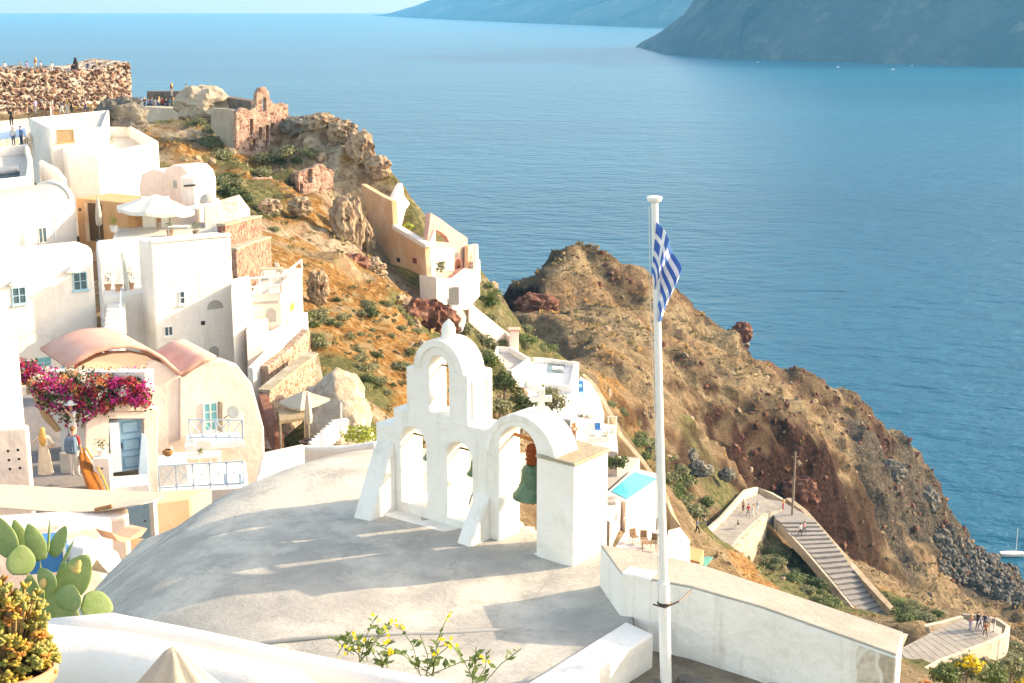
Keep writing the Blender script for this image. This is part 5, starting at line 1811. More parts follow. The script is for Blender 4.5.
# lower storey windows just above the flowers
window(tC, fC, 36, 357, 51, 368, BLUEFR, TEAL, 2, 2)
window(tC, fC, 62, 356, 77, 367, BLUEFR, GLASS, 2, 2)
for a in ((8, 281, 15, 285), (65, 266, 76, 272)):
    facepoly(tC, fC, [(a[0], a[3]), ((a[0] + a[2]) / 2, a[1]), (a[2], a[1] + 1), (a[2] + 1, a[3])], 'window_hood', WHITE, -0.02, 0.22)

# shaded court with stairs
z = lvl(100, 246, 80)
tS = house('court_wall', 'shaded bluish white court wall behind the flower pots', 'wall', [(96, 247), (154, 242), (152, 236), (96, 240)], z, 7.5, WHITEB, 0.2)
z2 = lvl(118, 292, 76)
house('court_ledge', 'white planter ledge in the shaded court', 'ledge', [(103, 297), (152, 291), (150, 284), (103, 288)], z2, 4.5, WHITE, 0.12)
for i, (px, py, h, m_, lb) in enumerate(((108, 288, 0.9, SAGE, 'wide'), (119, 289, 1.3, WHB, 'white flowered'), (131, 287, 1.0, SAGE, 'narrow'))):
    flower_pot(atz(px, py + 2, z2 + 0.0), 0.2 + 0.03 * (i == 1), h, lb + ' pot plant on the ledge of the shaded court', 50 + i, TERRA, m_)
mb = MB(pt(124, 285, 76.5)); mb.tube([pt(127, 290, 76.5), pt(125, 270, 76.5), pt(122, 252, 76.5)], [0.16, 0.12, 0.10], 8)
tag(mb.build('standing_pipe', WCANVAS), 'crooked white pipe rising from the pots in the shaded court', 'pipe')
st = thing('staircase', 'narrow white outdoor stairs climbing through the shaded court', 'staircase', pt(110, 345, 69))
for i in range(12):
    a = i / 11
    p = pt(112 + 4 * a, 352 - 48 * a, 68.0 + 6.5 * a)
    mb = MB(); mb.box(p - Vector((0, 0, 0.6)), (0.9, 0.62, 1.2), 0.1)
    part_of(mb.build('step', WHITE if i % 2 else WHITEB), st)
mb = MB()
for i in range(7):
    a = i / 6
    p = pt(119 + 3 * a, 350 - 48 * a, 68.0 + 6.5 * a)
    mb.tube([p, p + Vector((0, 0, 0.8))], 0.02, 5)
mb.tube([pt(119, 350, 68) + Vector((0, 0, .8)), pt(122, 302, 74.5) + Vector((0, 0, .8))], 0.025, 5)
part_of(mb.build('handrail', RAILBLUE), st)

# large cream house
z = lvl(152, 242, 75)
d0, d1 = atz(150, 244, z), atz(231, 236.5, z)
dD = (d1 - d0).normalized(); nD = Vector((-dD.y, dD.x, 0)); nD = nD if nD.y > 0 else -nD
tD = thing('cream_house', 'tall plain cream house wall with tiny windows and an oval grey patch', 'house', d0.lerp(d1, .5) - Vector((0, 0, 9)))
mb = MB(); mb.prism([(p.x, p.y) for p in (d0, d1, d1 + nD * 2.0, d0 + nD * 2.0)], z - 10.5, z)
part_of(mb.build('wall', WHITE, bevel=0.12, seg=3), tD)
mb = MB(); q0, q1 = d0 + Vector((0, 0, 0)) - nD * 0.05, d1 - nD * 0.05
mb.prism([(p.x, p.y) for p in (q0, q1, q1 + nD * 0.4, q0 + nD * 0.4)], z + 0.003, z + 0.18)
part_of(mb.build('coping', WHITE, bevel=0.05), tD)
fD = Face(d0, d1)
window(tD, fD, 179, 291, 185, 304, WHITEB, GLASS, 1, 2)
window(tD, fD, 164, 326, 173, 336, WHITEB, GLASS, 2, 1)
opening(tD, fD, 201, 321, 205, 325, DARK, 'vent_hole')
opening(tD, fD, 207, 300, 223, 309, GREYV, 'oval_patch', 1)  # flat grey patch on the wall, nothing cut behind it
opening(tD, fD, 209, 346, 219, 357, GREYV, 'lamp_niche', 1)
# its lower front towards the balcony
z = lvl(236, 300, 71)
e0, e1 = atz(192, 338, lvl(192, 338, 68)), None
z = lvl(200, 339, 68)
# stepped block at the right end
z = lvl(233, 286, 76)
house('stepped_block', 'white stepped block with a grey shadowed top beside the railed terrace', 'house', [(231, 290), (251, 284), (249, 275), (231, 279)], z, 7, WHITE, 0.08)

# terrace with white rails
z = lvl(252, 291, 79)
tE = house('railed_terrace_house', 'small white house under a flat terrace with a white railing', 'house', [(250, 295), (281, 293), (302, 276), (300, 268), (262, 270)], z, 6.5, CREAM, 0.06, 0.0, WPAVE)
pE = xy([(250, 295), (281, 293), (302, 276), (262, 270)], z)
mb = MB()
for a, b in ((0, 1), (1, 2)):
    p, q_ = Vector((*pE[a], z)), Vector((*pE[b], z))
    for hgt in (0.45, 0.95):
        mb.tube([p + Vector((0, 0, hgt)), q_ + Vector((0, 0, hgt))], 0.06, 6)
    for k in range(4):
        s_ = p.lerp(q_, k / 3); mb.tube([s_, s_ + Vector((0, 0, 1.0))], 0.055, 6)
part_of(mb.build('railing', WHITE), tE)
fE = Face(pE[0], pE[1])
opening(tE, fE, 253, 301, 278, 304, GREYV, 'shade_strip')  # flat grey strip painted in for the shade under the terrace edge
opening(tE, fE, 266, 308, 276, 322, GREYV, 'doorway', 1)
fE2 = Face(pE[1], pE[2])
opening(tE, fE2, 290, 303, 294, 311, mat('orange_paint', (0.6, 0.25, 0.05), 0.7, (0.5, 0.2, 0.04), 6), 'shutter')
table('pale wooden table on the railed terrace', Vector((*xy([(272, 281)], z)[0], z + 0.03)), 1.3, 0.8, 0.72, mat('pale_wood', (0.55, 0.42, 0.28), 0.7, (0.48, 0.35, 0.22), 8))
chair('pale chair at the table on the railed terrace', Vector((*xy([(282, 279)], z)[0], z + 0.03)), 2.2, WCANVAS)
# white flank walls stepping down beside the stone terrace
wallrun('flank_wall', 'upper white flank wall stepping down from the railed terrace', [pt(252, 346, 76), pt(268, 333, 77.5), pt(300, 318, 79), pt(305, 312, 80)], 2.0, 0.35, WHITE)
wallrun('flank_wall', 'lower white flank wall on top of the brown stone terrace', [pt(250, 368, 72), pt(266, 352, 73.5), pt(282, 342, 75)], 2.0, 0.35, WHITE)
z = lvl(256, 322, 77)
house('small_porch', 'little cream porch tucked under the railed terrace', 'porch', [(246, 330), (262, 327), (268, 318), (250, 320)], z, 5, CREAM, 0.06)

# stone walls
def stonewall(name, label, top, base_dz, thick, m, cap=None):
    return wallrun(name, label, top, base_dz, thick, m, 'stone wall', 0.03, cap, down=0.5)


stonewall('stone_wall', 'upper red stone wall with a pale coping beside the domed pillar', [pt(221, 226, 88), pt(240, 221, 92), pt(258, 217, 96)], 2.0, 0.5, REDSTONE, CAP)
stonewall('stone_wall', 'lower red stone wall with a pale coping above the railed terrace', [pt(232, 250, 83), pt(250, 243, 87), pt(267, 238, 91)], 2.0, 0.5, REDSTONE, CAP)
stonewall('stone_wall', 'upper tier of the brown stone retaining wall under the white flank wall', [pt(264, 366, 72.5), pt(284, 350, 74.5), pt(306, 329, 77), pt(311, 352, 77)], 2.5, 0.5, BROWNSTONE)
stonewall('stone_wall', 'lower tier of the brown stone retaining wall above the cream parasol', [pt(264, 392, 69), pt(290, 371, 72), pt(313, 354, 74.5), pt(318, 386, 74)], 2.5, 0.6, BROWNSTONE, CAP)
stonewall('stone_wall', 'dark red sloping stone buttress at the foot of the retaining wall', [pt(263, 394, 67.5), pt(270, 416, 65.5), pt(279, 436, 64)], 0.5, 0.45, mat('dark_red_stone', (0.16, 0.06, 0.045), 0.95, (0.26, 0.12, 0.08), 3, 0.06, 5))
zr = lvl(222, 218, 96)
mb = MB(); mb.prism(xy([(216, 224), (236, 221), (250, 212), (240, 205), (216, 208)], zr), zr - 2, [zr, zr, zr + .3, zr + .8, zr + .5])
tag(mb.build('rubble_roof', PALESTONE, bevel=0.1), 'low pale rubble roof behind the upper red stone wall', 'roof')

# pale cave-house lump and street bits under the retaining wall
p_ = pt(330, 430, 66)
parasol('open cream parasol under the brown stone retaining wall', pt(303, 391, 66), 1.25, 2.6, CANVAS, (R(4), R(-4)), 4, rise=0.55)
furled('furled_parasol', 'furled cream parasol beside the white stairs below the stone wall', pt(309, 440, 63), 2.3, 0.17, CANVAS)
t = thing('cave_house', 'pale lumpy cave house with white stairs beside the orange slope', 'house', pt(340, 425, 69))
mb = MB()
bm = bmesh.new(); bmesh.ops.create_icosphere(bm, subdivisions=4, radius=1)
cc = pt(338, 424, 70)
for v in bm.verts:
    n3 = fbm(np.array([v.co.x * 2]), np.array([v.co.y * 2]), np.array([v.co.z * 2]), 3, 5)[0]
    v.co = Vector((v.co.x * 1.9, v.co.y * 2.1, v.co.z * 2.5)) * (1 + 0.26 * n3)
mb.add([v.co + cc for v in bm.verts], [[v.index for v in f.verts] for f in bm.faces]); bm.free()
part_of(mb.build('wall', mat('pale_tuff', (0.50, 0.42, 0.32), 0.95, (0.36, 0.285, 0.205), 1.2, 0.3, 3, col3=(0.62, 0.56, 0.47), scale3=0.5, w3=0.5), smooth=True), t)
for i in range(9):
    p = pt(318 + 22 * i / 8, 441 - 21 * i / 8, 62.5 + 3 * i / 8)
    mb = MB(); mb.box(p - Vector((0, 0, 0.25)), (0.8, 0.35, 0.5), 0.5); part_of(mb.build('step', WHITE), t)
for (a, b) in (((341, 440), (341, 403)), ((322, 443), (322, 430))):
    mb = MB(); mb.tube([pt(*a, 62), pt(*b, 62)], 0.05, 6)
    part_of(mb.build('post', WHITE), t)
wallrun('low_wall', 'low white wall beyond the grey chapel roof by the lime green bush', [pt(300, 446, 58), pt(345, 446, 57), pt(378, 441, 56)], 1.5, 0.5, WHITE, bevel=0.15)
mb = MB(); leafball(mb, pt(362, 434, 58), (1.15, 0.8, 0.5), 420, 0.16, 77)
tag(mb.build('bush', LIME), 'lime green bush behind the low white wall beyond the chapel roof', 'bush')
t = thing('pergola', 'small thatched pergola in the lane under the retaining wall', 'pergola', pt(292, 436, 65))
mb = MB(); r0 = [pt(278, 412, 66), pt(306, 409, 66.5), pt(308, 420, 64), pt(280, 424, 63.5)]
up = Vector((0, 0, 0.15)); mb.add(r0 + [p + up for p in r0], [(3, 2, 1, 0), (4, 5, 6, 7), (0, 1, 5, 4), (1, 2, 6, 5), (2, 3, 7, 6), (3, 0, 4, 7)])
part_of(mb.build('thatch_roof', mat('straw', (0.40, 0.31, 0.19), 0.95, (0.30, 0.22, 0.13), 6, 0.03, 20)), t)
for p in r0:
    mb = MB(); mb.tube([p, p - Vector((0, 0, 2.0))], 0.06, 6); part_of(mb.build('post', PALEWOOD), t)

# ------------------------------------------------------------------ pink vault house with the balcony
zf = lvl(150, 372, 53.5)
f0, f1 = pt(146, 375, 53.5), pt(272, 374, 55.6)
f1.z = f0.z
tF = thing('pink_vault_house', 'cream house with two pink wavy vaults, a teal window and pale blue balconies', 'house', pt(190, 485, 53))
dF = Vector((f1.x - f0.x, f1.y - f0.y, 0)).normalized(); nF = Vector((-dF.y, dF.x, 0)); nF = nF if nF.y > 0 else -nF
fF = Face(f0, f1)
wl = [fF.at(*q_) for q_ in ((147, 500), (266, 486), (264, 428), (252, 384), (238, 366), (222, 360), (205, 362), (192, 370), (182, 378), (175, 372), (165, 364), (154, 360), (146, 362))]
k = len(wl); mb = MB()
mb.add([fF.P(u, w, o) for o in (0, -0.5) for u, w in wl], [tuple(range(k)), tuple(range(k, 2 * k))[::-1]] + [(i, (i + 1) % k, k + (i + 1) % k, k + i) for i in range(k)])
part_of(mb.build('facade', CREAM, bevel=0.06), tF)
# the vault shell: a wave profile pulled back into the hill
prof = [(68, 371), (82, 362), (96, 355), (112, 351), (130, 350), (146, 353), (160, 361), (171, 371), (180, 378), (190, 372), (202, 364), (216, 361), (232, 360)]
pf = [fF.at(*q_) for q_ in prof[:12]]
vs = []
deep = 3.4
rows = 8
for j in range(rows + 1):
    for u, w in pf:
        p = fF.P(u - 0.55 * j / rows, w, 0.15 - deep * j / rows)
        vs.append(p + Vector((0, 0, 0.10)))
k = len(pf)
mb = MB(); mb.add(vs, [(j * k + i, j * k + i + 1, (j + 1) * k + i + 1, (j + 1) * k + i) for j in range(rows) for i in range(k - 1)])
vo = mb.build('vault_roof', PINK, smooth=True)
s_ = vo.modifiers.new('thick', 'SOLIDIFY'); s_.thickness = 0.16; s_.offset = -1
part_of(vo, tF)
ug0, ug1 = pf[0], pf[8]
gab = [fF.at(68, 400)] + [fF.at(a, b + 3) for a, b in prof[:9]] + [fF.at(180, 400)]
k = len(gab); mb = MB()
mb.add([fF.P(u, w, o) for o in (-0.03, -0.5) for u, w in gab], [tuple(range(k)), tuple(range(k, 2 * k))[::-1]] + [(i, (i + 1) % k, k + (i + 1) % k, k + i) for i in range(k)])
part_of(mb.build('gable', mat('peach_gable', (0.78, 0.58, 0.42), 0.9, (0.74, 0.52, 0.36), 1, 0.008, 6)), tF)
window(tF, fF, 203, 402, 218, 431, WHITE, TEAL, 2, 3, bar=0.06)
facepoly(tF, fF, [(218.5, 401), (222, 402), (222, 431), (218.5, 432)], 'shutter', PALEWOOD, -0.01, 0.1)
facepoly(tF, fF, [(180, 377), (183, 377), (183, 438), (180, 438)], 'downpipe', CREAM, -0.01, 0.08)
# balcony slabs and rails
def deck(pix, z, thick, m, name, t):
    mb = MB(); mb.prism(xy(pix, z), z - thick, z); return part_of(mb.build(name, m, bevel=0.03), t)


zb1 = lvl(216, 441, 53)
deck([(184, 446), (244, 441), (240, 432), (186, 434)], zb1, 0.25, WHITEB, 'balcony_floor', tF)
mb = MB(); pa, pb_, pc_ = atz(190, 440, zb1), atz(243, 440.5, zb1), atz(243, 433, zb1)
palisade_mesh(mb, pa, pb_, 0.85, 4, True, 0.03); palisade_mesh(mb, pb_, pc_, 0.85, 1, True, 0.03)
part_of(mb.build('railing', RAILBLUE), tF)
zb2 = lvl(200, 490, 49)
deck([(156, 494), (248, 487), (246, 462), (160, 466)], zb2, 0.6, WHITEB, 'terrace_floor', tF)
mb = MB(); pa, pb_ = atz(160, 491, zb2), atz(244, 486, zb2)
palisade_mesh(mb, pa, pb_, 0.98, 5, True, 0.028)
part_of(mb.build('railing', RAILBLUE), tF)
for px in (226, 241):
    mb = MB(); p = atz(px, 484, zb2); mb.tube([p, p + Vector((0, 0, zb1 - zb2 - 0.2))], 0.07, 8)
    part_of(mb.build('post', RAILBLUE), tF)
house('alley_roof', 'low pale flat roof in the gap between the balcony house and the grey dome', 'roof', [(256, 478), (302, 455), (304, 443), (262, 452)], lvl(280, 460, 47), 4, CREAM, 0.1)
# terrace furniture
p = atz(196, 474, zb2)
table('white rectangular table on the lower pale blue terrace', p, 1.9, 0.8, 0.74, WCANVAS, 0.15)
chair('white chair at the left end of the terrace table', atz(178, 474, zb2), 1.4, WCANVAS)
chair('white chair behind the terrace table', atz(205, 468, zb2), 0.2, WCANVAS)
mb = MB(); leafball(mb, p + Vector((0.2, 0, 0.9)), (0.16, 0.16, 0.14), 60, 0.08, 4)
tag(mb.build('bouquet', SAGE), 'small bunch of greenery on the white terrace table', 'bouquet')
t = thing('basket', 'brown wicker basket on the ledge by the portal', 'basket', pt(168, 455, 49.5))
mb = MB(); mb.lathe(pt(168, 456, 49.5), [(0.10, 0), (0.19, 0.1), (0.2, 0.2), (0.14, 0.24), (0.13, 0.2)], 14); part_of(mb.build('bowl', mat('wicker', (0.30, 0.17, 0.07), 0.9, (0.20, 0.11, 0.05), 14, 0.01, 40)), t)
mb = MB(); mb.tube([pt(164.5, 453, 49.5), pt(166, 449, 49.5), pt(170, 449, 49.5), pt(171.5, 453, 49.5)], 0.02, 5); part_of(mb.build('handle', WOOD), t)
zl = lvl(160, 460, 50)
house('terrace_ledge', 'white ledge between the blue door portal and the terrace table', 'ledge', [(150, 466), (188, 463), (184, 452), (152, 455)], zl, 1.6, WHITE, 0.05)
t = thing('satellite_dish', 'white satellite dish on a bracket beside the teal window', 'satellite dish', pt(232, 414, 53.4))
mb = MB(); M_ = Matrix.Rotation(R(70), 3, 'X'); mb.lathe(pt(234, 412, 53.2), [(0.02, 0), (0.16, 0.03), (0.26, 0.09), (0.25, 0.10), (0.15, 0.04), (0.02, 0.01)], 16, M_); part_of(mb.build('dish', WCANVAS, smooth=True), t)
mb = MB(); mb.tube([pt(224, 418, 54), pt(234, 412, 53.3)], 0.02, 5); part_of(mb.build('bracket', IRON), t)

# ------------------------------------------------------------------ portal with the blue door and bougainvillea
pY = 47.5
g0, g1 = pt(98, 480, pY), pt(156, 480, pY + 0.9)
fG = Face(g0, g1)
tG = thing('door_portal', 'cream portal wall with a stepped lintel and a pale blue panelled door', 'portal', pt(126, 478, pY))
o = [fG.at(*q_) for q_ in ((84, 500), (158, 500), (158, 409), (150, 408), (146, 399), (112, 400), (108, 404), (98, 412), (86, 424))]
hole = [fG.at(*q_) for q_ in ((108, 500), (145, 500), (145, 418), (108, 418))]
plate(o, [hole], 0.45, 0.03, 'wall', CREAM, (fG.a, fG.u, -fG.n, Vector((0, 0, 1))), tG)
facepoly(tG, fG, [(106, 401), (147, 400), (148, 410), (106, 411)], 'lintel', CREAM, -0.02, 0.14, 0.03)
facepoly(tG, fG, [(106, 412), (146.5, 411), (146.5, 418), (106, 418)], 'lintel', CREAM, -0.02, 0.07, 0.02)
mb = MB(); u0, w0 = fG.at(123, 474); u1, w1 = fG.at(143, 419)
u0_, _ = fG.at(110, 440)
fG.slab(mb, u0, u1, w0, w1, -0.34, -0.28)
dr = part_of(mb.build('door', BLUEDOOR), tG)
mb = MB()
for i in range(3):
    a, b = w0 + (w1 - w0) * (i / 3 + 0.05), w0 + (w1 - w0) * ((i + 1) / 3 - 0.05)
    for (q0_, q1_, r0_, r1_) in ((u0 + .1, u1 - .1, a, a + .05), (u0 + .1, u1 - .1, b - .05, b), (u0 + .1, u0 + .15, a + .05, b - .05), (u1 - .15, u1 - .1, a + .05, b - .05)):
        fG.slab(mb, q0_, q1_, r0_, r1_, -0.285, -0.25)
o_ = mb.build('panel_moulding', mat('blue_paint_dark', (0.13, 0.31, 0.46), 0.5, (0.16, 0.35, 0.5), 6)); o_.parent = dr; o_.location = o_.location - Vector(tG.location) - Vector(dr.location)
mb = MB(); mb.tube([fG.P(u0 + 0.08, (w0 + w1) / 2 - .1, -0.26), fG.P(u0 + 0.08, (w0 + w1) / 2 + .1, -0.26)], 0.02, 6)
o_ = mb.build('handle', IRON); o_.parent = dr; o_.location = o_.location - Vector(tG.location) - Vector(dr.location)
mb = MB(); fG.slab(mb, u0_, u0 - 0.02, w0 + 0.1, w1, -0.30, 0.0)
part_of(mb.build('open_shutter', mat('faded_blue', (0.48, 0.60, 0.69), 0.6, (0.54, 0.66, 0.74), 5)), tG)
facepoly(tG, fG, [(141, 432), (146, 436), (148, 470), (147, 500), (139, 500), (138, 470)], 'side_leaf', RAILBLUE, 0.02, 0.10, 0.02)
# steps and low gate under the door
deck([(106, 488), (150, 484), (146, 474), (106, 477)], lvl(126, 476, pY - 0.5), 0.5, WHITEB, 'threshold', tG)
gt = thing('blue_gate', 'pale blue board gate below the panelled door, half hidden by the canopy', 'gate', pt(133, 530, 42))
fg = Face(pt(110, 520, 42.3), pt(150, 520, 41.6))
u0, w0 = fg.at(117, 533); u1, w1 = fg.at(150, 503)
mb = MB()
for i in range(5):
    fg.slab(mb, u0 + (u1 - u0) * (i / 5) + .01, u0 + (u1 - u0) * ((i + 1) / 5) - .01, w0, w1, -0.02, 0.03)
part_of(mb.build('boards', BLUEDOOR), gt)
mb = MB(); fg.slab(mb, u1 + 0.01, u1 + 0.18, w0, w1 + 0.1, -0.1, 0.06); part_of(mb.build('post', WHITE), gt)
mb = MB(); fg.slab(mb, u0 - .14, u0 - .01, w0, w1 + 0.05, -0.1, 0.06); part_of(mb.build('post', WHITE), gt)
mb = MB(); mb.lathe(fg.P(u1 - .2, (w0 + w1) / 2, 0.04), [(0.02, -0.03), (0.035, 0), (0.02, 0.03)], 8); part_of(mb.build('knob', IRON), gt)

# wall that carries the flowers, with the brown arch over the lane
fb0, fb1 = pt(14, 440, 49.8), pt(112, 440, 48.2)
fH = Face(fb0, fb1)
tH = thing('flower_wall', 'white garden wall with a brown raking arch over the grey lane', 'wall', pt(60, 470, 49))
o = [fH.at(*q_) for q_ in ((16, 372), (145, 372), (145, 402), (112, 402), (100, 412), (86, 424), (86, 480), (64, 480), (60, 430), (47, 412), (36, 386), (30, 378), (16, 377))]
k = len(o); mb = MB()
mb.add([fH.P(u, w, q_) for q_ in (0.0, -0.5) for u, w in o], [tuple(range(k)), tuple(range(k, 2 * k))[::-1]] + [(i, (i + 1) % k, k + (i + 1) % k, k + i) for i in range(k)])
part_of(mb.build('wall', WHITE), tH)
strip = [(18, 378), (32, 378), (38, 388), (48, 412), (61, 429), (57, 432), (44, 418), (33, 395), (27, 385), (18, 385)]
facepoly(tH, fH, strip, 'arch_band', TAN, -0.5, 0.06)
strip2 = [(18, 386), (27, 386), (32, 396), (18, 398)]
facepoly(tH, fH, strip2, 'soffit', TAN, -0.9, -0.45)
# lane
house('lane_steps', 'grey paved lane rising behind the two tourists', 'lane', [(8, 500), (100, 500), (92, 455), (30, 395), (16, 395)], -16.0, 2.0, PAVE, 0.0)['kind'] = 'structure'
mb = MB()
lane = [pt(16, 398, 52.5), pt(62, 398, 52.5), pt(62, 462, 48.5), pt(20, 462, 48.5)]
mb.add(lane + [p - Vector((0, 0, 0.4)) for p in lane], [(0, 1, 2, 3), (7, 6, 5, 4), (0, 4, 5, 1), (1, 5, 6, 2), (2, 6, 7, 3), (3, 7, 4, 0)])
structure(mb.build('lane_ramp', PAVE))

# bougainvillea: colour clumps over the wall
boug = thing('bougainvillea', 'bougainvillea in magenta, red, orange and white spilling over the white garden wall', 'bougainvillea', pt(80, 425, 48))
rs = random.Random(11)
clumps = {0: MB(), 1: MB(), 2: MB(), 3: MB(), 4: MB()}
for i in range(300):
    px = rs.uniform(13, 147)
    top = 363 if px < 34 else 370 if px < 70 else 371
    bot = 378 if px < 30 else 392 + (px - 30) * 0.9 if px < 70 else 426 - (px - 75) * 0.55 if px < 112 else 404
    if bot <= top:
        continue
    py = rs.uniform(top, bot)
    Y = 47.3 + (0.9 if py < 384 else 0.4) * rs.random() + (0.8 if py < 378 else 0)
    c = pt(px, py, Y)
    pm = (px - 90) / 55; q_ = (py - top) / (bot - top)
    if px < 45 and py < 385:
        kind = rs.choices((0, 1, 2, 3, 4), (3, 3, 2, 2, 3))[0]
    elif q_ < 0.25 and px < 110:
        kind = rs.choices((0, 1, 2, 3, 4), (2, 2, 4, 3, 3))[0]
    elif q_ > 0.75 and px < 75:
        kind = rs.choices((0, 1, 2, 3, 4), (2, 2, 1, 3, 4))[0]
    else:
        kind = rs.choices((0, 1, 2, 3, 4), (9, 5, 2, 3, 4))[0]
    leafball(clumps[kind], c, (0.32, 0.26, 0.28), 40, 0.10, i)
    leafball(clumps[4], c + Vector((0, 0.12, -0.05)), (0.32, 0.22, 0.30), 12, 0.12, i + 500)
for kind, mm in enumerate((MAG, REDB, ORB, WHB, DARKLEAF)):
    nm = ('blossom', 'blossom', 'blossom', 'blossom', 'foliage')[kind]
    part_of(clumps[kind].build(nm, mm), boug)
mb = MB()
for (a, b) in (((70, 440), (60, 392)), ((82, 428), (90, 384)), ((110, 405), (120, 380))):
    p0, p1 = pt(*a, 48.3), pt(*b, 48.3); mb.tube([p0, p0.lerp(p1, .5) + Vector((0.1, 0, 0)), p1], [0.05, 0.04, 0.02], 6)
part_of(mb.build('stem', PALEWOOD), boug)
mb = MB()
for i in range(9):
    leafball(mb, pt(88 + i * 2.4, 357 - i * 1.2 + (i % 3) * 2, 55.5), (0.22, 0.2, 0.16), 26, 0.1, 300 + i)
tag(mb.build('flowering_creeper', REDB), 'red flowering creeper at the near foot of the pink vault', 'creeper')

# left edge pale walls
z = lvl(0, 340, 45)
house('edge_wall', 'tall pale pinkish wall rising at the edge of the picture beside the lane', 'wall', [(-40, 352), (12, 342), (18, 338), (-20, 342)], z, 6, CREAM, 0.08)
z = lvl(0, 428, 43)
tW = house('pierced_wall', 'low cream wall with two columns of small round holes before the lane', 'wall', [(-60, 434), (27, 427), (29, 424), (-60, 430)], z, 5, CREAM, 0.08)
pw = xy([(-60, 434), (27, 427)], z); fW = Face(*pw)
for (a, b) in ((8, 451), (9, 460), (10, 469), (18, 450), (19, 459), (20, 468)):
    mb = MB(); u, w = fW.at(a, b); M_ = Matrix.Rotation(R(90), 3, 'X')
    mb.lathe(fW.P(u, w, 0.0), [(0.045, -0.02), (0.045, 0.012)], 10, M_); part_of(mb.build('hole', DARK), tW)

# orange boat leaning at the lane
bt = thing('wooden_boat', 'upturned orange wooden boat prow beside the pot by the blue door', 'boat', pt(95, 488, 44.5))
mb = MB()
spine = [pt(86, 447, 46.3), pt(91, 455, 46), pt(97, 465, 45.5), pt(103, 476, 45), pt(108, 488, 44.6), pt(110, 498, 44.4)]
vs = []; n = 9
for i, p in enumerate(spine):
    w_ = [0.04, 0.16, 0.23, 0.27, 0.28, 0.27][i]
    for k in range(n):
        a = math.pi * k / (n - 1)
        vs.append(p + Vector((-w_ * 1.15 + w_ * math.cos(a), -0.1 - w_ * 0.7 * math.sin(a), -0.12 * (1 + math.cos(a)))))
fs = [(i * n + k, i * n + k + 1, (i + 1) * n + k + 1, (i + 1) * n + k) for i in range(len(spine) - 1) for k in range(n - 1)]
mb.add(vs, fs); o_ = mb.build('hull', OCHREWOOD, smooth=True); s_ = o_.modifiers.new('t', 'SOLIDIFY'); s_.thickness = 0.05; part_of(o_, bt)
mb = MB(); mb.tube([p + Vector((0.02, -0.1, 0.0)) for p in spine], 0.035, 6); part_of(mb.build('gunwale', mat('yellow_wood', (0.62, 0.38, 0.08), 0.5, (0.55, 0.3, 0.05), 6)), bt)
# flower pot on its white pedestal
zp = pt(102, 456, 45.6)
t = thing('pedestal', 'square white pedestal with two small holes under the flower pot', 'pedestal', zp - Vector((0, 0, 1.6)))
mb = MB(); mb.box(zp - Vector((0, 0, 0.85)), (0.55, 0.5, 1.7), 0.1); part_of(mb.build('column', WHITE, bevel=0.03), t)
for dz in (0.35, 0.65):
    mb = MB(); mb.lathe(zp + Vector((0.05, -0.262, -dz)), [(0.035, -0.01), (0.035, 0.01)], 8, Matrix.Rotation(R(90), 3, 'X')); part_of(mb.build('hole', DARK), t)
flower_pot(zp, 0.16, 0.5, 'leafy pot plant with pink blooms on the white pedestal', 91, WHITE, LEAF)

# canopies and lower corner at the left
t = thing('canvas_canopy', 'long cream canvas canopy stretched over the lower lane', 'canopy', pt(60, 520, 38))
mb = MB(); rows = [[(-60, 482), (40, 487), (105, 492), (180, 492)], [(-60, 500), (40, 505), (105, 512), (150, 503)], [(-60, 503), (40, 512), (90, 514), (140, 505)]]
dp = [41.5, 39, 38.6]
vs = [pt(a, b, dp[i] - 0.3 * j + (0.02 if i == 2 else 0)) for i, r_ in enumerate(rows) for j, (a, b) in enumerate(r_)]
mb.add(vs, [(i * 4 + j, i * 4 + j + 1, (i + 1) * 4 + j + 1, (i + 1) * 4 + j) for i in range(2) for j in range(3)])
o_ = mb.build('cloth', CANVAS); sm = o_.modifiers.new('sub', 'SUBSURF'); sm.levels = 3; sm.render_levels = 3; sm = o_.modifiers.new('t', 'SOLIDIFY'); sm.thickness = 0.03; part_of(o_, t)
mb = MB(); mb.tube([pt(95, 510, 38), pt(112, 506, 38)], 0.06, 6); mb.tube([pt(10, 526, 38.2), pt(62, 515, 38)], 0.04, 6); mb.tube([pt(60, 512, 38.4), pt(60, 560, 38.4)], 0.05, 6); part_of(mb.build('spar', mat('copper_pole', (0.40, 0.20, 0.08), 0.6, (0.3, 0.14, 0.05), 6)), t)
z = lvl(60, 520, 37.5)
house('lower_lane_wall', 'wide cream wall below the canvas canopy', 'wall', [(-60, 540), (66, 521), (128, 516), (128, 506), (-60, 518)], z, 4.0, CREAM, 0.12)
z = lvl(66, 522, 36.5)
house('cream_block', 'cream block between the blue bin and the lower lane arch', 'house', [(50, 533), (100, 524), (112, 516), (64, 518)], z, 4, CREAM, 0.1)
bx = thing('blue_bin', 'deep blue wooden bin with a white ring mark behind the cactus', 'bin', pt(55, 566, 33))
fx = Face(pt(35, 560, 33), pt(66, 555, 33.2)); u0, w0 = fx.at(30, 575); u1, w1 = fx.at(66, 543)
mb = MB(); fx.slab(mb, u0, u1, w0, w1, -0.6, 0); part_of(mb.build('body', DEEPBLUE, bevel=0.02), bx)
mb = MB(); fx.slab(mb, fx.at(63, 555)[0], fx.at(66, 555)[0], w0, w1, 0.002, 0.03); part_of(mb.build('edge_strip', WHITE), bx)
mb = MB(); u, w = fx.at(58.5, 546)
mb.tube([fx.P(u + .09 * math.cos(a), w + .09 * math.sin(a), 0.015) for a in np.linspace(0, 2 * math.pi, 13)], 0.02, 5); part_of(mb.build('ring_mark', WHITE), bx)
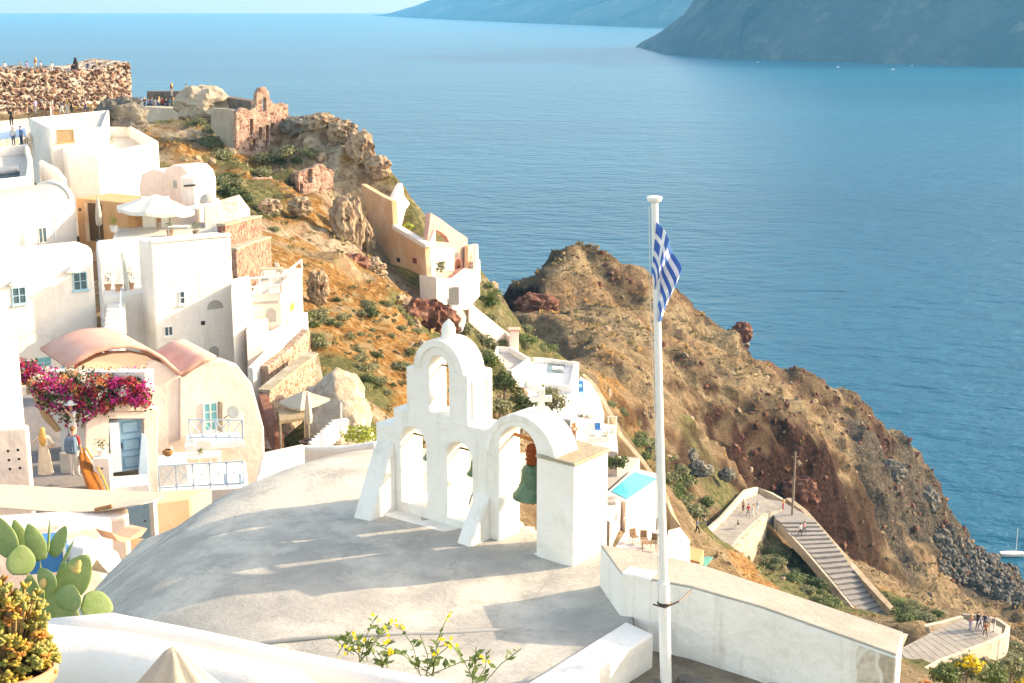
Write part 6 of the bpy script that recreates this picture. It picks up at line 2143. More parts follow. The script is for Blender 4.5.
mb = MB(); fx.slab(mb, u0 - .03, u1 + .03, w1 + .004, w1 + 0.07, -0.65, 0.04); part_of(mb.build('lid', DEEPBLUE, bevel=0.01), bx)
z = lvl(100, 548, 33)
ar = thing('lane_arch', 'rounded white arch block with terracotta trim at the edge of the grey roof', 'arch', pt(100, 570, 33))
fa = Face(pt(80, 560, 33), pt(130, 555, 34.5))
pl = [fa.at(*q_) for q_ in ((82, 580), (82, 560), (84, 549), (92, 543), (103, 540), (110, 548), (118, 552), (124, 566), (110, 575), (102, 566), (97, 560), (93, 566), (91, 580))]
k = len(pl); mb = MB(); mb.add([fa.P(u, w, q_) for q_ in (0, -0.7) for u, w in pl], [tuple(range(k)), tuple(range(k, 2 * k))[::-1]] + [(i, (i + 1) % k, k + (i + 1) % k, k + i) for i in range(k)])
part_of(mb.build('wall', WHITE, bevel=0.04), ar)
facepoly(ar, fa, [(110, 532), (116, 540), (122, 542), (140, 536), (146, 528), (140, 530), (128, 538), (118, 536)], 'trim', mat('terracotta_trim', (0.55, 0.30, 0.20), 0.8, (0.62, 0.37, 0.26), 4), -0.5, 0.05)
z = lvl(150, 505, 42.5)
house('warm_ledge', 'peach coloured ledge between the canopy and the pale blue terrace', 'ledge', [(118, 508), (190, 498), (212, 488), (150, 492)], z, 3.0, mat('warm_peach', (0.72, 0.48, 0.32), 0.9, (0.66, 0.42, 0.27), 1.2, 0.01, 6), 0.06)

# ------------------------------------------------------------------ castle rubble walls
def jag(pl, amp, step, seed):
    """roughen an outline (picture positions)"""
    r_ = random.Random(seed)
    out = []
    n = len(pl)
    for i in range(n):
        a, b = Vector(pl[i]), Vector(pl[(i + 1) % n])
        m_ = max(1, int((b - a).length / step))
        for k in range(m_):
            p = a.lerp(b, k / m_)
            out.append((p.x + r_.uniform(-amp, amp) * 0.5, p.y + r_.uniform(-amp, amp)))
    return out


CASTLE2 = stone_mat('castle_stones', (0.07, 0.04, 0.03), (0.34, 0.20, 0.14), (0.72, 0.62, 0.50), 1.25, (0.58, 0.48, 0.38), 0.35)
fK = Face(pt(-20, 100, 178), pt(132, 100, 189))
tK = thing('castle_ruin', 'ruined castle wall of mottled rubble carrying tourists on its flat top', 'castle', pt(60, 112, 184))
out = [(-18, 74), (10, 71), (40, 70), (70, 71), (98, 70), (108, 66), (120, 62), (129, 63), (131, 80), (132, 104), (110, 112), (60, 116), (-18, 122)]
facepoly(tK, fK, jag(out, 1.6, 5, 3), 'wall', CASTLE2, -14, 0.0)
mb = MB()
rs = random.Random(9)
for i in range(750):
    px = rs.uniform(-5, 131); py = rs.uniform(69 if px < 100 else 63, 112)
    u, w = fK.at(px, py); s = rs.uniform(0.10, 0.38)
    c = fK.P(u, w, 0.02)
    q_ = [c + fK.u * (s * math.cos(a) * rs.uniform(.7, 1.2)) + Vector((0, 0, 1)) * (s * .7 * math.sin(a) * rs.uniform(.7, 1.2)) for a in np.linspace(0, 2 * math.pi, 6)[:-1]]
    mb.add(q_ + [c + fK.n * s * 0.5], [(0, 1, 5), (1, 2, 5), (2, 3, 5), (3, 4, 5), (4, 0, 5)])
st_ = part_of(mb.build('projecting_stones', stone_mat('castle_blocks', (0.04, 0.016, 0.014), (0.20, 0.10, 0.075), (0.50, 0.42, 0.34), 2.2, (0.2, 0.12, 0.09), 0.25)), tK)
st_['kind'] = 'stuff'
# grey boulder beside the shuttered house
def boulder(name, label, c, rad, m, seed, f=1.9, amp=0.30, group=None):
    mb = MB(c); bm = bmesh.new(); bmesh.ops.create_icosphere(bm, subdivisions=4, radius=1)
    co = np.array([v.co[:] for v in bm.verts])
    n3 = fbm(co[:, 0] * f + seed, co[:, 1] * f, co[:, 2] * f, 4, seed, ridged=True)
    for v, q_ in zip(bm.verts, n3):
        v.co = Vector((v.co.x * rad[0], v.co.y * rad[1], v.co.z * rad[2])) * (1 + amp * q_)
    mb.add([v.co + Vector(c) for v in bm.verts], [[v.index for v in f_.verts] for f_ in bm.faces]); bm.free()
    return tag(mb.build(name, m), label, 'rock', group)


ROCKG = mat('grey_rock', (0.10, 0.095, 0.085), 0.95, (0.18, 0.17, 0.15), 0.8, 0.1, 2.0, 0.1, col3=(0.27, 0.24, 0.19), scale3=0.6, w3=0.42)
ROCKT = mat('tan_rock', (0.30, 0.22, 0.15), 0.95, (0.46, 0.37, 0.27), 0.9, 0.2, 2.2, 0.1, col3=(0.15, 0.09, 0.06), scale3=0.9, w3=0.46)
ROCKR = mat('red_rock', (0.10, 0.04, 0.03), 0.95, (0.20, 0.09, 0.065), 0.7, 0.12, 1.8, 0.1, col3=(0.30, 0.18, 0.13), scale3=0.9, w3=0.4)
boulder('boulder', 'large grey boulder leaning over the shuttered white house', pt(122, 118, 132), (1.9, 1.6, 1.5), ROCKG, 3)
boulder('boulder', 'dark cracked boulder between the white house and the castle terrace', pt(112, 112, 138), (1.2, 1.2, 0.9), ROCKG, 9)
# beige retaining wall with the crowd terrace and the domed cave roof
fT2 = Face(pt(132, 110, 172), pt(196, 110, 170))
tR = thing('crowd_terrace', 'beige plastered terrace wall with a crowd of tourists behind it', 'terrace', pt(165, 125, 171))
facepoly(tR, fT2, [(130, 107), (150, 107), (170, 108), (194, 109), (196, 136), (165, 142), (140, 142), (126, 136)], 'wall', mat('beige_render', (0.60, 0.52, 0.41), 0.9, (0.52, 0.44, 0.34), 0.5, 0.05, 2, 0.1, col3=(0.66, 0.60, 0.50), scale3=0.4, w3=0.45), -3.0, 0.0)
facepoly(tR, fT2, [(134, 93), (188, 93), (188, 108.5), (134, 107.5)], 'back_wall', mat('dark_rubble', (0.10, 0.08, 0.07), 0.95, (0.2, 0.16, 0.13), 1.2, 0.1, 2), -4.2, -3.2)
boulder('domed_rock', 'pale rounded rock dome at the right end of the crowd terrace', pt(203, 106, 165), (2.7, 2.2, 2.0), mat('pale_rock', (0.46, 0.39, 0.30), 0.95, (0.36, 0.29, 0.22), 0.6, 0.15, 2, 0.1), 21, 1.5, 0.2)
# dark stone wall beyond the ruin
wallrun('dark_stone_wall', 'low dark stone wall between the pale rock dome and the roofless ruin', [pt(208, 95, 168), pt(230, 97, 165), pt(256, 101, 160)], 1.6, 1.2, mat('dark_rubble', (0.10, 0.08, 0.07)), 'stone wall', 0.0)

# roofless ruin
RUINS = stone_mat('pink_rubble_masonry', (0.17, 0.085, 0.065), (0.32, 0.18, 0.14), (0.46, 0.34, 0.27), 2.6, (0.40, 0.31, 0.25), 0.12)
tU = thing('ruined_house', 'roofless ruined house of pink rubble with a stepped gable and empty windows', 'ruin', pt(262, 160, 149))
fU = Face(pt(236, 140, 147), pt(289.5, 140, 151.5))
o = [fU.at(*q_) for q_ in jag([(236, 172), (236, 112), (243, 108), (250, 111), (256, 107), (257, 93), (260, 88), (265, 87.5), (269, 92), (270, 99), (276, 105), (281, 102), (288, 105), (289, 156), (272, 160), (256, 168)], 0.8, 3, 4)]
hs = [[fU.at(*q_) for q_ in rect(*r_)] for r_ in ((250, 253.2, 135, 119), (262.6, 266.4, 111, 98), (258.8, 262, 140, 127), (265, 269, 150, 125), (271, 274, 136, 123), (281, 284.3, 132, 119), (249.6, 256, 151, 139))]
plate(o, hs, 0.6, 0.02, 'front_wall', RUINS, (fU.a, fU.u, -fU.n, Vector((0, 0, 1))), tU)
fU2 = Face(pt(211, 120, 152), pt(236.5, 120, 147.2))
facepoly(tU, fU2, [(211, 108), (228, 109), (236, 112), (236, 150), (224, 145), (211, 128)], 'side_wall', mat('grey_ruin_render', (0.40, 0.36, 0.29), 0.95, (0.32, 0.28, 0.22), 0.8, 0.05, 3, 0.1), -0.6, 0.0)
fU3 = Face(pt(252, 120, 153), pt(289, 120, 156))
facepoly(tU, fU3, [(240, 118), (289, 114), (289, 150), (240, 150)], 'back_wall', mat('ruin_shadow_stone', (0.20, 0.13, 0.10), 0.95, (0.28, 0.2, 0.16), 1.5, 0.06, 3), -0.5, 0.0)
# further broken walls on the cliff
for (pix, Ya, Yb, lb, hol) in (
        ([(298, 172), (312, 168), (322, 164), (334, 172), (333, 190), (320, 196), (300, 200)], 137, 140, 'broken pink wall with two dark openings on the cliff under the ruin', ((308, 312.5, 183, 169), (300, 303, 194, 184))),
        ([(240, 182), (256, 178), (272, 177), (274, 190), (262, 196), (243, 194)], 134, 137, 'short broken pale stone wall on the slope under the ruin', ()),
        ([(289, 126), (300, 120), (312, 124), (311, 140), (300, 142), (290, 140)], 151, 152, 'dark weathered wall stub beside the roofless ruin', ())):
    f_ = Face(pt(pix[0][0], 170, Ya), pt(pix[2][0] + 14, 170, Yb))
    t = thing('broken_wall', lb, 'ruin', pt(pix[0][0] + 10, pix[-1][1], Ya))
    plate([f_.at(*q_) for q_ in jag(pix, 0.8, 3, 5)], [[f_.at(*q_) for q_ in rect(*h)] for h in hol], 0.6, 0.02, 'masonry', RUINS if 'dark' not in lb.split()[0] else ROCKG, (f_.a, f_.u, -f_.n, Vector((0, 0, 1))), t)
    if hol:
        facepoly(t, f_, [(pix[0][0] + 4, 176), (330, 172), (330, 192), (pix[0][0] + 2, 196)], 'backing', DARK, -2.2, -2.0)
# cliff boulders
for i, (px, py, Y, rad, m_, lb) in enumerate((
        (300, 125, 150, (1.6, 1.2, 0.9), ROCKG, 'grey crag on the skyline beside the roofless ruin'), (322, 122, 150, (1.5, 1.2, 0.9), ROCKT, 'tan crag topmost on the cliff skyline'),
        (343, 130, 149, (1.3, 1.1, 1.0), ROCKT, 'tan crag stepping down the cliff skyline'), (360, 146, 147, (1.2, 1.1, 1.7), ROCKT, 'tall tan crag above the peach house'), (378, 166, 146, (1.1, 1.0, 1.0), ROCKT, 'tan crag directly above the white parapet of the peach house'),
        (342, 216, 128, (0.9, 0.8, 1.7), ROCKT, 'pale upright rock below the broken pink wall'), (350, 222, 134, (1.1, 0.9, 2.3), ROCKT, 'tallest pale rock standing left of the peach wall'), (364, 236, 137, (0.8, 0.8, 1.6), ROCKT, 'pale narrow rock touching the peach wall'),
        (372, 268, 121, (1.0, 1.0, 0.8), ROCKT, 'round pale boulder under the peach house by a dark hollow'), (352, 262, 120, (1.2, 1.1, 0.7), ROCKR, 'dark hollowed boulder in the orange grass'),
        (408, 312, 117, (1.7, 1.2, 1.1), ROCKR, 'dark red overhang above the bell tower'), (432, 322, 118, (1.8, 1.5, 1.7), ROCKR, 'dark red rock face right of the overhang above the bell tower'), (395, 305, 117, (1.3, 1.2, 0.8), ROCKT, 'pale ledge on top of the dark red overhang'),
        (300, 205, 127, (0.9, 0.8, 0.7), ROCKT, 'pale outcrop above the lower red stone wall'), (270, 205, 122, (0.8, 0.8, 0.5), ROCKT, 'pale outcrop beside the sage bush near the red walls'), (318, 284, 100, (0.6, 0.6, 1.1), ROCKT, 'pale rock wall right of the railed terrace'),
        (742, 331, 256, (1.6, 1.5, 1.5), ROCKR, 'lone dark red boulder standing on the headland ridge'), (700, 468, 172, (1.3, 1.1, 0.8), ROCKG, 'grey boulder on the dry slope behind the flagpole'), (690, 455, 176, (0.8, 0.8, 0.9), ROCKG, 'small grey boulder uphill on the dry slope behind the flagpole'),
        (727, 474, 178, (0.9, 0.8, 0.7), ROCKG, 'grey boulder on the slope above the plaza wall'), (536, 305, 210, (2.6, 2, 1.8), ROCKR, 'dark rock on the saddle at the near end of the headland'), (800, 492, 206, (2.4, 1.6, 2.2), ROCKR, 'dark red rib on the ravine cliff'),
        (1003, 598, 248, (1.8, 1.6, 1.4), ROCKG, 'grey boulder by the shore path'), (890, 470, 246, (2.4, 1.8, 1.8), ROCKG, 'grey crag on the lower headland edge'), (925, 500, 262, (2.2, 1.8, 2.6), ROCKG, 'grey crag above the waterline'))):
    boulder('boulder', lb, pt(px, py, Y) - Vector((0, 0, rad[2] * 0.2)), rad, m_, 100 + i * 7)

# ------------------------------------------------------------------ peach house on the edge
tP = thing('peach_house', 'peach and white cliff-edge house with an open arch against the sea', 'house', pt(430, 290, 138))
f1 = Face(pt(361, 230, 143), pt(427, 230, 132.5))
P1 = [(361, 184), (376, 193), (391.7, 201), (393, 226), (410, 236), (424.7, 246), (427, 278), (405, 268), (383, 262), (372, 240)]
k = len(P1); facepoly(tP, f1, P1, 'side_wall', PEACH, -0.6, 0.0, 0.04)
opening(tP, f1, 397, 258, 400, 262, DARK, 'vent_hole'); window(tP, f1, 412.5, 257.5, 417.5, 264, PINK, mat('red_brown_shutter', (0.20, 0.07, 0.05), 0.7, (0.26, 0.1, 0.07), 8), 1, 1, sill=False)
facepoly(tP, f1, [(392, 225), (393.5, 225), (426, 244.5), (426, 247), (424, 247.5), (393, 229)], 'coping', WHITE, -0.65, 0.06)
fr = Face(pt(362, 185, 147.5), pt(392.5, 176, 152))
facepoly(tP, fr, [(362, 184), (372, 181), (388, 176), (392, 174), (392.5, 200), (380, 197)], 'parapet', WHITE, -0.4, 0.0)
fw = Face(pt(391, 200, 141), pt(417, 215, 147))
facepoly(tP, fw, [(391.5, 202), (397, 190), (401, 183), (402.5, 184), (404, 196), (412, 206), (417, 213), (418, 226), (408, 236), (392, 226)], 'stepped_wall', WHITE, -0.4, 0.0)
facepoly(tP, fw, [(413, 210), (416, 208), (416.5, 216), (413, 216)], 'chimney', WHITE, -0.5, 0.2)
fq = Face(pt(430, 250, 134.3), pt(468, 250, 140.5))
o = [fq.at(*q_) for q_ in ((426, 252), (427, 245), (420, 214), (431, 212), (440, 218), (454, 229), (467.5, 238), (467, 290), (445, 290), (427, 280))]
o = [fq.at(*q_) for q_ in ((427, 280), (427, 244), (431, 213), (440, 218.5), (454, 229), (467.5, 238), (467, 290), (445, 290))]
hole = [fq.at(*q_) for q_ in ((434.5, 241.5), (449.5, 242.5), (447, 237), (442, 232.5), (437, 230), (434.8, 230.5))]
hole2 = [fq.at(*q_) for q_ in rect(435, 452, 272, 259)]
plate(o, [hole], 0.5, 0.02, 'arched_facade', PINK, (fq.a, fq.u, -fq.n, Vector((0, 0, 1))), tP)
facepoly(tP, fq, [(426.6, 245), (433.2, 229), (433.4, 276), (426.8, 275)], 'corner_pilaster', WHITE, 0.004, 0.25)
facepoly(tP, fq, [(434, 247), (453, 248), (453, 271), (434, 271)], 'white_panel', WHITE, 0.004, 0.12)
opening(tP, fq, 455, 259, 460.5, 269, mat('rusty_red', (0.36, 0.13, 0.08), 0.8, (0.30, 0.1, 0.06), 5), 'oven_niche', 1)
opening(tP, fq, 457, 265, 460, 268, DARK, 'oven_mouth', 1)
opening(tP, fq, 454.5, 246, 457, 257, GREYV, 'niche', 1); opening(tP, fq, 461, 246, 463.5, 259, GREYV, 'niche', 1)
ft = Face(pt(469, 260, 139.5), pt(477, 260, 142)); facepoly(tP, ft, [(468.5, 246), (477, 244), (477, 283), (468, 285)], 'stair_wall', PEACH, -0.4, 0.0)
for i in range(8):
    p = pt(470.5 + 0.5 * i, 283 - 4.4 * i, 138.8 + 0.25 * i); mb = MB(); mb.box(p, (0.7, 0.45, 0.35), 0.5); part_of(mb.build('step', WHITE if i % 2 else CREAM), tP)
facepoly(tP, Face(pt(476, 260, 138.5), pt(481, 260, 140.5)), [(476, 245), (478, 244), (478.3, 259), (480, 260), (480.5, 282), (476, 285)], 'flank_wall', WHITE, -0.3, 0.0)
fl = Face(pt(436, 290, 131), pt(466, 290, 135)); facepoly(tP, fl, [(436, 277), (446, 281), (468, 280), (480, 270), (480, 296), (467, 310), (437, 306)], 'lower_block', WHITE, -2.0, 0.0, 0.05)
d_ = opening(tP, fl, 448.5, 287, 459, 306, mat('dark_grey_door', (0.055, 0.06, 0.065), 0.6, (0.08, 0.085, 0.09), 4), 'door')
facepoly(tP, fl, [(447.5, 285.5), (460, 285.5), (460, 287), (447.5, 287)], 'door_lintel', CREAM, -0.02, 0.08)
mb = MB(); leafball(mb, pt(441, 266, 133.2), (0.6, 0.45, 0.75), 110, 0.3, 5)
tag(mb.build('terrace_plant', SAGE), 'green plant growing on the peach house terrace under the arch', 'plant')
mb = MB(); leafball(mb, pt(408, 226, 139), (0.7, 0.5, 0.45), 80, 0.3, 7); tag(mb.build('terrace_plant', LIME), 'lime green plant on the stepped upper terrace of the peach house', 'plant')
wallrun('lane_wall', 'curving pale wall running from the peach house door down to the villa', [pt(467, 300, 136), pt(480, 312, 137), pt(493, 322, 139), pt(505, 331, 140), pt(513, 338, 139)], 1.2, 0.45, CREAM, down=1.0)
mb = MB(); L0 = [pt(449, 305, 131.5), pt(460, 305, 131.8), pt(466, 316, 129), pt(462, 327, 126), pt(456, 327, 126), pt(458, 316, 129)]
mb.add(L0 + [p - Vector((0, 0, 0.5)) for p in L0], [(0, 1, 2, 5), (5, 2, 3, 4), (6, 11, 8, 7), (11, 10, 9, 8), (0, 6, 7, 1), (1, 7, 8, 2), (2, 8, 9, 3), (3, 9, 10, 4), (4, 10, 11, 5), (5, 11, 6, 0)])
structure(mb.build('path', WPAVE))

# ------------------------------------------------------------------ villa with pools
z = lvl(500, 362, 128)
tV = house('pool_villa', 'white villa terraces with a square chimney among dark shrubs', 'house', [(490, 366), (512, 371), (530, 358), (512, 347), (496, 346)], z, 7, WHITEB, 0.1, 0.6, WPAVE)
zc_ = lvl(514, 328, 136); q_ = pt(514, 345, 135)
mb = MB(); mb.prism([(q_.x - .45, q_.y - .4), (q_.x + .45, q_.y - .4), (q_.x + .45, q_.y + .5), (q_.x - .45, q_.y + .5)], q_.z - 2, zc_); part_of(mb.build('chimney', CREAM, bevel=0.04), tV)
mb = MB(); mb.prism([(q_.x - .62, q_.y - .55), (q_.x + .62, q_.y - .55), (q_.x + .62, q_.y + .65), (q_.x - .62, q_.y + .65)], zc_ + 0.003, zc_ + 0.18); part_of(mb.build('chimney_cap', PINK, bevel=0.03), tV)
z = lvl(545, 375, 130)
tV2 = house('villa_terrace', 'white villa roof terrace with a dark plunge pool and low walls', 'terrace', [(517, 378), (545, 384), (572, 386), (577, 362), (548, 358), (522, 356)], z, 7, WHITEB, 0.08, 0.5, WHITEB)
mb = MB(); mb.prism(xy([(547, 372), (564, 373), (565, 365), (549, 362)], z - 0.42), z - 0.46, z - 0.40); part_of(mb.build('plunge_pool', mat('dark_pool', (0.10, 0.17, 0.19), 0.1, (0.14, 0.22, 0.24), 2)), tV2)
mb = MB(); mb.prism(xy([(552, 370), (563, 370.6), (563.5, 369), (552.5, 368)], z - 0.36), z - 0.38, z - 0.15); part_of(mb.build('pool_bench', WHITEB), tV2)
flower_pot(atz(521, 366, z - 0.45), 0.3, 1.0, 'sage pot plant on the villa terrace, nearest the chimney', 61, WHITE, SAGE); flower_pot(atz(531, 367, z - 0.45), 0.3, 0.9, 'sage pot plant on the villa terrace, nearest the plunge pool', 62, WHITE, SAGE)
z = lvl(540, 400, 124)
house('villa_block', 'white villa block in front of the roof terrace, behind the olive tree', 'house', [(518, 412), (572, 420), (576, 392), (520, 386)], z, 5, WHITEB, 0.1)
z = lvl(574, 368, 132)
house('villa_end_wall', 'tall white end wall between the villa terrace and the pale blue pool', 'wall', [(570, 430), (577, 430), (579, 362), (572, 361)], z - 1.0, 6, WHITEB, 0.05)
# upper pool with its deck
z = lvl(585, 400, 128)
tp2 = house('upper_pool', 'pale blue pool in a curved white deck beside the villa end wall', 'pool', [(576, 424), (598, 422), (604, 412), (599, 396), (590, 382), (580, 376)], z, 3.5, WHITE, 0.08)
mb = MB(); mb.prism(xy([(578, 414), (594, 415), (592, 402), (586, 389), (578, 384)], z + 0.02), z + 0.003, z + 0.03); part_of(mb.build('water', mat('pale_pool_water', (0.22, 0.44, 0.54), 0.08, (0.28, 0.5, 0.6), 1.5, 0.01, 5, 0.6)), tp2)
t = thing('pool_cabin', 'small deep blue pump cabin at the head of the pale blue pool', 'cabin', atz(579, 392, z))
mb = MB(); c = atz(579, 391, z); mb.box(c + Vector((0, 0, 0.5)), (0.8, 0.6, 1.0)); part_of(mb.build('body', DEEPBLUE, bevel=0.03), t)
mb = MB(); mb.box(c + Vector((0.05, -0.31, 0.62)), (0.4, 0.03, 0.3)); part_of(mb.build('hatch', BLUEFR), t)
for i, (px, py) in enumerate(((579, 411), (584, 412), (589, 413))):
    lounger(('leftmost', 'middle', 'rightmost')[i] + ' white lounger at the near end of the pale blue pool', atz(px, py + 3, z), 0.3, WHITE, 'loungers by the pale blue pool')
# walled path going down past the pools
PATHW = mat('tan_path_wall', (0.40, 0.32, 0.225), 0.95, (0.32, 0.25, 0.17), 0.8, 0.05, 4, 0.1, col3=(0.48, 0.41, 0.32), scale3=0.6, w3=0.45)
wallrun('path_wall', 'tan wall curving down the slope from the villa past both pools', [pt(583, 374, 140), pt(592, 382, 139), pt(602, 398, 136), pt(612, 416, 133), pt(620, 434, 130), pt(630, 446, 128), pt(642, 460, 126), pt(652, 474, 124), pt(664, 492, 122), pt(672, 512, 121), pt(680, 525, 121)], 1.3, 0.5, PATHW, down=1.5)
# middle terrace with tables
z = lvl(605, 442, 118)
tm_ = house('lower_terrace', 'cream lower terrace of the villa with white tables beside the corner pillar', 'terrace', [(572, 446), (618, 452), (616, 425), (578, 420)], z, 5, CREAM, 0.06)
table('white table on the cream lower terrace', atz(598, 440, z), 1.3, 0.9, 0.74, WCANVAS)
for i, (px, py, rz) in enumerate(((592, 441, 1.5), (604, 441, -1.5), (598, 434, 0.1), (610, 438, -1.2))):
    chair(('left', 'right', 'far', 'loose outer')[i] + ' chair round the white table on the cream lower terrace', atz(px, py, z), rz, (WCANVAS, WCANVAS, DEEPBLUE, WCANVAS)[i])
t = thing('garden_arch', 'white post frame at the edge of the cream lower terrace', 'pergola', atz(612, 440, z))
for px in (608, 616):
    p = atz(px, 441, z); mb = MB(); mb.tube([p, p + Vector((0, 0, 2.2))], 0.06, 6); part_of(mb.build('post', WHITE), t)
mb = MB(); mb.tube([atz(607, 441, z) + Vector((0, 0, 2.2)), atz(617, 441, z) + Vector((0, 0, 2.2))], 0.06, 6); part_of(mb.build('beam', WHITE), t)
mb = MB(); leafball(mb, pt(574, 428, 115), (0.35, 0.3, 0.6), 60, 0.22, 15); tag(mb.build('flowering_shrub', ORB), 'small orange flowering shrub behind the corner pillar', 'shrub')
z = lvl(630, 486, 112) - 0.25
house('grey_patio', 'grey patio strip between the planted border and the turquoise pool', 'patio', [(588, 484), (607, 489), (632, 468), (640, 458), (596, 454)], z, 5, GREYV, 0.04)
mb = MB()
for i in range(7):
    leafball(mb, pt(607 + i * 3, 459 + (i % 3) * 3, 114.5), (0.5, 0.4, 0.45), 60, 0.25, 30 + i)
tag(mb.build('planted_border', LEAF), 'green planted border beside the grey patio', 'hedge')
z = lvl(630, 486, 112)
tp3 = house('turquoise_pool', 'turquoise pool with a white rim on top of a tall pale wall', 'pool', [(606, 493), (626, 502), (661, 480), (660, 474), (634, 468)], z, 8, CREAM, 0.04)
mb = MB(); mb.prism(xy([(611, 491), (627, 499), (657, 478.5), (634.5, 471.5)], z + 0.04), z + 0.003, z + 0.045); part_of(mb.build('water', POOL), tp3)
fz = xy([(626, 502), (661, 480)], z); fP = Face(*fz)
facepoly(tp3, fP, [(624, 518), (661, 497), (661, 500), (624, 521)], 'ledge', CREAM, -0.05, 0.25)
opening(tp3, fP, 656, 518, 658, 530, DARK, 'slit_window')
z = lvl(612, 510, 106)
t5 = house('pool_stair_block', 'pale stepped block with grey steps at the near corner of the turquoise pool', 'steps', [(596, 516), (610, 522), (621, 500), (607, 495)], z, 5, CREAM, 0.04)
for i in range(4):
    p = pt(606 + i * .6, 498 + i * 6, 108 - i * .7); mb = MB(); mb.box(p, (1.3, 0.7, 0.5), 0.2); part_of(mb.build('step', GREYV if i % 2 else CREAM), t5)
z = lvl(640, 545, 98)
house('low_patio', 'pale patio below the turquoise pool with brown garden furniture', 'patio', [(612, 552), (690, 580), (690, 548), (660, 540), (626, 530)], z, 4, CREAM, 0.04)
BRW = mat('brown_rattan', (0.25, 0.15, 0.08), 0.8, (0.34, 0.22, 0.13), 6, 0.01, 20)
for i, (px, py, rz) in enumerate(((634, 542, 0.4), (644, 544, 0.1), (654, 547, -0.3), (662, 551, -0.5))):
    chair(('leftmost', 'second from the turquoise pool corner,', 'third', 'rightmost')[i] + ' brown garden chair below the turquoise pool', atz(px, py, z), rz, BRW, 'brown chairs below the turquoise pool')
table('low brown garden table below the turquoise pool', atz(649, 550, z), 1.1, 0.7, 0.6, BRW)
z = lvl(690, 540, 104)
tw2 = house('pool_side_house', 'pale house corner with a dark doorway right behind the flagpole', 'house', [(664, 556), (682, 562), (690, 540), (680, 527), (668, 530)], z, 5, CREAM, 0.05)
# teal skylight and brown shed
z = lvl(706, 560, 118)
t = thing('garden_shed', 'brown shed with a teal sloping skylight below the plaza wall', 'shed', pt(698, 575, 118))
mb = MB(); mb.prism(xy([(684, 558), (700, 562), (704, 550), (688, 546)], z + 0.9), z - 4, z + 0.9); part_of(mb.build('wall', TAN, bevel=0.03), t)
mb = MB(); q4 = [pt(697, 562, 118), pt(706, 566, 117), pt(713, 557, 119), pt(706, 556, 120)]; mb.add(q4 + [p - Vector((0, 0, .1)) for p in q4], [(0, 1, 2, 3), (7, 6, 5, 4), (0, 4, 5, 1), (1, 5, 6, 2), (2, 6, 7, 3), (3, 7, 4, 0)]); part_of(mb.build('skylight', mat('teal_sheet', (0.06, 0.33, 0.28), 0.4, (0.09, 0.38, 0.32), 4)), t)

# ------------------------------------------------------------------ stepped path down to the shore
STEP1 = mat('path_tread', (0.36, 0.335, 0.30), 0.95, (0.27, 0.25, 0.225), 1.0, 0.02, 6, 0.1)
STEP2 = mat('dark_path_tread', (0.24, 0.23, 0.22), 0.95, (0.31, 0.29, 0.27), 1.2, 0.02, 6, 0.1)


def stepped_path(name, left, right, n, m, riser=0.16):
    """treads between two edges (Vectors); each tread level"""
    def along(P, t):
        s = [0]
        for a, b in zip(P, P[1:]):
            s.append(s[-1] + (b - a).length)
        d = t * s[-1]
        for i in range(len(P) - 1):
            if d <= s[i + 1] + 1e-9:
                return P[i].lerp(P[i + 1], (d - s[i]) / (s[i + 1] - s[i]))
        return P[-1].copy()
    mb = MB()
    for i in range(n):
        a, b, c, d = along(left, i / n), along(right, i / n), along(right, (i + 1.0) / n), along(left, (i + 1.0) / n)
        zt = max(a.z, b.z, c.z, d.z) + (0.02 if i % 2 else 0.0)
        q_ = [Vector((p.x, p.y, zt)) for p in (a, b, c, d)]
        mb.add(q_ + [p - Vector((0, 0, 1.6)) for p in q_], [(0, 1, 2, 3), (7, 6, 5, 4), (0, 4, 5, 1), (1, 5, 6, 2), (2, 6, 7, 3), (3, 7, 4, 0)])
    return structure(mb.build(name, m))


stepped_path('path', [pt(686, 552, 156), pt(718, 523, 166), pt(742, 502, 178), pt(758, 496, 184)], [pt(716, 566, 152), pt(742, 541, 163), pt(764, 519, 174), pt(782, 515, 178)], 18, STEP1)
stepped_path('path', [pt(760, 498, 183.5), pt(777, 520, 174), pt(807, 551, 167), pt(836, 585, 161), pt(867, 624, 154)], [pt(782, 506, 182), pt(806, 524, 176), pt(832, 552, 169), pt(860, 588, 162), pt(889, 624, 156)], 30, STEP2)
WALLP = mat('pale_path_wall', (0.54, 0.48, 0.40), 0.95, (0.43, 0.375, 0.305), 0.8, 0.05, 4, 0.1, col3=(0.36, 0.30, 0.23), scale3=0.5, w3=0.40)
wallrun('plaza_wall', 'pale wall curving round the uphill side of the small stepped plaza', [pt(688, 545, 157), pt(706, 530, 161), pt(722, 516, 167), pt(736, 500, 175), pt(745, 490, 182), pt(757, 487, 188), pt(772, 493, 187), pt(786, 501, 185)], 1.3, 0.5, WALLP, down=0.8)
wallrun('stair_wall', 'tan wall along the seaward side of the long stepped path', [pt(788, 498, 184), pt(804, 510, 179), pt(826, 535, 172), pt(848, 560, 166), pt(872, 587, 160), pt(900, 617, 154)], 1.9, 0.8, PATHW, down=1.2)
wallrun('stair_kerb', 'low pale kerb along the landward edge of the long stepped path', [pt(775, 518, 175), pt(805, 550, 166.5), pt(834, 584, 160.5), pt(865, 622, 153.5)], 0.5, 0.3, WALLP, down=0.8)
wallrun('retaining_wall', 'pale mottled retaining wall under the downhill edge of the plaza', [pt(716, 562, 151.5), pt(730, 550, 157), pt(748, 532, 165), pt(765, 514, 174)], 4.0, 0.6, stone_mat('plaza_masonry', (0.30, 0.23, 0.18), (0.42, 0.35, 0.28), (0.50, 0.44, 0.37), 1.6, (0.40, 0.34, 0.28)), down=1.5)
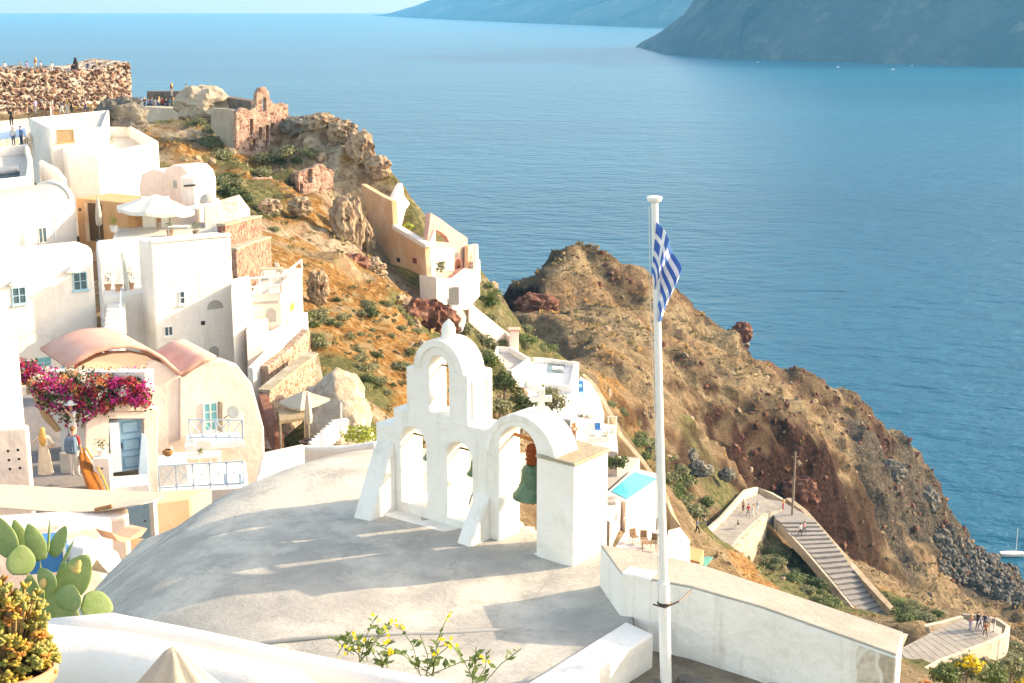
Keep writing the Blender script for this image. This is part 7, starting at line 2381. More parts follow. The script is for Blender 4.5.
# near bend with its round wall
zb_ = lvl(950, 645, 131)
mb = MB(); mb.prism(xy([(896, 668), (898, 650), (925, 636), (960, 622), (985, 620), (1002, 628), (1000, 640), (975, 650), (945, 660), (915, 680)], zb_), zb_ - 3, zb_); structure(mb.build('path', mat('worn_pale_paving', (0.46, 0.42, 0.37), 0.95, (0.36, 0.325, 0.28), 0.7, 0.03, 4, 0.1, col3=(0.27, 0.24, 0.20), scale3=1.2, w3=0.36)))
stepped_path('path', [atz(964, 619, zb_ + .05), atz(930, 633, zb_ + .05), atz(899, 651, zb_ + .05)], [atz(999, 634, zb_ + .05), atz(962, 652, zb_ + .05), atz(922, 676, zb_ + .05)], 26, STEP1)
wallrun('bend_wall', 'tall pale wall face on the uphill side of the near path bend', [pt(897, 640, 137), pt(915, 627, 141), pt(940, 622, 143), pt(962, 616, 145)], 1.8, 0.5, WALLP, down=0.5)
wallrun('bend_wall', 'low grey wall round the outer curve of the near path bend', [pt(963, 614, 146), pt(980, 615, 145), pt(998, 619, 142), pt(1008, 626, 138), pt(1006, 633, 134), pt(990, 641, 131), pt(966, 650, 128), pt(940, 660, 125), pt(918, 672, 122)], 1.0, 0.45, WALLP, down=1.5)

# telegraph pole
tb = pt(792, 518, 176); tt = pt(795.5, 452, 176)
t = thing('telegraph_pole', 'weathered wooden telegraph pole beside the stepped path', 'pole', tb)
mb = MB(); mb.tube([tb - Vector((0, 0, 0.5)), tb.lerp(tt, .5), tt], [0.17, 0.15, 0.12], 10); part_of(mb.build('shaft', PALEWOOD), t)
mb = MB(); mb.tube([tb.lerp(tt, .93) + Vector((-.45, 0, 0)), tb.lerp(tt, .93) + Vector((.45, 0, 0))], 0.05, 6); part_of(mb.build('crossarm', PALEWOOD), t)
mb = MB(); mb.tube([tt - Vector((0, 0, .6)), pt(782, 508, 176)], 0.02, 4); part_of(mb.build('stay_wire', IRON), t)
# post and boat mast by the shore
sb = pt(1016, 580, 270)
t = thing('sailing_boat', 'small white sailing boat moored by the dark shore rocks', 'boat', Vector((sb.x, sb.y, SEA)))
p0 = atz(1014, 556, SEA)
t.location = p0
mb = MB(p0); hull = []
for i in range(9):
    a = i / 8; w_ = 0.95 * math.sin(math.pi * min(1, 0.12 + a * 0.88)) ** 0.7 if i < 8 else 0.05
    for k in range(7):
        q_ = math.pi * k / 6
        hull.append(p0 + Vector((-2.9 + 5.8 * a, w_ * math.cos(q_), 0.75 - 1.0 * math.sin(q_))))
mb.add(hull, [(i * 7 + k, i * 7 + k + 1, (i + 1) * 7 + k + 1, (i + 1) * 7 + k) for i in range(8) for k in range(6)] + [(i * 7, (i + 1) * 7, (i + 1) * 7 + 6, i * 7 + 6) for i in range(8)])
part_of(mb.build('hull', WHITE), t)
mb = MB(); mb.tube([p0 + Vector((0.3, 0, 0.7)), p0 + Vector((0.3, 0, 6.0))], 0.06, 6); part_of(mb.build('mast', WHITE), t)
for (px, py, lb) in ((407 + 0, 0, None),):
    pass
for i, (px, py) in enumerate(((633, 31), (758, 61), (838, 66), (893, 68.5), (912, 64.5))):
    c = atz(px, py + 1.5, SEA); mb = MB(c)
    s = (2.6, 1.6, 2.0, 2.3, 1.5)[i]
    mb.add([c + Vector((-1.6 * s, 0, 0)), c + Vector((1.3 * s, -0.4 * s, 0)), c + Vector((1.3 * s, 0.4 * s, 0)), c + Vector((-1.9 * s, 0, 0.5 * s)), c + Vector((1.4 * s, -0.5 * s, 0.45 * s)), c + Vector((1.4 * s, 0.5 * s, 0.45 * s))], [(0, 2, 1), (3, 4, 5), (0, 1, 4, 3), (1, 2, 5, 4), (2, 0, 3, 5)])
    mb.box(c + Vector((0.1 * s, 0, 0.7 * s)), (1.3 * s, 0.5 * s, 0.5 * s))
    tag(mb.build('distant_boat', WHITE), 'tiny white boat near the foot of the far cliffs', 'boat', 'boats under the far cliffs')

# blue tarpaulins at the edge of the picture
TARP = mat('blue_tarpaulin', (0.10, 0.28, 0.55), 0.6, (0.2, 0.4, 0.62), 3)
t = thing('market_awning', 'pale blue awning on posts behind the shuttered white house', 'awning', pt(12, 142, 122))
mb = MB(); q4 = [pt(-8, 127, 124), pt(24, 124, 125), pt(27, 136, 120), pt(-8, 140, 119)]; mb.add(q4 + [p - Vector((0, 0, .06)) for p in q4], [(0, 1, 2, 3), (7, 6, 5, 4), (0, 4, 5, 1), (1, 5, 6, 2), (2, 6, 7, 3), (3, 7, 4, 0)]); part_of(mb.build('cloth', mat('pale_blue_cloth', (0.48, 0.60, 0.75), 0.8, (0.56, 0.66, 0.78), 2)), t)
for p in q4:
    mb = MB(); mb.tube([p - Vector((0, 0, .07)), p - Vector((0, 0, 2.2))], 0.05, 5); part_of(mb.build('post', PALEWOOD), t)
house('ledge_block', 'low pale ledge with the blue awning at the edge of the picture', 'terrace', [(-30, 136), (30, 130), (28, 118), (-30, 124)], lvl(0, 132, 128), 3, PALESTONE, 0.05)

# ------------------------------------------------------------------ people
SKIN = mat('skin', (0.55, 0.33, 0.23), 0.6, (0.50, 0.29, 0.20), 8)
HAIRC = {'dark': mat('dark_hair', (0.03, 0.02, 0.015), 0.6, (0.05, 0.03, 0.02), 20), 'blonde': mat('blonde_hair', (0.55, 0.33, 0.12), 0.6, (0.45, 0.25, 0.08), 20), 'brown': mat('brown_hair', (0.15, 0.07, 0.035), 0.6, (0.2, 0.1, 0.05), 20)}
CLOTH = {'white': (0.74, 0.73, 0.70), 'black': (0.02, 0.02, 0.022), 'navy': (0.03, 0.05, 0.13), 'red': (0.50, 0.05, 0.05), 'pink': (0.65, 0.32, 0.35), 'blue': (0.10, 0.25, 0.50), 'pale blue': (0.40, 0.52, 0.66), 'grey': (0.25, 0.25, 0.26),
         'beige': (0.52, 0.43, 0.31), 'green': (0.10, 0.22, 0.10), 'orange': (0.62, 0.24, 0.05), 'rust': (0.36, 0.13, 0.06), 'lilac': (0.42, 0.36, 0.58), 'yellow': (0.65, 0.50, 0.10), 'denim': (0.10, 0.17, 0.25), 'brown': (0.18, 0.10, 0.06), 'cream': (0.68, 0.60, 0.48), 'teal': (0.06, 0.30, 0.32)}


def cloth(c):
    k = CLOTH[c]
    return mat('cloth_' + c.replace(' ', '_'), k, 0.9, tuple(v * 0.82 for v in k), 6, 0.006, 14)


def skin_mesh(name, J, E, sub=1):
    """J: joint -> (x, y, z, rx, ry); E: (joint, joint, material slot). One continuous surface."""
    names = list(J)
    me = bpy.data.meshes.new(name + '_cage')
    me.from_pydata([J[n][:3] for n in names], [(names.index(a), names.index(b)) for a, b, _ in E], [])
    ob = bpy.data.objects.new('tmp', me); COL.objects.link(ob)
    ob.modifiers.new('skin', 'SKIN')
    for i, n in enumerate(names):
        d = me.skin_vertices[0].data[i]
        d.radius = (J[n][3], J[n][4]); d.use_root = (n == 'pelvis')
    s = ob.modifiers.new('sub', 'SUBSURF'); s.levels = sub; s.render_levels = sub
    dg = bpy.context.evaluated_depsgraph_get(); dg.update()
    out = bpy.data.meshes.new_from_object(ob.evaluated_get(dg))
    bpy.data.objects.remove(ob); bpy.data.meshes.remove(me)
    out.name = name
    segs = [(Vector(J[a][:3]), Vector(J[b][:3]), m) for a, b, m in E]
    mi = []
    for p in out.polygons:
        c = p.center; best = (9e9, 0)
        for a, b, m in segs:
            ab = b - a; t = max(0, min(1, (c - a).dot(ab) / ab.length_squared)); d = (c - a - ab * t).length
            if d < best[0]:
                best = (d, m)
        mi.append(best[1])
    out.materials.clear()
    for k in range(4):
        out.materials.append(SKIN)
    out.polygons.foreach_set('material_index', mi)
    out.polygons.foreach_set('use_smooth', [True] * len(mi))
    return out


def body(pose, fingers=False, woman=False):
    w = 0.92 if woman else 1.0
    J = {'pelvis': (0, 0, .96, .145 * w, .105), 'waist': (0, .0, 1.12, .125 * w, .095), 'chest': (0, -.01, 1.31, .165 * w, .11), 'collar': (0, 0, 1.44, .09, .075), 'neck': (0, .015, 1.50, .05, .052), 'jaw': (0, .035, 1.555, .068, .08),
         'head': (0, .02, 1.635, .082, .098), 'crown': (0, .01, 1.70, .055, .065), 'nose': (0, .125, 1.60, .014, .014)}
    for s, n in ((-1, 'l'), (1, 'r')):
        J['shoulder_' + n] = (s * .175 * w, -.005, 1.415, .062, .062); J['elbow_' + n] = (s * .225, -.03, 1.15, .044, .044); J['wrist_' + n] = (s * .235, .04, .92, .029, .033); J['palm_' + n] = (s * .24, .055, .85, .022, .038)
        J['hip_' + n] = (s * .085, 0, .90, .095, .10); J['knee_' + n] = (s * .095, .02, .50, .062, .064); J['ankle_' + n] = (s * .10, -.02, .09, .042, .046); J['toe_' + n] = (s * .11, .13, .045, .043, .035)
    if pose == 'walk':
        J['knee_l'] = (-.09, .17, .52, .062, .064); J['ankle_l'] = (-.09, .20, .10, .042, .046); J['toe_l'] = (-.09, .36, .06, .043, .035)
        J['knee_r'] = (.09, -.06, .50, .062, .064); J['ankle_r'] = (.09, -.30, .16, .042, .046); J['toe_r'] = (.09, -.18, .05, .043, .035)
        J['wrist_l'] = (-.25, -.16, .95, .03, .03); J['palm_l'] = (-.25, -.18, .88, .022, .038); J['wrist_r'] = (.25, .22, 1.0, .03, .03); J['palm_r'] = (.25, .28, .95, .022, .038)
    if pose == 'raise':
        J['elbow_r'] = (.26, .22, 1.36, .044, .044); J['wrist_r'] = (.12, .30, 1.56, .029, .033); J['palm_r'] = (.08, .31, 1.62, .022, .036)
        J['elbow_l'] = (-.26, .20, 1.30, .044, .044); J['wrist_l'] = (-.10, .32, 1.52, .029, .033); J['palm_l'] = (-.06, .33, 1.58, .022, .036)
    if pose == 'akimbo':
        J['elbow_r'] = (.36, -.08, 1.18, .042, .042); J['wrist_r'] = (.20, .02, 1.02, .028, .03); J['palm_r'] = (.15, .06, 1.0, .022, .034)
        J['elbow_l'] = (-.33, .05, 1.20, .042, .042); J['wrist_l'] = (-.22, .26, 1.28, .028, .03); J['palm_l'] = (-.18, .31, 1.31, .022, .034)
    if pose == 'sit':
        for k in list(J):
            x, y, z_, a, b = J[k]; J[k] = (x, y, z_ - .52, a, b)
        for s, n in ((-1, 'l'), (1, 'r')):
            J['hip_' + n] = (s * .09, .02, .40, .095, .10); J['knee_' + n] = (s * .12, .44, .45, .065, .065); J['ankle_' + n] = (s * .12, .44, .06, .042, .046); J['toe_' + n] = (s * .13, .58, .02, .043, .035)
            J['wrist_' + n] = (s * .16, .30, .54, .03, .03); J['palm_' + n] = (s * .13, .38, .53, .022, .036)
    E = [('pelvis', 'waist', 1), ('waist', 'chest', 1), ('chest', 'collar', 1), ('collar', 'neck', 0), ('neck', 'jaw', 0), ('jaw', 'head', 0), ('head', 'crown', 0), ('head', 'nose', 0)]
    for n in 'lr':
        E += [('chest', 'shoulder_' + n, 1), ('shoulder_' + n, 'elbow_' + n, 1), ('elbow_' + n, 'wrist_' + n, 0), ('wrist_' + n, 'palm_' + n, 0), ('pelvis', 'hip_' + n, 2), ('hip_' + n, 'knee_' + n, 2), ('knee_' + n, 'ankle_' + n, 2), ('ankle_' + n, 'toe_' + n, 3)]
        if fingers:
            p, q_ = Vector(J['palm_' + n][:3]), Vector(J['wrist_' + n][:3])
            d = (p - q_).normalized(); a = Vector((0, 1, 0)) - d * d.y; a.normalize(); inn = d.cross(a) * (1 if n == 'l' else -1)
            for k, (off, L_) in enumerate(((-.028, .055), (-.010, .07), (.009, .075), (.028, .065))):
                b0 = p + a * off + d * .03; b1 = b0 + d * L_ * .55 + inn * .008; b2 = b0 + d * L_ + inn * .028
                J[f'f{k}a_{n}'] = (*b0, .0095, .0095); J[f'f{k}b_{n}'] = (*b1, .0085, .0085); J[f'f{k}c_{n}'] = (*b2, .007, .007)
                E += [('palm_' + n, f'f{k}a_{n}', 0), (f'f{k}a_{n}', f'f{k}b_{n}', 0), (f'f{k}b_{n}', f'f{k}c_{n}', 0)]
            b0 = p + a * .04 - d * .01; b1 = b0 + a * .02 + d * .03
            J[f'ta_{n}'] = (*b0, .011, .011); J[f'tb_{n}'] = (*b1, .009, .009)
            E += [('palm_' + n, f'ta_{n}', 0), (f'ta_{n}', f'tb_{n}', 0)]
    return skin_mesh('body_' + pose, J, E), J


BODIES = {p: body(p) for p in ('stand', 'walk', 'raise', 'akimbo', 'sit')}


def hair_mesh(J, long=False):
    mb = MB()
    h = Vector(J['head'][:3])
    n, k = 16, 9
    vs, fs = [], []
    for i in range(k + 1):
        ph = math.pi * 0.62 * i / k
        for j in range(n):
            a = 2 * math.pi * j / n
            back = 0.5 - 0.5 * math.sin(a)       # 1 at the back of the head
            ph2 = ph * (0.62 + 0.50 * back)
            vs.append(h + Vector((0.093 * math.sin(ph2) * math.cos(a), -0.012 + 0.110 * math.sin(ph2) * math.sin(a), 0.02 + 0.098 * math.cos(ph2))))
    for i in range(k):
        for j in range(n):
            fs.append((i * n + j, i * n + (j + 1) % n, (i + 1) * n + (j + 1) % n, (i + 1) * n + j))
    mb.add(vs, fs)
    if long:
        P = [h + Vector((0, -.06, .06)), h + Vector((0, -.10, -.05)), h + Vector((0, -.12, -.20)), h + Vector((0.0, -.13, -.36)), h + Vector((0.01, -.12, -.50))]
        vs, fs = [], []
        for i, p in enumerate(P):
            w_ = (0.07, 0.10, 0.115, 0.10, 0.05)[i]
            for j in range(12):
                a = 2 * math.pi * j / 12
                vs.append(p + Vector((w_ * math.cos(a) * (1 + .06 * math.sin(5 * a)), 0.045 * math.sin(a), 0)))
        mb.add(vs, [(i * 12 + j, i * 12 + (j + 1) % 12, (i + 1) * 12 + (j + 1) % 12, (i + 1) * 12 + j) for i in range(4) for j in range(12)] + [tuple(range(48, 60))])
    return mb


HAIRM = {}


def person(label, feet, facing, top, bottom, pose='stand', hair='dark', shoes='brown', height=1.0, group=None, long=False, detail=False, sleeves=False):
    t = thing('person', label, 'person', feet, group)
    t.rotation_euler = (0, 0, facing); t.scale = (height,) * 3
    me, J = body(pose, True, long) if detail else BODIES[pose]
    o = bpy.data.objects.new('body', me); COL.objects.link(o); o.parent = t
    for k, m_ in enumerate((SKIN, cloth(top), cloth(bottom), cloth(shoes))):
        o.material_slots[k].link = 'OBJECT'; o.material_slots[k].material = m_
    key = (pose, long)
    if key not in HAIRM:
        tmp = hair_mesh(J, long).build('hair', HAIRC['dark'], smooth=True)
        HAIRM[key] = tmp.data; bpy.data.objects.remove(tmp)
    h = bpy.data.objects.new('hair', HAIRM[key]); COL.objects.link(h); h.parent = t
    h.material_slots[0].link = 'OBJECT'; h.material_slots[0].material = HAIRC[hair]
    return t, J


def child_mesh(mb, name, m, t, **kw):
    o = mb.build(name, m, **kw)
    o.parent = t
    return o


# the two tourists in the lane, seen from behind
fz_ = -16.0 + 0.03
wp = pt(46, 478, 45.8); wp.z = fz_ + 0.25
t, J = person('blonde long-haired woman in a cream dress standing in the lane, hand on hip', wp, R(10), 'cream', 'cream', 'akimbo', 'blonde', 'beige', 1.0, None, True, True)
mb = MB(); n = 28; vs = []
prof = [(1.40, .115, .085), (1.30, .150, .105), (1.12, .120, .095), (0.98, .160, .120), (0.75, .19, .15), (0.45, .225, .185), (0.14, .255, .21)]
for zz, a, b in prof:
    for k in range(n):
        q_ = 2 * math.pi * k / n; f_ = 1 + (0.07 * math.sin(q_ * 7) if zz < 0.9 else 0)
        vs.append(Vector((a * f_ * math.cos(q_), b * f_ * math.sin(q_), zz)))
mb.add(vs, [(i * n + k, i * n + (k + 1) % n, (i + 1) * n + (k + 1) % n, (i + 1) * n + k) for i in range(len(prof) - 1) for k in range(n)])
child_mesh(mb, 'dress', cloth('cream'), t, smooth=True)
mp = pt(76, 478, 45.9); mp.z = fz_ + 0.22
t, J = person('man in white trousers carrying a large denim blue backpack beside the orange boat', mp, R(-8), 'red', 'white', 'stand', 'brown', 'grey', 1.03, None, False, True)
mb = MB(); vs = []
for (zz, w_, y0, y1) in ((0.86, .15, -.12, -.24), (0.93, .19, -.10, -.31), (1.15, .20, -.10, -.33), (1.36, .19, -.09, -.29), (1.44, .14, -.09, -.20)):
    vs += [Vector((-w_, y0, zz)), Vector((w_, y0, zz)), Vector((w_ * .92, y1, zz)), Vector((-w_ * .92, y1, zz))]
fs = [(0, 1, 2, 3), (16, 17, 18, 19)] + [(i * 4 + k, i * 4 + (k + 1) % 4, (i + 1) * 4 + (k + 1) % 4, (i + 1) * 4 + k) for i in range(4) for k in range(4)]
mb.add(vs, fs); bp_ = child_mesh(mb, 'backpack', cloth('denim'), t, bevel=0.04, seg=3)
mb = MB(); mb.box((0, -.345, 1.05), (.26, .05, .2)); o_ = mb.build('pocket', cloth('denim'), bevel=0.02); o_.parent = bp_
for s in (-1, 1):
    mb = MB(); mb.tube([(s * .12, -.10, 1.40), (s * .13, 0.0, 1.49), (s * .13, .12, 1.38), (s * .14, .13, 1.2), (s * .15, -.02, 1.0), (s * .14, -.10, .95)], 0.022, 6); o_ = mb.build('strap', cloth('denim')); o_.parent = bp_
wp2 = pt(71, 403, 47.3); wp2.z -= 1.42
mb = MB(wp2); mb.box(wp2 - Vector((0, -0.1, 0.905)), (0.9, 0.8, 1.2))
tag(mb.build('stone_step', WPAVE, bevel=0.03), 'pale stone step under the person in the white jumper', 'step')
t, J = person('person in a white jumper and a wide white hat behind the backpack, camera strap across', wp2 - Vector((0, 0, 0.30)), R(150), 'white', 'white', 'raise', 'dark', 'white', 1.0, None, False, True)
mb = MB(); h = Vector(J['head'][:3])
mb.lathe(h + Vector((0, 0, 0.0)), [(0.24, 0.055), (0.235, 0.075), (0.11, 0.08), (0.10, 0.15), (0.06, 0.18), (0.01, 0.185)], 20); child_mesh(mb, 'sun_hat', cloth('white'), t, smooth=True)
mb = MB(); mb.tube([(-.10, .0, 1.47), (-.02, .125, 1.36), (.10, .125, 1.18), (.14, .08, 1.08)], 0.016, 6); child_mesh(mb, 'camera_strap', cloth('black'), t)
mb = MB(); mb.box((0.0, .36, 1.60), (.13, .08, .09)); child_mesh(mb, 'camera', cloth('black'), t)

# tourists on the castle, in front of it, on the terrace and on the paths: picture place, distance, dress
crowd = [
    (5, 71,181.5, 'white', 'navy', 'sit', 0.3, 'on the castle top at the picture edge'), (21, 71,182.5, 'beige', 'black', 'sit', 2.5, 'on the castle top beside someone in dark shorts'), (27, 71,182.5, 'lilac', 'grey', 'sit', 0.2, 'on the castle top'),
    (36, 71,183.5, 'brown', 'beige', 'stand', 1.2, 'on the castle top'), (41, 71,183.5, 'cream', 'brown', 'sit', 2.0, 'on the castle top'), (52, 71,183.5, 'white', 'white', 'sit', 0.4, 'on the castle top, apart from the others'),
    (88, 70.5, 187.5, 'navy', 'denim', 'sit', 0.5, 'on the castle top next to the dark hooded one'), (96, 69.5, 188, 'grey', 'black', 'sit', 1.5, 'on the castle top near the highest stones'),
    (36, 114.5, 166, 'lilac', 'grey', 'stand', 1.0, 'before the castle wall'), (53, 115, 165, 'white', 'pink', 'stand', 2.0, 'before the castle wall'), (62, 114.5, 166, 'navy', 'white', 'walk', 1.4, 'before the castle wall'), (68, 114.5, 166, 'beige', 'white', 'stand', 0.4, 'before the castle wall'),
    (72, 114, 166, 'brown', 'black', 'stand', 2.6, 'before the castle wall'), (86, 113, 167, 'pink', 'navy', 'walk', 1.8, 'before the castle wall'), (12, 128, 128, 'black', 'black', 'stand', 0.6, 'above the pale blue awning'), (14, 147, 116, 'white', 'denim', 'stand', 3.0, 'under the pale blue awning'), (22, 147, 116, 'blue', 'navy', 'stand', 2.5, 'under the pale blue awning'),
]
for px in range(138, 184, 3):
    pass
terr = ['orange', 'pink', 'black', 'lilac', 'blue', 'white', 'cream', 'red', 'navy', 'teal', 'grey', 'rust', 'yellow', 'pale blue']
for i, c in enumerate(terr):
    px = 138 + i * 3.6
    crowd.append((px, 111.5 + (i % 3) * 0.3, 173.2 + (i % 2) * 0.9, c, ('navy', 'white', 'denim', 'black')[i % 4], ('stand', 'walk', 'akimbo', 'raise')[i % 4], i * 1.3, 'in the crowd on the beige terrace'))
crowd += [(172, 97, 173, 'black', 'grey', 'stand', 1.0, 'standing high above the crowd terrace'), (187, 99, 168, 'rust', 'black', 'stand', 2.0, 'beside the pale rock dome'),
          (743, 512, 176, 'beige', 'brown', 'stand', 2.2, 'on the stepped plaza'), (748, 517, 174, 'red', 'grey', 'walk', 0.4, 'on the stepped plaza'), (753, 516, 174.5, 'white', 'white', 'stand', 1.2, 'on the stepped plaza'), (757, 513, 176, 'pale blue', 'white', 'walk', 3.0, 'on the stepped plaza'),
          (738, 529, 169, 'grey', 'white', 'sit', 2.0, 'in the shade of the plaza edge'), (704, 527, 160, 'black', 'grey', 'walk', 4.0, 'near the upper plaza wall'), (697, 535, 157, 'denim', 'black', 'walk', 4.2, 'lower down beside the plaza wall'),
          (783, 510, 184, 'orange', 'red', 'stand', 1.0, 'at the bend by the telegraph pole'), (800, 536, 171, 'white', 'black', 'walk', 0.5, 'descending the long stepped path'), (804, 534, 172, 'pink', 'navy', 'walk', 0.5, 'descending the long stepped path'),
          (970, 630, 140, 'pink', 'lilac', 'stand', 0.4, 'on the near path bend, apart from the group'), (977, 628, 143, 'black', 'navy', 'walk', 2.0, 'in the group on the near path bend'), (980, 630, 141, 'lilac', 'denim', 'walk', 1.0, 'in the group on the near path bend'), (985, 637, 137, 'rust', 'brown', 'walk', 0.2, 'in the group on the near path bend'),
          (988, 630, 141, 'white', 'beige', 'stand', 2.8, 'in the group on the near path bend'), (984, 629, 142, 'navy', 'grey', 'stand', 2.2, 'in the group on the near path bend'), (994, 632, 137, 'grey', 'white', 'stand', 1.0, 'beside the group on the near path bend')]
used = set()
# feet of the walkers on the paths: where the line of sight meets the paving
dg0 = bpy.context.evaluated_depsgraph_get(); dg0.update()
FEET = {}
for c_ in crowd:
    if c_[0] > 690:
        ok, loc, _, _, ob_, _ = scene.ray_cast(dg0, Vector((0, 0, 0)), ray(c_[0], c_[1]).normalized())
        if ok and 110 < loc.y < 215:
            FEET[c_[0], c_[1]] = loc.copy()
for i, (px, py, Y, tp_, bt_, ps_, fc, where) in enumerate(crowd):
    verb = {'sit': 'sitting', 'walk': 'walking', 'raise': 'photographing', 'stand': 'standing', 'akimbo': 'standing hands on hips'}[ps_]
    if where.startswith('standing'):
        verb = ''
    lb = ' '.join(f'tourist wearing {tp_} and {bt_} {verb} {where}'.split())
    assert lb not in used, lb
    used.add(lb)
    p = FEET.get((px, py), pt(px, py, Y))
    person(lb, p, fc, tp_, bt_, ps_, ('dark', 'brown', 'dark', 'blonde')[i % 4], ('white', 'black', 'brown')[i % 3], 0.96 + 0.02 * (i % 5), 'tourists in the distance', long=(i % 4 == 3))
# dark hooded sitter on the castle
p = pt(76, 70, 186)
t, J = person('tourist in black hooded cloak sitting on the castle top', p, 2.4, 'black', 'black', 'sit', 'dark', 'black', 1.25, 'tourists in the distance')
mb = MB(); n = 18; vs = []
prof = [(0.0, .42, .42), (0.3, .38, .36), (0.6, .30, .26), (0.85, .24, .2), (1.0, .15, .15), (1.15, .13, .14), (1.26, .07, .08), (1.29, .01, .01)]
for zz, a, b in prof:
    for k in range(n):
        q_ = 2 * math.pi * k / n; vs.append(Vector((a * math.cos(q_), .12 * (zz < .5) + b * math.sin(q_), zz)))
mb.add(vs, [(i * n + k, i * n + (k + 1) % n, (i + 1) * n + (k + 1) % n, (i + 1) * n + k) for i in range(len(prof) - 1) for k in range(n)])
child_mesh(mb, 'cloak', cloth('black'), t, smooth=True)

# ------------------------------------------------------------------ shrubs
SHR = {}
for nm, m_ in (('sage', SAGE), ('green', LEAF), ('dark', DARKLEAF)):
    for v in range(3):
        mb = MB()
        for b in range(5):
            a = b * 1.257 + v
            leafball(mb, (0.45 * math.cos(a) * (b > 0), 0.45 * math.sin(a) * (b > 0), 0.42 + (0.16 if b == 0 else 0)), (0.62, 0.62, 0.5), 130, 0.17, 40 + v * 10 + b, 0.5)
        o = mb.build('shrub', m_)
        SHR[nm, v] = o.data
        bpy.data.objects.remove(o)
STEMM = MB()
for k in range(6):
    a = k * 1.05
    STEMM.tube([(0, 0, -.35), (.15 * math.cos(a), .15 * math.sin(a), .15), (.4 * math.cos(a), .4 * math.sin(a), .5)], [0.05, 0.035, 0.02], 5)
_o = STEMM.build('stem', PALEWOOD); STEM_ME = _o.data; bpy.data.objects.remove(_o)


def shrub(px, py, Y0, Y1, size, kind, label, group, i, at=None):
    p = at or hit(px, py, Y0, Y1)
    if p is None:
        return
    t = thing('shrub', label, 'shrub', p - Vector((0, 0, 0.1 * size)), group)
    r_ = random.Random(i * 13 + 5)
    t.rotation_euler = (0, 0, r_.uniform(0, 6.28)); t.scale = (size * r_.uniform(.85, 1.2), size * r_.uniform(.85, 1.2), size * r_.uniform(.7, 1.0))
    o = bpy.data.objects.new('foliage', SHR[kind, i % 3]); COL.objects.link(o); o.parent = t
    o = bpy.data.objects.new('stem', STEM_ME); COL.objects.link(o); o.parent = t


def patch(poly, n, Y0, Y1, smin, smax, kinds, label, group, seed):
    r_ = random.Random(seed)
    xs_, ys_ = [p[0] for p in poly], [p[1] for p in poly]

    def inside(x, y):
        c = False
        for (x1, y1), (x2, y2) in zip(poly, poly[1:] + poly[:1]):
            if (y1 > y) != (y2 > y) and x < (x2 - x1) * (y - y1) / (y2 - y1) + x1:
                c = not c
        return c
    k = 0
    while k < n:
        x, y = r_.uniform(min(xs_), max(xs_)), r_.uniform(min(ys_), max(ys_))
        if inside(x, y):
            kd = r_.choice(kinds)
            shrub(x, y, Y0, Y1, r_.uniform(smin, smax), kd, label.replace('#', {'sage': 'grey-green', 'green': 'bright green', 'dark': 'dark green'}[kd]), group + ' ' + kd, seed * 100 + k)
            k += 1


patch([(196, 108), (214, 112), (232, 146), (222, 162), (208, 150), (200, 130)], 13, 120, 175, 0.9, 1.5, ['sage'], '# shrub on the bank beside the roofless ruin', 'shrubs beside the ruin', 1)
patch([(200, 178), (235, 180), (250, 202), (228, 208), (205, 200)], 11, 95, 150, 0.9, 1.5, ['sage', 'dark'], '# shrub above the upper red stone wall', 'shrubs above the red walls', 2)
patch([(246, 158), (288, 148), (318, 156), (300, 172), (262, 178)], 12, 120, 150, 0.8, 1.3, ['sage', 'sage', 'dark'], '# shrub below the walls of the roofless ruin', 'shrubs below the ruin', 3)
patch([(255, 210), (275, 214), (285, 232), (270, 240), (258, 225)], 5, 95, 135, 0.6, 1.0, ['sage'], '# shrub on the cliff beside the lower red stone wall', 'shrubs by the lower red wall', 4)
patch([(306, 320), (318, 312), (326, 340), (322, 360), (312, 350)], 10, 78, 110, 0.5, 0.9, ['sage', 'green'], '# shrub along the edge of the brown stone terrace', 'shrubs by the brown terrace', 5)
patch([(400, 275), (432, 282), (440, 290), (410, 292)], 6, 110, 135, 0.8, 1.2, ['sage', 'dark'], '# shrub under the peach house wall', 'shrubs under the peach house', 6)
patch([(320, 300), (400, 300), (425, 340), (405, 395), (360, 395), (330, 350)], 46, 75, 125, 0.18, 0.85, ['sage', 'sage', 'dark'], 'small # shrub in the orange dry grass', 'shrubs in the orange grass', 7)
patch([(462, 330), (492, 320), (505, 345), (490, 372), (468, 360)], 16, 100, 160, 0.9, 1.5, ['sage', 'sage', 'green'], '# shrub on the bank between the bell tower and the villa', 'shrubs by the villa bank', 8)
patch([(520, 326), (545, 332), (550, 352), (530, 354), (520, 345)], 10, 130, 175, 0.8, 1.3, ['green', 'sage'], '# shrub behind the villa chimney', 'shrubs behind the villa', 9)
patch([(486, 288), (500, 290), (512, 305), (498, 312), (486, 303)], 7, 130, 175, 0.8, 1.3, ['sage', 'green'], '# shrub beside the lane below the peach house', 'shrubs by the lane', 10)
patch([(630, 436), (650, 440), (700, 490), (712, 512), (690, 520), (662, 488)], 44, 118, 180, 0.8, 1.5, ['sage', 'green', 'sage'], '# shrub on the bank behind the tan path wall', 'shrubs behind the path wall', 11)
patch([(606, 405), (625, 425), (640, 445), (650, 440), (630, 410), (612, 396)], 8, 132, 180, 0.6, 1.1, ['sage', 'green'], '# shrub uphill of the tan path wall by the pools', 'shrubs by the pools', 12)
patch([(752, 548), (770, 524), (790, 542), (840, 598), (850, 618), (810, 600), (770, 575)], 62, 120, 176, 0.8, 1.6, ['sage', 'sage', 'green', 'dark'], '# shrub on the bank between the plaza and the long steps', 'shrubs by the long steps', 13)
patch([(868, 588), (890, 600), (945, 618), (935, 622), (900, 622), (880, 606)], 24, 130, 190, 0.7, 1.2, ['sage', 'green'], '# shrub behind the near bend wall', 'shrubs behind the bend wall', 14)
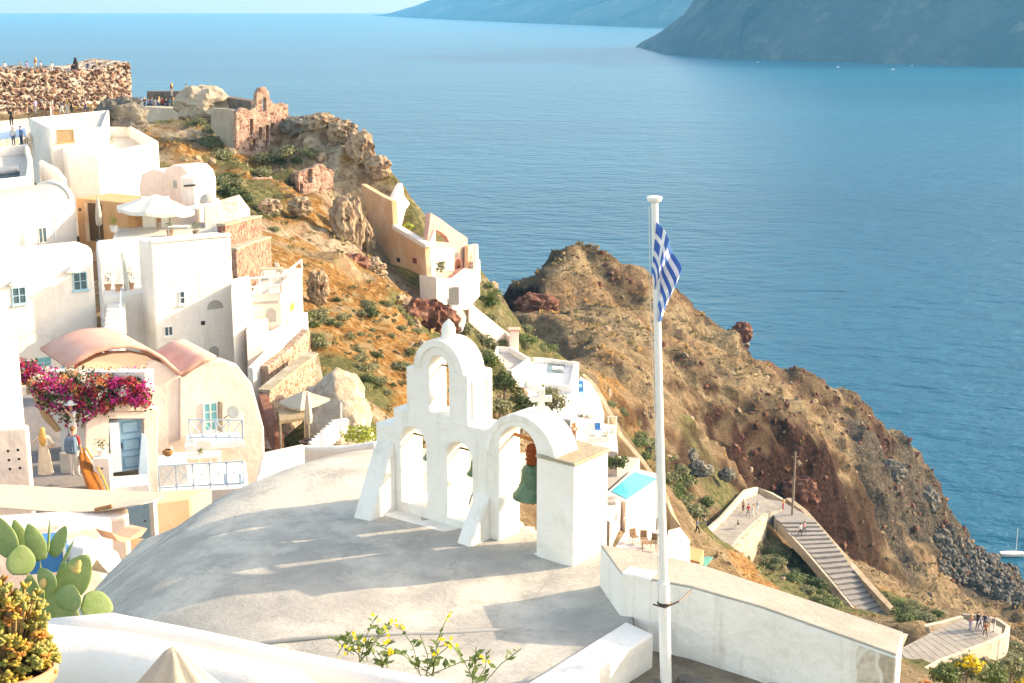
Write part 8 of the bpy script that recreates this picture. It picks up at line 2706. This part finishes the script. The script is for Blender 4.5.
patch([(820, 540), (846, 560), (862, 582), (850, 584), (830, 560)], 14, 150, 200, 0.7, 1.1, ['sage'], '# shrub outside the seaward stair wall', 'shrubs outside the stair wall', 15)
patch([(1000, 646), (1024, 644), (1024, 668), (1004, 664)], 6, 105, 160, 0.9, 1.4, ['sage', 'dark'], '# shrub outside the outer bend wall', 'shrubs outside the bend', 16)


def tree(label, foot, h, r, m_, seed, n=9):
    t = thing('tree', label, 'tree', foot)
    r_ = random.Random(seed)
    mb = MB(); foot = Vector(foot)
    mb.tube([foot - Vector((0, 0, .4)), foot + Vector((0.05, 0, h * .3)), foot + Vector((0.1, 0.05, h * .55))], [0.16, 0.12, 0.09], 8)
    for k in range(6):
        a = k * 1.05 + seed
        mb.tube([foot + Vector((0.05, 0, h * .35)), foot + Vector((r * .5 * math.cos(a), r * .5 * math.sin(a), h * .65))], [0.07, 0.03], 5)
    part_of(mb.build('trunk', PALEWOOD), t)
    mb = MB()
    for k in range(n):
        a, rr = k * 2.4, r * 0.62 * math.sqrt(k / n)
        leafball(mb, foot + Vector((rr * math.cos(a), rr * math.sin(a), h * (.72 - .18 * (k / n)) + r_.uniform(-.12, .12) * h)), (r * .5, r * .5, h * .24), 120, 0.22, seed * 20 + k)
    part_of(mb.build('crown', m_), t)


tree('dark green round tree between the bell tower and the villa wall', pt(504, 406, 108), 3.2, 1.5, DARKLEAF, 1)
tree('dark low tree directly behind the cross on the great vault', pt(522, 428, 104), 2.9, 1.5, DARKLEAF, 2)
tree('grey-green olive tree right of the cross, before the white villa block', pt(551, 425, 108), 3.6, 1.5, SAGE, 3)
tree('pale bushy tree against the side block of the bell tower', pt(499, 425, 98), 2.2, 1.2, SAGE, 4)

# agave-like palm by the peach house lane
t = thing('palm_shrub', 'spiky green palm shrub at the end of the lane by the peach house', 'palm', pt(490, 306, 144))
mb = MB(); c = pt(490, 303, 144); rs = random.Random(4)
for k in range(46):
    a = k * 2.4; el = rs.uniform(0.15, 1.3); L_ = rs.uniform(1.2, 2.0)
    d = Vector((math.cos(a) * math.cos(el), math.sin(a) * math.cos(el), math.sin(el))); s_ = d.cross(Vector((0, 0, 1))).normalized() * 0.10
    m1 = c + d * L_ * .5; e = c + d * L_ - Vector((0, 0, 0.35 * L_ * math.cos(el)))
    mb.add([c - s_, c + s_, m1 + s_ * 1.2, m1 - s_ * 1.2, e], [(0, 1, 2, 3), (3, 2, 4)])
part_of(mb.build('frond', LEAF), t)
mb = MB(); mb.tube([c - Vector((0, 0, 1.2)), c], 0.16, 7); part_of(mb.build('trunk', PALEWOOD), t)

# garden in the bottom corner with yellow flowers
YEL = mat('yellow_bloom', (0.72, 0.50, 0.02), 0.7, (0.75, 0.58, 0.05), 3, trans=0.2)
for i, (px, py, r, fl, lb) in enumerate(((945, 676, 0.8, 0, 'leafy green garden bush in the bottom corner, nearest the terrace wall end'), (968, 668, 0.9, 1, 'yellow flowering bush at the near path bend wall'), (990, 676, 0.9, 0, 'feathery green bush in the bottom corner, beside the yellow blooms'),
                                         (1012, 668, 0.9, 0, 'tall sage bush at the very corner of the garden'), (1020, 684, 0.6, 1, 'small yellow flowering bush at the corner edge'), (925, 690, 0.6, 2, 'low rust coloured bush under the terrace wall end'))):
    c = pt(px, py, 60 + i)
    t = thing('garden_bush', lb, 'bush', c - Vector((0, 0, r)))
    mb = MB(); mb2 = MB()
    for k in range(5):
        leafball(mb, c + Vector((0.5 * r * math.cos(k * 1.3), 0.4 * r * math.sin(k * 1.3), 0.25 * r * (k % 2))), (0.6 * r, 0.6 * r, 0.55 * r), 150, 0.16, 700 + i * 9 + k)
        if fl == 1:
            leafball(mb2, c + Vector((0.45 * r * math.cos(k * 1.3), -0.3 * r + 0.3 * r * math.sin(k * 1.3), 0.3 * r + 0.25 * r * (k % 2))), (0.45 * r, 0.4 * r, 0.35 * r), 60, 0.14, 800 + i * 9 + k)
    part_of(mb.build('foliage', (LEAF, SAGE, LEAF, SAGE, SAGE, ORB)[i]), t)
    if fl == 1:
        part_of(mb2.build('blossom', YEL), t)
    mb = MB(); mb.tube([c - Vector((0, 0, r + 1.0)), c], 0.08, 6); part_of(mb.build('stem', PALEWOOD), t)

# flowers peeping over the bottom of the terrace wall
mb = MB(); mbr = MB()
for i in range(14):
    c = atz(770 + i * 6.5, 684 + (i % 3), -9.43)
    leafball(mb, c, (0.05, 0.05, 0.05), 12, 0.035, 60 + i)
    if i % 2:
        leafball(mbr, c + Vector((0, -.02, .03)), (0.03, 0.03, 0.03), 8, 0.025, 90 + i)
t = thing('flower_row', 'row of tiny red flowers at the bottom of the white terrace wall', 'flowers', atz(810, 686, -9.5))
part_of(mb.build('foliage', LEAF), t); part_of(mbr.build('blossom', REDB), t)

# ------------------------------------------------------------------ ground litter: scrub and stones nobody could count
def scatter_points(n, seed, test):
    r_ = np.random.default_rng(seed)
    out = []
    while len(out) < n:
        x = r_.uniform(-60, 150, 4000); y = r_.uniform(60, 290, 4000)
        for a, b in zip(x, y):
            if len(out) >= n:
                break
            i, j = int((a - GX[0]) / 0.85), int((b - GY[0]) / 0.85)
            if ZN[i, j] > SEA + 0.5 and r_.random() < test(i, j, a, b):
                out.append((float(VX[i, j]), float(VY[i, j]), float(ZN[i, j]), i, j))
    return out


free = (1 - built) * (1 - np.clip(path_w * 1.3, 0, 1))
dens = fbm(XX / 11, YY / 11, octaves=3, seed=77)
mb = MB(); rs = random.Random(3)
V, F = [], []
for (x, y, z_, i, j) in scatter_points(10500, 5, lambda i, j, a, b: free[i, j] * float(np.clip(0.45 + dens[i, j] * 0.6, 0.05, 1)) * (1 if slope[i, j] < 0.9 else 0.25)):
    s = (0.16 + 0.42 * rs.random() ** 2) * (1.0 if y > 150 else 0.7)
    for k in range(5):
        a = rs.uniform(0, 6.28); el = rs.uniform(0.2, 1.4)
        d = Vector((math.cos(a) * math.cos(el), math.sin(a) * math.cos(el), math.sin(el)))
        sd_ = d.orthogonal().normalized() * s * .45
        c = Vector((x, y, z_ + s * .1)) + Vector((rs.gauss(0, s * .5), rs.gauss(0, s * .5), 0))
        n0 = len(V); V += [c - sd_, c + sd_, c + d * s + sd_ * .5, c + d * s - sd_ * .5]; F.append((n0, n0 + 1, n0 + 2, n0 + 3))
mb.v, mb.f = V, F
SCRUB = mat('dry_scrub', (0.19, 0.145, 0.075), 0.9, (0.085, 0.085, 0.038), 0.12, trans=0.2, col3=(0.36, 0.22, 0.08), scale3=0.09, w3=0.45)
stuff(mb.build('scrub', SCRUB))
mb = MB(); V, F = [], []
ico = bmesh.new(); bmesh.ops.create_icosphere(ico, subdivisions=1, radius=1); IV = [v.co.copy() for v in ico.verts]; IF = [[v.index for v in f.verts] for f in ico.faces]; ico.free()


def rocks(pts_, smin, smax, m_, name):
    V, F = [], []
    for (x, y, z_) in pts_:
        s = smin * (smax / smin) ** (rs.random() ** 2.2)
        sx, sy, sz = s * rs.uniform(.7, 1.3), s * rs.uniform(.7, 1.3), s * rs.uniform(.45, .9)
        q_ = Quaternion((rs.gauss(0, 1), rs.gauss(0, 1), rs.gauss(0, 1), rs.gauss(0, 1))).normalized()
        n0 = len(V)
        V += [q_ @ Vector((v.x * sx * rs.uniform(.8, 1.2), v.y * sy * rs.uniform(.8, 1.2), v.z * sz)) + Vector((x, y, z_)) for v in IV]
        F += [tuple(n0 + a for a in f) for f in IF]
    b = MB(); b.v, b.f = V, F
    return stuff(b.build(name, m_))


rocks([(p[0], p[1], p[2]) for p in scatter_points(2600, 8, lambda i, j, a, b: free[i, j] * (0.35 + 0.65 * rimc[i, j] + 0.3 * (slope[i, j] > 0.7)))], 0.12, 0.75, ROCKT, 'rubble')
rocks([(p[0], p[1], p[2]) for p in scatter_points(1300, 18, lambda i, j, a, b: free[i, j] * float(np.clip(red[i, j] + dark[i, j], 0, 1)))], 0.12, 0.7, ROCKR, 'scree')
shore = []
for i in range(1500):
    px = rs.uniform(935, 1060); py = 552 + (px - 960) * 0.45 + rs.uniform(-14, 30)
    p = hit(px, py, 200, 300)
    if p is not None and p.z < -98:
        shore.append(tuple(p))
    elif p is None:
        q_ = atz(px, py, SEA)
        if rs.random() < 0.25 and py > 548 + (px - 960) * 0.45:
            shore.append(tuple(q_))
rocks(shore, 0.25, 1.0, mat('shore_lava', (0.06, 0.058, 0.055), 0.9, (0.16, 0.15, 0.135), 0.5, 0.1, 3, 0.2), 'shore_rocks')
